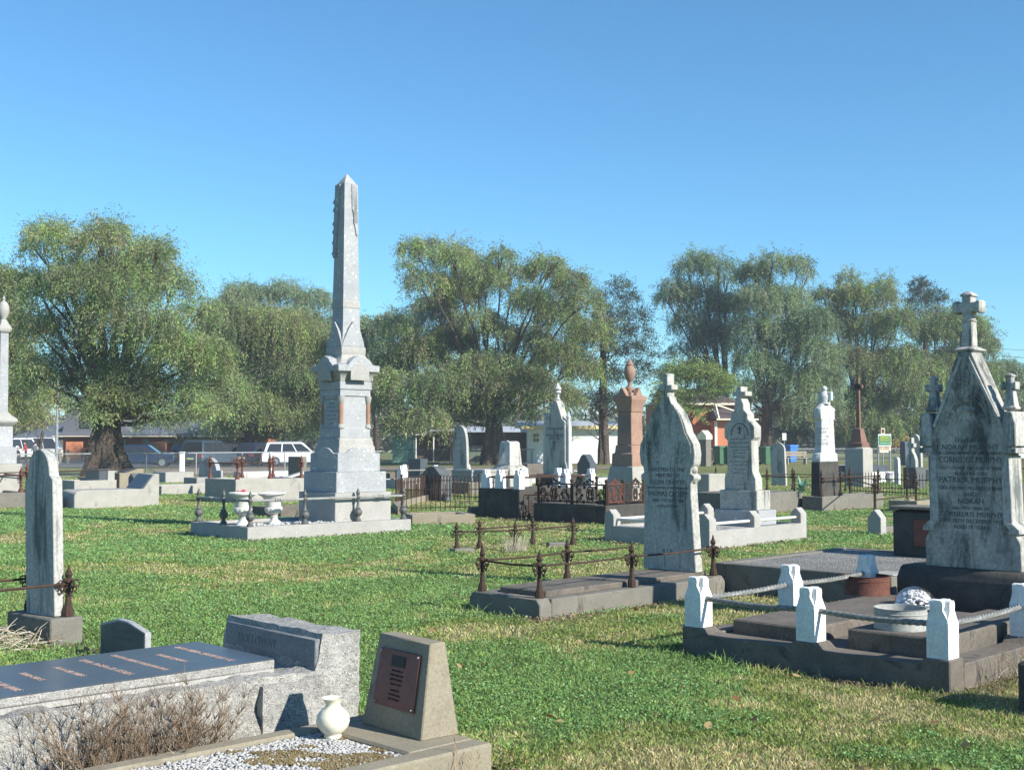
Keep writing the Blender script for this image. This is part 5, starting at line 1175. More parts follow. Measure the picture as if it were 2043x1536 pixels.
g=P(1588,883,92); T=thing('park_bench','weathered timber bench in front of the far fence, by the blue bin','bench',(g.x,g.y,8)); MB().box(-.9,.9,-.25,.2,.43,.48).build('seat',M['timber'],T); MB().box(-.9,.9,.2,.25,.6,.75).box(-.9,.9,.2,.25,.8,.95).build('backrest',M['timber'],T); rep(MB().box(-.04,.04,-.25,.25,-.05,.43).box(-.04,.04,.18,.25,.43,.95),'leg',M['concrete_pale'],T,[(-.7,0,0),(.7,0,0)])
g=P(1765,883,70); T=thing('sign_board','green and white notice board on a pale steel frame, right of the brown cross','sign',(g.x,g.y,8)); u=70/F_PX; zz=lambda py:P(1765,py,70).z
MB().box(-12*u,13*u,0,.05,zz(888),zz(869)).build('green_panel',M['sign_green'],T); MB().box(-13*u,14*u,.01,.06,zz(890),zz(866)).build('frame',M['white_paint'],T); MB().box(-11*u,13*u,0,.05,zz(899),zz(891)).build('notice_panel',M['cream_paint'],T); MB().box(-11*u,8*u,0,.04,zz(903),zz(899.4)).build('notice_panel',M['cream_paint'],T)
rep(MB().tube([(0,0.08,-.1),(0,.08,zz(867))],.05,6),'post',M['galv'],T,[(-13*u,0,0),(12*u,0,0)])
out=MB(); mats=[]
for s,sz,z,x,mt in (('CEMETERY',.20,zz(875.5),.4*u,'petal_yellow'),('OPEN DAILY',.14,zz(880),.4*u,'petal_yellow'),('NO DOGS  5 km/h',.13,zz(885.5),.4*u,'white_paint')):
    mb=text_mb(s,sz,.6); mb.xf(Matrix(((1,0,0,x),(0,0,1,-.004),(0,1,0,z),(0,0,0,1)))); mb.build('lettering',M[mt],T)
mb=MB()
for z in (zz(894),zz(897.5)): 
    t_=text_mb('NO DUMPING',.12,.55); t_.xf(Matrix(((1,0,0,0),(0,0,1,-.004),(0,1,0,z),(0,0,0,1)))); mb.add(t_.v,t_.f)
mb.build('lettering',M['tail_red'],T)
g=P(1762,883,72); T=thing('small_sign','small upright brown and white sign above the green notice board','sign',(g.x,g.y,5)); u=72/F_PX; zz=lambda py:P(1762,py,72).z; MB().box(-4*u,4*u,0,.04,zz(869),zz(854)).build('panel',M['cream_paint'],T); MB().box(-2.6*u,2.6*u,-.006,.0,zz(864),zz(856)).build('picture',M['bronze'],T); MB().tube([(0,.07,0),(0,.07,zz(855))],.04,6).build('post',M['galv'],T)
g=P(1565,883,104); T=thing('white_street_sign','small white sign on a thin post right of the white-gabled house','sign',(g.x,g.y,0)); u=104/F_PX; zz=lambda py:P(1565,py,104).z; MB().box(-4*u,4*u,0,.05,zz(878),zz(864)).build('panel',M['white_paint'],T); MB().tube([(0,.08,0),(0,.08,zz(865))],.04,6).build('post',M['galv'],T)
g=P(823,883,92); T=thing('white_street_sign','small white sign on a thin post beside the green shed','sign',(g.x,g.y,0)); u=92/F_PX; zz=lambda py:P(823,py,92).z; MB().box(-3*u,3*u,0,.05,zz(870),zz(859)).build('panel',M['white_paint'],T); MB().tube([(0,.08,0),(0,.08,zz(860))],.04,6).build('post',M['galv'],T)
# ================================================================ vehicles
def car(name,label,px,Y,yaw,L,W,H,mat,kind='hatch',tail=False,z0=0):
    g=P(px,883,Y); T=thing(name,label,'van' if kind=='van' else 'car',(g.x,g.y,yaw),group='vans beyond the car park' if kind=='van' else 'cars parked beyond the fence')
    b=.30; bl=.92 if kind!='van' else 1.0
    prof=[(-L/2,b+.1),(-L/2+.08,b-.05),(L/2-.1,b-.05),(L/2,b+.15),(L/2-.02,bl-.2),(L/2-.35,bl-.08),(L*.22,bl),(-L/2+.05,bl),(-L/2-.0,bl-.3)]
    def pw(pr,w0,w1): # profile in x,z; narrower at top
        zs=[z for _,z in pr]; zmin,zmax=min(zs),max(zs); n=len(pr)
        f_=lambda z:w0+(w1-w0)*(z-zmin)/(zmax-zmin+1e-6)
        v=[(x,-f_(z)/2,z) for x,z in pr]+[(x,f_(z)/2,z) for x,z in pr]
        return v,[tuple(range(n-1,-1,-1)),tuple(range(n,2*n))]+[(i,(i+1)%n,n+(i+1)%n,n+i) for i in range(n)]
    mb=MB(); mb.add(*pw(prof,W,W*.97)); mb.build('body',M[mat],T,bev=.06)
    rb={'hatch':-.44,'wagon':-.47,'van':-.48,'ute':-.02}[kind]; rt={'hatch':-.34,'wagon':-.42,'van':-.46,'ute':.02}[kind]; fb={'hatch':.26,'wagon':.26,'van':.40,'ute':.28}[kind]; ft={'hatch':.08,'wagon':.10,'van':.28,'ute':.16}[kind]
    gh=[(rb*L,bl-.01),(fb*L,bl-.01),(ft*L,H),(rt*L,H)]
    mb=MB(); mb.add(*pw(gh,W*.95,W*.74)); mb.build('cabin',M[mat],T,bev=.05)
    # glass
    gl=MB()
    k=(H-bl); 
    for s in (-1,1):
        xs=[rb*L+.15,rb*L+(fb-rb)*L*.36,rb*L+(fb-rb)*L*.66,fb*L-.1]
        tops=[rt*L+.15,rt*L+.15+(ft-rt)*L*.36,rt*L+(ft-rt)*L*.70,ft*L-.08]
        for j in range(3):
            z0_,z1_=bl+.05,H-.09; y=lambda z:s*(W*.95+(W*.74-W*.95)*(z-bl)/k)/2+s*.012
            a=[(xs[j]+.04,y(z0_),z0_),(xs[j+1]-.04,y(z0_),z0_),(tops[j+1]-.03,y(z1_),z1_),(tops[j]+.04,y(z1_),z1_)]
            gl.add(a,[(0,1,2,3) if s<0 else (3,2,1,0)])
    gl.build('side_windows',M['glass_dark'],T)
    for nm,(x0,x1),sg in (('windscreen',(fb*L,ft*L),1),('rear_window',(rb*L,rt*L),-1)):
        wv=lambda t:(W*.95+(W*.74-W*.95)*t)/2-.08
        a=[]
        for t,ss in ((.12,-1),(.12,1),(.88,1),(.88,-1)): a.append((x0+(x1-x0)*t+sg*.015,ss*wv(t),bl+k*t+.01))
        MB().add(a,[(0,1,2,3)]).build(nm,M['glass_dark'],T)
    r=.33; wm=MB().lathe([(r*.8,-.11),(r,-.09),(r,.09),(r*.8,.11)],n=20).xf(Matrix.Rotation(pi/2,4,'X')); rm=MB().lathe([(r*.64,-.118),(r*.66,.118)],n=10,flute=None).xf(Matrix.Rotation(pi/2,4,'X'))
    for x in (-L*.30,L*.32):
        for s in (-1,1):
            o=rep(wm,'wheel',M['black_rubber'],T,[(x,s*(W/2-.10),r)])[0]; rep(rm,'rim',M['chrome'],o,[(0,0,0)])
    rep(MB().box(-.03,.03,-.14,.14,-.08,.08),'tail_light',M['tail_red'],T,[(-L/2+.0,s*(W/2-.2),bl-.18) for s in (-1,1)])
    rep(MB().box(-.06,.04,-.16,.16,-.07,.07),'headlight',M['chrome'],T,[(L/2-.05,s*(W/2-.28),bl-.24) for s in (-1,1)])
    MB().box(-L/2-.02,-L/2+.02,-.24,.24,.5,.62).build('number_plate',M['plate_yellow'],T)
    if kind=='wagon': MB().tube([(rt*L+.2,-W*.33,H+.05),(ft*L-.1,-W*.33,H+.05)],.025,5).tube([(rt*L+.2,W*.33,H+.05),(ft*L-.1,W*.33,H+.05)],.025,5).build('roof_rail',M['chrome'],T)
    if tail: MB().box(-1.05,0,-W*.42,W*.42,-.03,.03).xf(Matrix.Rotation(R(38),4,'Y')).xf(Matrix.Translation((rt*L+.05,0,H+.0))).build('raised_tailgate',M[mat],T,bev=.02)
    return T
car('white_wagon','white station wagon with roof rails parked behind the obelisk',590,84,12,4.6,1.78,1.62,'car_white','wagon')
car('parked_hatchback','dark blue hatchback with its tailgate raised, right of the big left tree trunk',285,80,8,4.2,1.75,1.48,'car_blue','hatch',True)
car('parked_utility','black utility with a tray between the blue hatchback and the slate wagon',355,90,60,4.7,1.8,1.45,'car_black','ute')
car('parked_wagon','slate blue four-wheel-drive with a yellow plate, seen from behind, left of the black car',418,82,72,4.6,1.85,1.72,'car_slate','wagon')
car('parked_car','black car with sun glinting on its window, between the slate and navy vehicles',462,86,60,4.5,1.8,1.6,'car_black','hatch')
car('parked_car','dark navy car in tree shade just left of the white wagon',518,86,70,4.5,1.8,1.6,'car_navy','hatch')
car('white_van','white van with dark side windows behind the narrow headstone at the far left',80,118,10,4.9,1.9,2.1,'van_white','van')
car('white_van','white van partly hidden by the column monument at the far left',32,116,30,4.9,1.9,2.0,'van_white','van')
# people near the vans
def person(label,px,Y,yaw,torso,legs,H=1.7,bend=0.0):
    g=P(px,883,Y); T=thing('person',label,'person',(g.x,g.y,yaw),group='people by the white vans')
    s=H/1.7
    V=[(0,0,.95),(0,0,1.15),(bend*.3,0,1.38),(bend*.5,0,1.47),(bend*.6,0,1.55),(bend*.62,0,1.66),
       (0,.10,.90),(.03,.11,.50),(0,.12,.06),(.12,.12,.03),(0,-.10,.90),(-.03,-.11,.50),(-.08,-.12,.06),(.05,-.12,.03),
       (bend*.3,.20,1.38),(.05+bend*.4,.25,1.12),(.2+bend*.4,.20,.95),(bend*.3,-.20,1.38),(.05+bend*.4,-.25,1.12),(.2+bend*.4,-.20,.95)]
    E=[(0,1),(1,2),(2,3),(3,4),(4,5),(0,6),(6,7),(7,8),(8,9),(0,10),(10,11),(11,12),(12,13),(2,14),(14,15),(15,16),(2,17),(17,18),(18,19)]
    Rd=[.14,.14,.15,.06,.09,.085,.09,.065,.045,.035,.09,.065,.045,.035,.06,.045,.035,.06,.045,.035]
    me=bpy.data.meshes.new('p'); me.from_pydata([tuple(c*s for c in v) for v in V],E,[]); o=bpy.data.objects.new('p',me); col.objects.link(o)
    m=o.modifiers.new('s','SKIN'); o.modifiers.new('d','SUBSURF').levels=1
    for i,sv in enumerate(me.skin_vertices[0].data): sv.radius=(Rd[i],Rd[i])
    me.skin_vertices[0].data[0].use_root=True
    bpy.context.view_layer.update(); nm=bpy.data.meshes.new_from_object(o.evaluated_get(bpy.context.evaluated_depsgraph_get())); bpy.data.objects.remove(o)
    for mt in (torso,legs,'skin'): nm.materials.append(M[mt])
    for p in nm.polygons:
        z=p.center.z/s; p.material_index=1 if z<.93 else (2 if z>1.46 or abs(p.center.y)>.17*s and z<1.0 else 0); p.use_smooth=True
    b=bpy.data.objects.new('body',nm); col.objects.link(b); b.parent=T
    hb=MB().ball((bend*.6-.015,0,1.66*s),.105,10,8); hb.build('hair',M['hair'],T)
    return T
person('person in a red jacket standing by the white vans at the far left',52,96,200,'red_cloth','dark_cloth',1.72,.2)
person('person in a grey jacket standing right of the one in red',70,97,160,'grey_cloth','dark_cloth',1.65,.0)
p_=person('person in dark clothes and a white hat, left of the one in red',38,88,190,'dark_cloth','dark_cloth',1.25,.3)
MB().lathe([(.20,1.24),(.19,1.26),(.11,1.28),(.09,1.36),(.02,1.38)],.13,0,12).build('hat',M['white_paint'],p_)
# ================================================================ buildings
def wallbox(mb,x0,x1,y0,y1,z0,z1): return mb.box(x0,x1,y0,y1,z0,z1)
def bfr(px,Y,ang=0): f=Fr(px,883,ang=ang,Y=Y); return f
# left brick building
f=bfr(118,102,4); zz=lambda py:P(200,py,102).z; u=102/F_PX; X=lambda px:(px-118)*u
T=thing('brick_hall','long low orange brick building with grey roof and wide eave behind the left trees','building',f)
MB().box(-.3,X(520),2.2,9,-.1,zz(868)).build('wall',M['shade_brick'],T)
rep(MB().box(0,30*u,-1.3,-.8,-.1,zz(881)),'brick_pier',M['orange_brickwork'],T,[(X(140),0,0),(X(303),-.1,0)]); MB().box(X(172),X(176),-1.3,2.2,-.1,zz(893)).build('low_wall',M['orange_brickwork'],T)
MB().box(-.5,X(520),-.35,-.2,zz(871),zz(868)).build('fascia',M['cream_paint'],T)
mb=MB(); mb.prism([(-.4,zz(868)+.0),(11,zz(868)),(5.3,zz(838))],-.6,X(530)); mb.build('roof',M['grey_roof'],T)
mb=MB(); mb.prismy([(X(118),zz(868)),(X(262),zz(868)),(X(212),zz(824)),(X(128),zz(824))],.6,6); mb.build('upper_roof',M['grey_roof'],T)
MB().box(X(155),X(178),.50,.60,zz(853),zz(826)).build('roof_window',M['glass_dark'],T)
rep(MB().box(0,.6,2.1,2.2,.9,1.9),'window',M['glass_dark'],T,[(X(p),0,0) for p in (190,222,270,350,390)])
MB().box(0,X(190),-2.5,-2.2,-.05,.16).build('step',M['concrete_pale'],T)
f=bfr(40,125,0); T=thing('grey_annexe','low grey-green building with a hipped roof at the far left behind the vans','building',f); u=125/F_PX; zz=lambda py:P(40,py,125).z; X=lambda px:(px-40)*u
MB().box(X(28),X(116),0,8,-.1,zz(872)).build('wall',M['brown_cladding'],T); MB().add([(X(22),-.5,zz(872)),(X(124),-.5,zz(872)),(X(124),9,zz(872)),(X(22),9,zz(872)),(X(88),4,zz(843)),(X(118),4,zz(843))],[(0,1,5,4),(1,2,5),(2,3,4,5),(3,0,4),(0,3,2,1)]).build('roof',M['grey_roof'],T)
# green shed
f=bfr(783,100,3); u=100/F_PX; zz=lambda py:P(800,py,100).z; X=lambda px:(px-783)*u
T=thing('garden_shed','small green metal garden shed with a low gable, right of the obelisk','shed',f)
MB().prismy([(0,-.1),(X(825),-.1),(X(825),zz(876)),(X(804),zz(868)),(0,zz(876))],0,3).build('wall',M['shed_green'],T); MB().prismy([(-.15,zz(876)),(X(804),zz(867)),(X(829),zz(876)),(X(829),zz(875)),(X(804),zz(866)),(-.15,zz(875))],-.1,3.1).build('roof',M['pale_roof'],T)
mb=MB()
for i in range(1,9): mb.box(i*.19-.01,i*.19+.01,-.012,0,0,zz(877))
mb.build('ribs',M['shed_green'],T); MB().box(X(799),X(806),6,6.5,0,zz(860)).build('chimney',M['cream_paint'],T)
# brown houses behind shed
f=bfr(825,106,3); u=106/F_PX; zz=lambda py:P(880,py,106).z; X=lambda px:(px-825)*u
T=thing('brown_house','low dark brown house with a pale flat roof, between the shed and the pointed headstone','house',f)
MB().box(0,X(912),1.5,8,-.1,zz(862)).build('wall',M['brown_cladding'],T); MB().prismy([(X(858),zz(860)),(X(925),zz(860)),(X(925),zz(855)),(X(858),zz(857))],-.6,9).build('roof',M['pale_roof'],T); MB().prismy([(X(826),zz(868)),(X(868),zz(866)),(X(868),zz(864)),(X(826),zz(867))],-.3,1.5).build('porch_roof',M['white_paint'],T)
MB().box(X(898),X(912),.2,1.4,-.1,zz(861)).build('orange_pier',M['orange_brickwork'],T)
for px in (872,884,892): MB().box(X(px),X(px+7),1.42,1.5,.9,2.2).build('window',M['glass_dark'],T)
rep(MB().tube([(0,0,0),(0,0,2.3)],.05,5),'porch_post',M['white_paint'],T,[(X(830),0,0),(X(865),0,0)])
f=bfr(925,104,3); u=104/F_PX; zz=lambda py:P(960,py,104).z; X=lambda px:(px-925)*u
T=thing('green_house','low green-walled house with a pale roof behind the middle tree trunk','house',f); plain('green_wall',(.13,.17,.13),.9)
MB().box(0,X(1030),1,8,-.1,zz(861)).build('wall',M['green_wall'],T); MB().prism([(-.2,zz(862)),(9,zz(862)),(4,zz(849))],-.3,X(1040)).build('roof',M['pale_roof'],T)
rep(MB().box(0,1,.92,1,.9,1.9),'window',M['glass_dark'],T,[(X(940),0,0),(X(1000),0,0)])
# white weatherboard house
f=bfr(1052,95.5,4); u=95.5/F_PX; zz=lambda py:P(1100,py,95.5).z; X=lambda px:(px-1052)*u
T=thing('weatherboard_house','white weatherboard house behind the bare-branched dark tree','house',f)
zw=zz(852); W_=X(1243)
MB().box(0,W_,0,7,-.1,zw).build('wall',M['white_paint'],T)
mb=MB()
for i in range(14): mb.box(-.012,W_+.012,-.012,0,.15+i*.2,.15+i*.2+.02)
mb.build('weatherboards',M['white_paint'],T)
MB().prism([(-.5,zw),(7.5,zw),(3.5,zz(838))],-.5,W_+.3).build('roof',M['pale_roof'],T); MB().box(-.5,W_+.3,-.55,-.5,zw-.15,zw+.1).build('fascia',M['yellow_paint'],T)
MB().prism([(0,zw),(7,zw),(3.5,zz(841))],-.53,-.45).build('gable_end',M['yellow_paint'],T)
wf_=MB().box(X(1063),X(1076),-.04,-.0,zz(882),zz(866)).build('window',M['yellow_paint'],T)
for i in range(2):
    for j in range(2): MB().box(X(1064.2+i*6),X(1069+i*6),-.055,-.041,zz(881)+j*.36,zz(881)+j*.36+.26).build('pane',M['glass_dark'],wf_)
MB().box(-1.6,-.0,1,6,-.1,zw-.4).build('verandah',M['brown_cladding'],T)
# orange house right
f=bfr(1325,103,6); u=103/F_PX; zz=lambda py:P(1400,py,103).z; X=lambda px:(px-1325)*u
T=thing('orange_brick_house','large orange brick house with dark tiled hipped roofs behind the gate pillars','house',f)
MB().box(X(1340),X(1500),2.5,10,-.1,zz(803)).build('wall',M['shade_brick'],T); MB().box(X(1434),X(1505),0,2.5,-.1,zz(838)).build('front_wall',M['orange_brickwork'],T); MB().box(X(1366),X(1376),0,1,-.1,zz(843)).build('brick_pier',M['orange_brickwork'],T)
x0,x1=X(1334),X(1506); MB().add([(x0,2,zz(804)),(x1,2,zz(804)),(x1,11,zz(804)),(x0,11,zz(804)),(x0+3,6.5,zz(768)),(x1-2.5,6.5,zz(768))],[(0,1,5,4),(1,2,5),(2,3,4,5),(3,0,4),(0,3,2,1)]).build('roof',M['tile_roof'],T)
x0,x1=X(1430),X(1512); MB().add([(x0,-.6,zz(836)),(x1,-.6,zz(836)),(x1,4,zz(836)),(x0,4,zz(836)),(x0+.4,3.2,zz(806)),(x1-1.2,3.2,zz(806))],[(0,1,5,4),(1,2,5),(2,3,4,5),(3,0,4),(0,3,2,1)]).build('lower_roof',M['tile_roof'],T)
MB().box(X(1330),X(1510),1.9,2.0,zz(806),zz(802)).build('fascia',M['cream_paint'],T); MB().box(X(1428),X(1514),-.7,-.6,zz(838),zz(835)).build('fascia',M['cream_paint'],T)
mb=MB(); mb.tube([(X(1432),-.65,zz(835)),(X(1436),1,zz(806))],.12,4); mb.tube([(X(1436),1.0,zz(806)),(X(1472),.4,zz(820))],.10,4); mb.build('ridge_capping',M['cream_paint'],T)
rep(MB().box(0,1.0,2.42,2.5,1.0,2.4),'window',M['glass_dark'],T,[(X(1380),0,0),(X(1400),0,0),(X(1420),0,0)])
MB().box(X(1428),X(1433),-.1,0,0,zz(840)).build('downpipe',M['white_paint'],T)
# white gabled house
f=bfr(1500,128,-8); u=128/F_PX; zz=lambda py:P(1530,py,128).z; X=lambda px:(px-1500)*u
T=thing('white_gabled_house','white-walled house with a shallow dark roof sloping down to the right','house',f)
MB().prismy([(0,-.1),(X(1556),-.1),(X(1556),zz(863)),(X(1520),zz(845)),(0,zz(848))],0,7).build('wall',M['white_paint'],T); MB().prismy([(0,zz(846)),(X(1520),zz(842)),(X(1565),zz(864)),(X(1565),zz(860)),(X(1520),zz(838)),(0,zz(842))],-.6,7.5).build('roof',M['grey_roof'],T)
MB().box(X(1566),X(1590),1,6,-.1,zz(866)).build('carport',M['brown_cladding'],T)
f=bfr(2020,130,0); u=130/F_PX; zz=lambda py:P(2030,py,130).z
T=thing('red_roofed_house','white house with a red roof glimpsed at the right edge beyond the monument','house',f); MB().box(0,9,0,8,-.1,zz(847)).build('wall',M['white_paint'],T); MB().prism([(-.6,zz(847)),(9,zz(847)),(4,zz(808))],-.4,9.5).build('roof',M['red_roof'],T)
MB().box(1,2,-.05,0,1,2).build('window',M['glass_dark'],T)
# ================================================================ power lines
def pole(label,px,Y,h): 
    g=P(px,883,Y); T=thing('power_pole',label,'power pole',(g.x,g.y,0)); MB().tube([(0,0,0),(0,0,h)],[.18,.12],8).build('pole',M['timber'],T); MB().box(-1.2,1.2,-.06,.06,h-.4,h-.25).build('crossarm',M['timber'],T); return g
h=P(600,657,150).z
def line(label,pts,n=2,r=.03,off=.35,mat='galv'):
    T=thing('power_lines',label,'power lines',(pts[0][0],pts[0][1],0)); o=Vector((pts[0][0],pts[0][1],0))
    for k in range(n):
        mb=MB(); P_=[]
        a,b=Vector(pts[0]),Vector(pts[1])
        for i in range(17): t=i/16; q=a.lerp(b,t)-o; q.z-=1.0*4*t*(1-t)+k*off; P_.append(q)
        mb.tube(P_,r,4); mb.build('wire',M[mat],T)
a=P(250,640,120); b=P(900,650,125); line('pair of pale power lines crossing behind the obelisk',(a,b),2,.03,.28)
a=P(1900,684,150); b=P(2300,684,150); line('three thin dark power lines at the right edge of the sky',(a,b),3,.022,.9,'black_rubber')
# ================================================================ trees
def foliage(lobes,dens,ll,lw,droop,pal,seed,step=.16,per=2,spread=.07):
    r=np.random.default_rng(seed); VS=[];CS=[]
    pal=np.array(pal,float)
    for (c,rad) in lobes:
        lt=r.uniform(.74,1.26)*np.array([r.uniform(.92,1.1),1,r.uniform(.85,1.1)])
        n=int(dens*rad*rad); m=max(4,int(rad*1.25/step))
        u=r.normal(size=(n,3)); u/=np.linalg.norm(u,axis=1,keepdims=True); u[:,2]=np.where(u[:,2]<-.35,-u[:,2],u[:,2])
        q=(.35+.65*r.random((n,1))**.6)
        st=np.array(c)+u*q*rad*np.array([1,1,.85])
        d=u*np.array([1,1,.3])*.8+r.normal(size=(n,3))*.3; L=r.uniform(.45,1.25,(n,1))*rad*1.1
        tint=pal[r.integers(0,len(pal),n)]*r.uniform(.55,1.4,(n,1))
        p=st.copy(); sl=L/m
        for k in range(m):
            d=d+np.array([0,0,-1])*droop*(.35+.1*k); d/=np.linalg.norm(d,axis=1,keepdims=True)
            p=p+d*sl
            for j in range(per):
                o=p+r.normal(size=(n,3))*spread
                ld=d*.7+r.normal(size=(n,3))*.45+np.array([0,0,-.25*droop]); ld/=np.linalg.norm(ld,axis=1,keepdims=True)
                sd=np.cross(ld,r.normal(size=(n,3))); sd/=np.linalg.norm(sd,axis=1,keepdims=True)
                s=r.uniform(.6,1.3,(n,1)); a=o; b=o+ld*ll*s
                mid=o+ld*ll*s*.45; w=sd*lw*s*.5
                V=np.stack([a,mid+w,b,mid-w],1); VS.append(V.reshape(-1,3))
                cc=tint*lt*r.uniform(.8,1.2,(n,1)); CS.append(np.repeat(cc,4,axis=0))
    V=np.concatenate(VS); C=np.clip(np.concatenate(CS)*2.15,0,.6); F_=np.arange(len(V)).reshape(-1,4); return V,F_,C
PEP=[(.105,.098,.062),(.098,.150,.048),(.118,.160,.050),(.078,.118,.055),(.135,.150,.070),(.105,.110,.062)]
PEPF=[(.088,.130,.064),(.105,.140,.068),(.080,.118,.068),(.120,.135,.080)]
CON=[(.028,.048,.032),(.038,.058,.036),(.026,.042,.030),(.048,.055,.034)]
MUST=[(.30,.22,.05),(.22,.17,.05),(.15,.15,.05)]
def tree(label,bx,by,Y0,lobes,pal,seed,dens,ll=.24,lw=.07,droop=.5,trunk=(.45,.22),fork=None,depth=.8,step=.16,trunk_h=3.0,cat='tree',name='pepper_tree',per=2,branch=.10,lean=0,group=None,flare=1.6,limbs=True):
    r=random.Random(seed); g=P(bx,883,Y0); T=thing(name,label,cat,(g.x,g.y,0),group=group or ('pepper trees beyond the fence' if name=='pepper_tree' else None))
    span=(max(l[0] for l in lobes)-min(l[0] for l in lobes))*Y0/F_PX*.5
    L=[]
    for (px,py,pr) in lobes:
        dy=r.uniform(-1,1)*depth*span*.7; p=P(px,py,Y0+dy); rad=pr*(Y0+dy)/F_PX; L.append(((p.x-g.x,p.y-g.y,p.z),rad))
    if limbs:
        for (px,py,pr) in lobes[::2]:
            px+=r.uniform(-.3,.3)*pr; py+=r.uniform(-.25,.3)*pr; pr*=r.uniform(.7,.95); dy=r.uniform(-1,1)*depth*span*.8; p=P(px,py,Y0+dy); L.append(((p.x-g.x,p.y-g.y,p.z),pr*(Y0+dy)/F_PX))
    V,F_,C=foliage(L,dens*(1.3 if limbs else 1),ll*.64,lw*.58,droop,pal,seed,step,per+1)
    if limbs and droop>.3:
        V2,F2,C2=foliage([(c,q*1.08) for c,q in L],dens*.28,ll*.6,lw*.5,.10,pal,seed+500,step*1.1,per+1,.10); F2=F2+len(V); V=np.concatenate([V,V2]); F_=np.concatenate([F_,F2]); C=np.concatenate([C,C2])
    o=mesh_np('crown',V,F_,M['leaf'],C,T)
    th=trunk_h; f0=Vector((lean,0,th)); mb=MB(); t0,t1=trunk
    pts=[];rs=[]
    for k in range(9):
        t=k/8; pts.append(Vector((lean*t*t,0,-.1+t*(th+.1)))); rs.append(t1+(t0-t1)*(1-t)**flare)
    n=28; o_=len(mb.v); mb.tube(pts,rs,n)
    for i in range(len(mb.v)):
        x,y,z=mb.v[i]; a=math.atan2(y,x); q=1+.20*math.sin(5*a+z)*(1-min(max(z,0)/th,1))+.09*math.sin(8*a-2*z)+.05*math.sin(13*a+5*z); mb.v[i]=(x*q if abs(lean)<.01 else x,y*q,z)
    mb.build('trunk',M['bark'],T)
    if limbs:
        mb=MB()
        for (c,rad) in L[:len(lobes)]:
            c=Vector(c); s=Vector((lean*.8,0,th*r.uniform(.75,1.0))); mid=s.lerp(c,.5)+Vector((r.uniform(-.5,.5),r.uniform(-.5,.5),.25*(c-s).length*r.uniform(.1,.5)))
            pp=[]; 
            for k in range(9):
                t=k/8; pp.append(s*(1-t)**2+mid*2*t*(1-t)+c*t*t+Vector((r.uniform(-.12,.12),r.uniform(-.12,.12),r.uniform(-.1,.1)))*(1 if 0<k else 0))
            b0=branch*.62*(1+rad*.12); mb.tube(pp,[b0*(1-.8*k/8)*1.4 for k in range(9)],6)
            for k in range(5):
                e=c+Vector((r.uniform(-1,1),r.uniform(-1,1),r.uniform(-.2,.9))).normalized()*rad*.9; h_=c.lerp(e,.5)+Vector((0,0,.15*rad)); mb.tube([pp[-2],h_,e],[b0*.28,b0*.18,b0*.07],4)
        mb.build('limbs',M['bark'],T)
    return T
tree('big weeping pepper tree with a very thick flared trunk at the left',212,950,58.5,[(100,478,42),(200,485,46),(225,465,28),(290,520,42),(320,500,26),(345,575,42),(150,560,52),(240,585,52),(90,580,42),(395,625,36),(68,650,38),(130,650,44),(300,650,52),(220,670,48),(360,700,48),(110,740,44),(255,745,52),(335,775,46),(60,745,36),(175,765,42),(285,800,36),(105,800,28),(405,715,44),(380,800,38),(215,790,32),(70,560,30),(180,545,36),(104,458,28),(297,492,26),(78,505,30),(205,462,30),(252,525,30),(245,545,44),(322,555,38),(190,835,26),(238,815,30),(158,815,26),(305,845,26),(345,840,26),(440,765,38),(420,820,30),(150,700,40),(210,620,40)],PEP,101,150,.22,.065,.5,(1.25,.62),trunk_h=2.9,branch=.16,flare=2.2)
tree('wide weeping pepper tree over the parked cars left of the obelisk',500,922,91,[(455,640,46),(505,650,52),(560,660,52),(430,720,50),(500,740,52),(570,740,52),(630,720,42),(450,800,46),(520,815,46),(590,805,46),(640,790,38),(410,790,38),(480,690,46),(545,700,46),(610,670,42),(655,740,30),(440,850,26),(480,858,24),(530,862,24),(580,862,22),(620,848,24),(650,830,22),(480,770,40),(545,780,40),(600,745,40)],PEP,102,105,.26,.08,.5,(.7,.4),branch=.13)
tree('pepper tree with three small tufted tops behind the wide weeping one',560,925,120,[(485,590,28),(512,584,22),(572,588,30),(626,600,30),(600,640,34),(480,630,30),(540,640,34),(640,650,30),(465,600,18),(440,625,36),(425,665,36),(470,670,40)],PEPF,103,70,.32,.10,.45,(.5,.3),branch=.12,name='pepper_tree')
tree('dark green pepper tree cut by the left edge of the view',-10,930,72,[(-12,560,44),(12,600,40),(35,555,18),(-20,680,48),(20,700,42),(10,760,46),(50,770,30),(-20,800,46),(35,650,34),(48,720,30),(-30,620,50),(10,645,44),(-5,740,44),(20,825,34),(60,830,26)],[(.075,.11,.05),(.095,.12,.05),(.12,.13,.055)],104,100,.25,.08,.5,(.6,.35),branch=.12)
tree('small mustard-yellow tree behind the left monument',80,915,98,[(75,790,30),(100,770,26),(48,805,22),(92,810,24),(60,825,20)],MUST,105,85,.22,.09,.1,(.2,.1),trunk_h=1.5,name='autumn_tree',branch=.05)
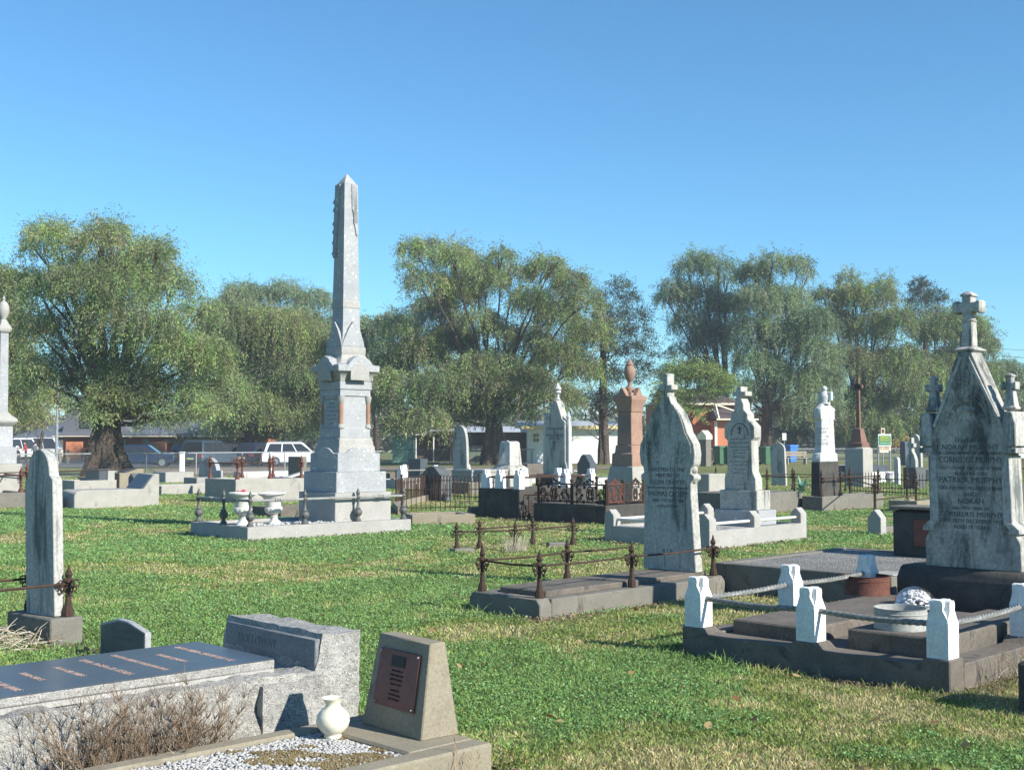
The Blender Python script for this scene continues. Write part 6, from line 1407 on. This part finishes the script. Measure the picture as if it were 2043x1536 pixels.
tree('large weeping pepper tree with dense hanging foliage in the middle of the view',985,926,89,
 [(825,500,26),(852,497,28),(900,508,34),(940,530,34),(965,555,38),(850,560,36),(915,580,42),(870,620,44),(1000,512,22),(1020,545,32),(812,530,16),(800,655,34),(840,700,48),(785,735,40),(900,680,44),(820,780,46),(765,800,38),(880,770,46),(940,740,42),(920,815,42),(850,835,40),(970,795,40),(800,845,30),(1010,775,40),
  (1088,540,30),(1105,525,20),(1140,570,34),(1165,605,34),(1060,600,36),(1110,630,42),(1175,665,38),(1050,680,42),(1110,705,42),(1160,735,36),(1050,755,42),(1100,785,38),(1135,795,28),(1035,825,28),(990,660,28),(960,640,34),(1000,720,34),(765,760,30)],PEP,106,78,.29,.09,.5,(1.0,.5),branch=.15,trunk_h=3.6,flare=1.4)
tree('hazy small-topped pepper tree just right of the obelisk shaft',750,920,112,[(740,655,32),(783,640,26),(760,700,34),(725,690,22),(800,660,20),(745,740,34),(722,660,16)],PEPF,107,60,.34,.11,.45,(.4,.25))
dark=[(1235,572,18),(1215,590,20),(1252,596,18),(1222,622,26),(1262,632,24),(1275,665,22),(1228,662,28),(1196,695,24),(1250,702,28),(1290,690,18),(1200,752,28),(1240,762,28),(1185,800,24),(1308,712,12),(1205,640,18),(1168,805,18),(1275,735,20),(1300,752,18),(1225,800,22)]
T=tree('dark sparse conifer-like tree with bare lower branches right of the middle pepper tree',1204,926,92,dark,CON,108,95,.20,.10,.06,(.42,.22),step=.3,per=3,branch=.06,trunk_h=9,name='dark_tree')
mb=MB(); r_=random.Random(6)
for i in range(26):
    z=r_.uniform(1.6,4.5); a=r_.uniform(0,2*pi); L_=r_.uniform(1.5,3.2); p=Vector((0,0,z)); pts=[p]; d=Vector((math.cos(a),math.sin(a),.35))
    for k in range(5): d=(d+Vector((r_.uniform(-.3,.3),r_.uniform(-.3,.3),r_.uniform(0,.3)))).normalized(); p=p+d*L_/5; pts.append(p)
    mb.tube(pts,[.07,.055,.04,.03,.02,.01],4)
    for k in range(4): q=pts[2+k%3]; e=Vector((r_.uniform(-1,1),r_.uniform(-1,1),r_.uniform(0,1))).normalized(); mb.tube([q,q+e*.5,q+e*.9+Vector((0,0,.1))],[.02,.014,.006],3)
mb.build('bare_branches',M['bark'],T)
tree('tall sparse pepper tree with twin leaning trunks, left of the right-hand group',1470,922,114,[(1345,575,26),(1372,535,26),(1395,520,24),(1432,535,30),(1330,600,20),(1400,590,38),(1445,610,32),(1372,640,34),(1420,675,36),(1362,700,24),(1400,735,30),(1450,560,20),(1440,650,26)],PEPF,109,50,.33,.10,.45,(.55,.35),trunk_h=5,lean=-1.2,branch=.17)
tree('bushy green tree in front of the orange brick house',1372,915,97,[(1370,755,28),(1402,795,24),(1340,800,28),(1432,780,26),(1350,745,24),(1330,770,24),(1410,745,24),(1380,830,20),(1440,760,18)],[(.10,.14,.04),(.13,.16,.05),(.08,.11,.04)],110,80,.26,.12,.1,(.3,.2),name='green_tree',branch=.08)
tree('tall pepper tree with a tufted crown behind the white statue monument',1530,918,110,[(1505,545,28),(1540,525,28),(1592,530,24),(1610,550,16),(1520,590,36),(1570,600,38),(1620,640,38),(1500,650,36),(1560,665,42),(1622,700,40),(1640,760,38),(1590,760,42),(1545,735,34),(1600,815,36),(1650,815,28),(1560,820,28),(1480,600,22),(1500,720,34),(1510,785,30),(1482,690,26),(1490,840,24),(1470,770,28)],PEPF,111,58,.33,.10,.5,(.7,.4),branch=.16,trunk_h=5)
tree('broad pepper tree behind the brown cross monument',1720,915,116,[(1640,590,22),(1692,555,20),(1702,595,32),(1752,590,32),(1662,635,34),(1730,655,40),(1788,640,34),(1690,715,40),(1752,735,42),(1802,715,38),(1720,795,40),(1780,795,38),(1822,775,34),(1700,845,32),(1762,850,32),(1822,845,28),(1765,565,18)],PEP,112,54,.35,.11,.5,(.7,.4),branch=.15,trunk_h=4)
tree('dark spiky conifer top rising behind the right-hand trees',1850,915,138,[(1832,566,12),(1845,580,16),(1838,600,20),(1868,592,14),(1880,600,8),(1850,625,22),(1822,580,8),(1842,660,24),(1862,640,18)],CON,113,70,.28,.14,.05,(.4,.25),name='conifer_tree',trunk_h=14,branch=.06,step=.35,per=3)
tree('pepper tree directly behind the three-cross monument',1900,915,122,[(1860,655,34),(1892,640,30),(1930,650,34),(1958,690,30),(1900,720,40),(1850,740,40),(1960,750,36),(1880,800,38),(1940,810,36),(1925,610,16)],PEP,114,52,.36,.12,.5,(.6,.4),branch=.14)
tree('low hazy pepper tree at the right edge behind the monument',2020,915,134,[(2000,735,24),(2030,752,24),(2010,800,30),(2045,815,28),(1985,775,26),(2060,770,28)],PEPF,115,48,.38,.12,.45,(.4,.25))
for i,(lb,bx,Y,lob,pal) in enumerate([
  ('dark dense shrubs under the trees behind the leaning arch headstone',1600,124,[(1570,868,20),(1600,862,26),(1635,872,24),(1660,880,18)],[(.035,.055,.03),(.05,.07,.035)]),
  ('dark shrubs behind the brown cross monument',1740,124,[(1700,882,18),(1730,876,22),(1765,885,20),(1795,872,22),(1830,880,22)],[(.04,.065,.03),(.06,.08,.035)]),
  ('orange-brown shrub right of the green notice board',1800,112,[(1790,892,12),(1803,885,12),(1812,895,10)],[(.22,.13,.05),(.15,.14,.05)]),
  ('brownish dry hedge behind the parked cars',400,96,[(350,888,14),(375,880,16),(400,876,18),(430,880,18),(455,886,14)],[(.20,.15,.09),(.16,.14,.07)]),
  ('dark green shrubs between the white wagon and the obelisk',630,112,[(600,872,22),(640,868,24),(665,880,20),(570,880,18),(540,882,16)],[(.05,.075,.045),(.07,.09,.05)]),
  ('green shrub at the foot of the white-gabled house',1545,112,[(1540,885,12),(1553,878,12),(1548,895,10),(1535,868,9)],[(.09,.13,.05)]),
  ('olive shrubs behind the vans at the far left',60,134,[(30,850,20),(60,848,18),(90,852,18)],[(.16,.17,.08),(.24,.20,.12)])]):
    tree(lb,bx,915,Y,lob,pal,120+i,110,.24,.12,.05,(.08,.05),trunk_h=.8,name='shrub',cat='shrub',branch=.03,step=.2,limbs=False)
# far-off wood behind everything
lob=[]; r_=random.Random(77)
for px in range(-300,2400,26):
    Y=r_.uniform(180,240); py=r_.uniform(858,872); p=P(px,py,Y); lob.append(((p.x,p.y,max(p.z-1.0,1)),r_.uniform(3.0,4.6)))
V,F_,C=foliage(lob,7,1.0,.45,.1,[(.07,.09,.055),(.09,.10,.06),(.10,.10,.07)],78,.7,2,.35)
o=mesh_np('distant_wood',V,F_,M['leaf'],C); tag(o,'far-off band of trees beyond the houses','wood',kind='stuff')
# ================================================================ ground
def vnoise(x,y,s,seed):
    r=np.random.default_rng(seed); t=r.random((256,256)); X=x/s; Y=y/s; xi=np.floor(X).astype(int); yi=np.floor(Y).astype(int); fx=X-xi; fy=Y-yi
    fx=fx*fx*(3-2*fx); fy=fy*fy*(3-2*fy); a=t[xi%256,yi%256]; b=t[(xi+1)%256,yi%256]; c=t[xi%256,(yi+1)%256]; d=t[(xi+1)%256,(yi+1)%256]
    return (a*(1-fx)+b*fx)*(1-fy)+(c*(1-fx)+d*fx)*fy
def fbm(x,y,s,seed,o=4):
    v=0;a=1;n=0
    for k in range(o): v=v+a*vnoise(x,y,s/2**k,seed+k); n+=a; a*=.55
    return v/n
def relief(x,y): return (fbm(x,y,2.2,50,3)-.5)*.05*np.exp(-np.maximum(y-2,0)/60)
ys_=np.concatenate([np.linspace(-30,2,12),np.arange(2.2,30,.14),np.geomspace(30,3000,90)])
xs_=np.concatenate([-np.geomspace(3000,16,50),np.arange(-15.9,16,.16),np.geomspace(16,3000,50)])
Xg,Yg=np.meshgrid(xs_,ys_); Zg=relief(Xg,Yg)-.012
V=np.stack([Xg.ravel(),Yg.ravel(),Zg.ravel()],1); nx=len(xs_); ny=len(ys_)
i=(np.arange(ny-1)[:,None]*nx+np.arange(nx-1)[None]).ravel(); Fq=np.stack([i,i+1,i+1+nx,i+nx],1)
t=NT('turf_ground'); c=t.ramp(t.noise(.55,6,.7),[(.36,(.17,.215,.075)),(.50,(.23,.25,.095)),(.62,(.36,.31,.15)),(.75,(.40,.31,.18))])
c=t.mix(t.ramp(t.noise(28,5,.75),[(.35,0.0),(.7,.8)]),c,(.05,.05,.022)); c=t.mix(t.ramp(t.noise(.08,4,.6),[(.45,0.0),(.62,.5)]),c,(.13,.16,.05))
t.bump(t.noise(45,5,.8),.8,.04); t.fin(c,1,.1)
o=mesh_np('ground',V,Fq,t.m,smooth=True); tag(o,kind='structure')
def sheet(name,pts,z,mat):
    me=bpy.data.meshes.new(name); me.from_pydata([(x,y,z) for x,y in pts],[],[tuple(range(len(pts)))]); me.materials.append(mat); o=bpy.data.objects.new(name,me); col.objects.link(o); tag(o,kind='structure'); return o
M['asphalt']=stone('asphalt_road',(.07,.072,.075),(.10,.10,.10),.4,rough=.9,bump=.2); M['dirt']=stone('brown_dirt',(.17,.13,.10),(.24,.19,.14),.6,rough=1,bump=.4)
q=lambda px,Y:(P(px,883,Y).x,Y)
sheet('road',[q(-80,82),q(420,78),q(700,84),q(700,104),q(-80,108)],.012,M['asphalt'])
sheet('dirt_path',[q(330,60),(q(420,58)[0],58),q(760,70),q(960,62),q(1100,70),q(1300,80),q(1300,84),q(1000,80),q(760,84),q(420,78),q(300,74)],.008,M['dirt'])
sheet('kerb_strip',[q(-80,80),q(440,76),q(440,76.7),q(-80,80.8)],.10,M['concrete_pale'])
# ================================================================ turf
NB=1650000; r=np.random.default_rng(5)
d=np.exp(r.uniform(math.log(4.6),math.log(64),NB)); x=d*r.uniform(-.56,.72,NB); y=d.copy()
keep=np.ones(NB,bool); near=np.full(NB,9.0)
for (X0,Y0,a,x0,x1,y0,y1) in FOOT:
    u=(x-X0)*math.cos(a)+(y-Y0)*math.sin(a); v=-(x-X0)*math.sin(a)+(y-Y0)*math.cos(a)
    dx=np.maximum(np.maximum(x0-u,u-x1),0); dy=np.maximum(np.maximum(y0-v,v-y1),0); ds=np.hypot(dx,dy)
    keep&=~((u>x0-.005)&(u<x1+.005)&(v>y0-.005)&(v<y1+.005)); near=np.minimum(near,ds)
n1=fbm(x,y,2.6,10,4); n2=fbm(x,y,.45,30,3); n3=fbm(x*1.0,y,.16,60,2)
dry=np.clip((n1-.535)*5.0+(n2-.5)*3.0+(n3-.5)*1.2,-1,1.6)
bare=(near<.14)&(r.random(NB)<.75)&(n2>.42)
lm=(fbm(x,y,.9,91,3)>.42)&(near<.17+.10*fbm(x,y,.5,3,2)); keep&=~(lm&(r.random(NB)<.85)); keep&=~((near<.10)&(r.random(NB)<.7)); keep&=~((dry>1.1)&(r.random(NB)<.45)); keep&=~bare
x,y,d,dry,near,n2,n3,n1=[q_[keep] for q_ in (x,y,d,dry,near,n2,n3,n1)]; n=len(x)
isdry=r.random(n)<np.clip(.22+.62*dry,0.08,.93)
h=r.uniform(.012,.036,n)*(.65+1.1*np.clip(n2*.5+n3*.6-.1,0,1))*np.where(isdry,.8,1.0)*np.clip(1.15-d/60,.8,1.0); tuft=(n3>.72)&(~isdry); h=np.where(tuft,h*1.3,h); h=np.where(near<.22,h*np.where(r.random(n)<.3,2.1,1.2),h)
wd=np.clip(.0026*d/10,.0022,.02)*r.uniform(.7,1.5,n)*np.where(isdry,.75,1.25)
a=r.uniform(0,2*pi,n); ln=r.uniform(.1,1.3,n)*h; b=r.uniform(0,2*pi,n)
z0=relief(x,y)-.012
base=np.stack([x,y,z0-.004],1); s=np.stack([np.cos(a)*wd,np.sin(a)*wd,np.zeros(n)],1); tip=base+np.stack([np.cos(b)*ln,np.sin(b)*ln,h],1); mid=base*.5+tip*.5+np.stack([0*h,0*h,h*.18],1)
V=np.stack([base-s*.6,base+s*.6,mid+s,tip,mid-s],1).reshape(-1,3)
G_=np.array([(.21,.335,.085),(.175,.29,.08),(.28,.385,.11),(.215,.33,.13)]); D_=np.array([(.62,.54,.27),(.54,.47,.23),(.70,.62,.38),(.46,.36,.18)])
C=np.where(isdry[:,None],D_[r.integers(0,4,n)],G_[r.integers(0,4,n)])*r.uniform(.7,1.3,(n,1))
C=C*(.62+.75*np.clip((n2*.6+n3*.55-.1),0,1))[:,None]
C=np.where((~isdry)[:,None]&(n1[:,None]>.55),C*np.array([1.15,1.0,.9]),C)
C=np.repeat(C,5,axis=0); k=np.arange(n)*5
# one five-sided blade each
Fq=np.stack([k,k+1,k+2,k+3,k+4],1)
o=mesh_np('grass',V,Fq,M['blade'],C); tag(o,'short winter turf, green with straw-coloured dry patches, between the graves','grass',kind='stuff')
# clover leaves: little near-horizontal leaflets in the green patches
NC=330000; d=np.exp(r.uniform(math.log(4.6),math.log(34),NC)); x=d*r.uniform(-.56,.72,NC); y=d.copy(); keep=np.ones(NC,bool)
for (X0,Y0,a_,x0,x1,y0,y1) in FOOT:
    u=(x-X0)*math.cos(a_)+(y-Y0)*math.sin(a_); v=-(x-X0)*math.sin(a_)+(y-Y0)*math.cos(a_); keep&=~((u>x0-.03)&(u<x1+.03)&(v>y0-.03)&(v<y1+.03))
n1=fbm(x,y,2.6,10,4); n2=fbm(x,y,.45,30,3); keep&=((n1-.5)*5+(n2-.5)*3<.15); x,y,d=x[keep],y[keep],d[keep]; n=len(x)
sz=np.clip(.0065*d/10,.006,.016)*r.uniform(.7,1.4,n); z0=relief(x,y)+r.uniform(.008,.030,n)
nv=r.normal(size=(n,3))*.45+np.array([0,0,1]); nv/=np.linalg.norm(nv,axis=1,keepdims=True); t1=np.cross(nv,r.normal(size=(n,3))); t1/=np.linalg.norm(t1,axis=1,keepdims=True); t2=np.cross(nv,t1); c0=np.stack([x,y,z0],1); sz=sz[:,None]
V=np.stack([c0+t1*sz,c0+(t1*.3+t2)*sz,c0-t1*sz*.9,c0+(t1*.3-t2)*sz],1).reshape(-1,3)
C=np.array([(.20,.39,.13),(.25,.43,.17),(.16,.33,.10)])[r.integers(0,3,n)]*r.uniform(.75,1.3,(n,1)); C=np.repeat(C,4,axis=0)
o=mesh_np('clover',V,np.arange(n*4).reshape(-1,4),M['blade'],C); tag(o,'patches of low clover leaves among the turf','ground cover',kind='stuff')
# fallen leaves
NL=260; d=np.exp(r.uniform(math.log(5),math.log(26),NL)); x=d*r.uniform(-.45,.45,NL); y=d; c0=np.stack([x,y,relief(x,y)+.03],1)
nv=r.normal(size=(NL,3))*.5+np.array([0,0,1]); nv/=np.linalg.norm(nv,axis=1,keepdims=True); t1=np.cross(nv,r.normal(size=(NL,3))); t1/=np.linalg.norm(t1,axis=1,keepdims=True); t2=np.cross(nv,t1); s=r.uniform(.012,.035,(NL,1))
V=np.stack([c0+t1*s,c0+(t1*.3+t2*.7)*s,c0-t1*s*.6+t2*s*.4,c0-t1*s,c0-t1*s*.4-t2*s*.6,c0+(t1*.4-t2*.7)*s],1).reshape(-1,3)
C=np.repeat(np.array([(.36,.22,.10),(.28,.14,.07),(.42,.30,.15)])[r.integers(0,3,NL)],6,axis=0)
o=mesh_np('fallen_leaves',V,np.arange(NL*6).reshape(-1,6),M['blade'],C); tag(o,'scattered brown fallen leaves on the turf','fallen leaves',kind='stuff')
# dead leaves and crumbs of soil gathered along the kerbs
NE=26000; d=np.exp(r.uniform(math.log(5),math.log(30),NE*9)); x=d*r.uniform(-.5,.5,NE*9); y=d; near=np.full(len(x),9.0); ins=np.zeros(len(x),bool)
for (X0,Y0,a_,x0,x1,y0,y1) in FOOT:
    u=(x-X0)*math.cos(a_)+(y-Y0)*math.sin(a_); v=-(x-X0)*math.sin(a_)+(y-Y0)*math.cos(a_); ins|=(u>x0)&(u<x1)&(v>y0)&(v<y1)
    near=np.minimum(near,np.hypot(np.maximum(np.maximum(x0-u,u-x1),0),np.maximum(np.maximum(y0-v,v-y1),0)))
k=(~ins)&(near<.20+.10*fbm(x,y,.5,3,2))&(fbm(x,y,.9,91,3)>.42); x,y,d=x[k][:NE],y[k][:NE],d[k][:NE]; n=len(x)
c0=np.stack([x,y,relief(x,y)+r.uniform(0,.014,n)],1); nv=r.normal(size=(n,3))*.5+np.array([0,0,1]); nv/=np.linalg.norm(nv,axis=1,keepdims=True); t1=np.cross(nv,r.normal(size=(n,3))); t1/=np.linalg.norm(t1,axis=1,keepdims=True); t2=np.cross(nv,t1); s=(r.uniform(.005,.016,n)*np.clip(d/9,.9,2.2))[:,None]
V=np.stack([c0+t1*s,c0+t2*s*.6,c0-t1*s,c0-t2*s*.5],1).reshape(-1,3); C=np.repeat(np.array([(.22,.15,.09),(.32,.23,.15),(.14,.10,.07),(.40,.32,.22)])[r.integers(0,4,n)],4,axis=0)
o=mesh_np('leaf_litter',V,np.arange(n*4).reshape(-1,4),M['blade'],C); tag(o,'brown litter and crumbs of soil along the feet of the grave kerbs','leaf litter',kind='stuff')
for me in list(bpy.data.meshes):
    if me.users==0: bpy.data.meshes.remove(me)

# ================================================================ air
HZ=True
if HZ:
    hb=MB().box(-3050,3050,-60,3050,-1.2,24).build('haze',M['white']); hb.data.materials.clear(); m=bpy.data.materials.new('thin_air'); m.use_nodes=True; nt=m.node_tree; nt.nodes.remove(nt.nodes['Principled BSDF'])
    v=nt.nodes.new('ShaderNodeVolumePrincipled'); v.inputs['Density'].default_value=.0006; v.inputs['Color'].default_value=(.80,.88,1,1); v.inputs['Anisotropy'].default_value=0.0
    nt.links.new(v.outputs[0],nt.nodes['Material Output'].inputs['Volume']); hb.data.materials.append(m); tag(hb,'thin pale air over the whole cemetery','haze',kind='stuff')
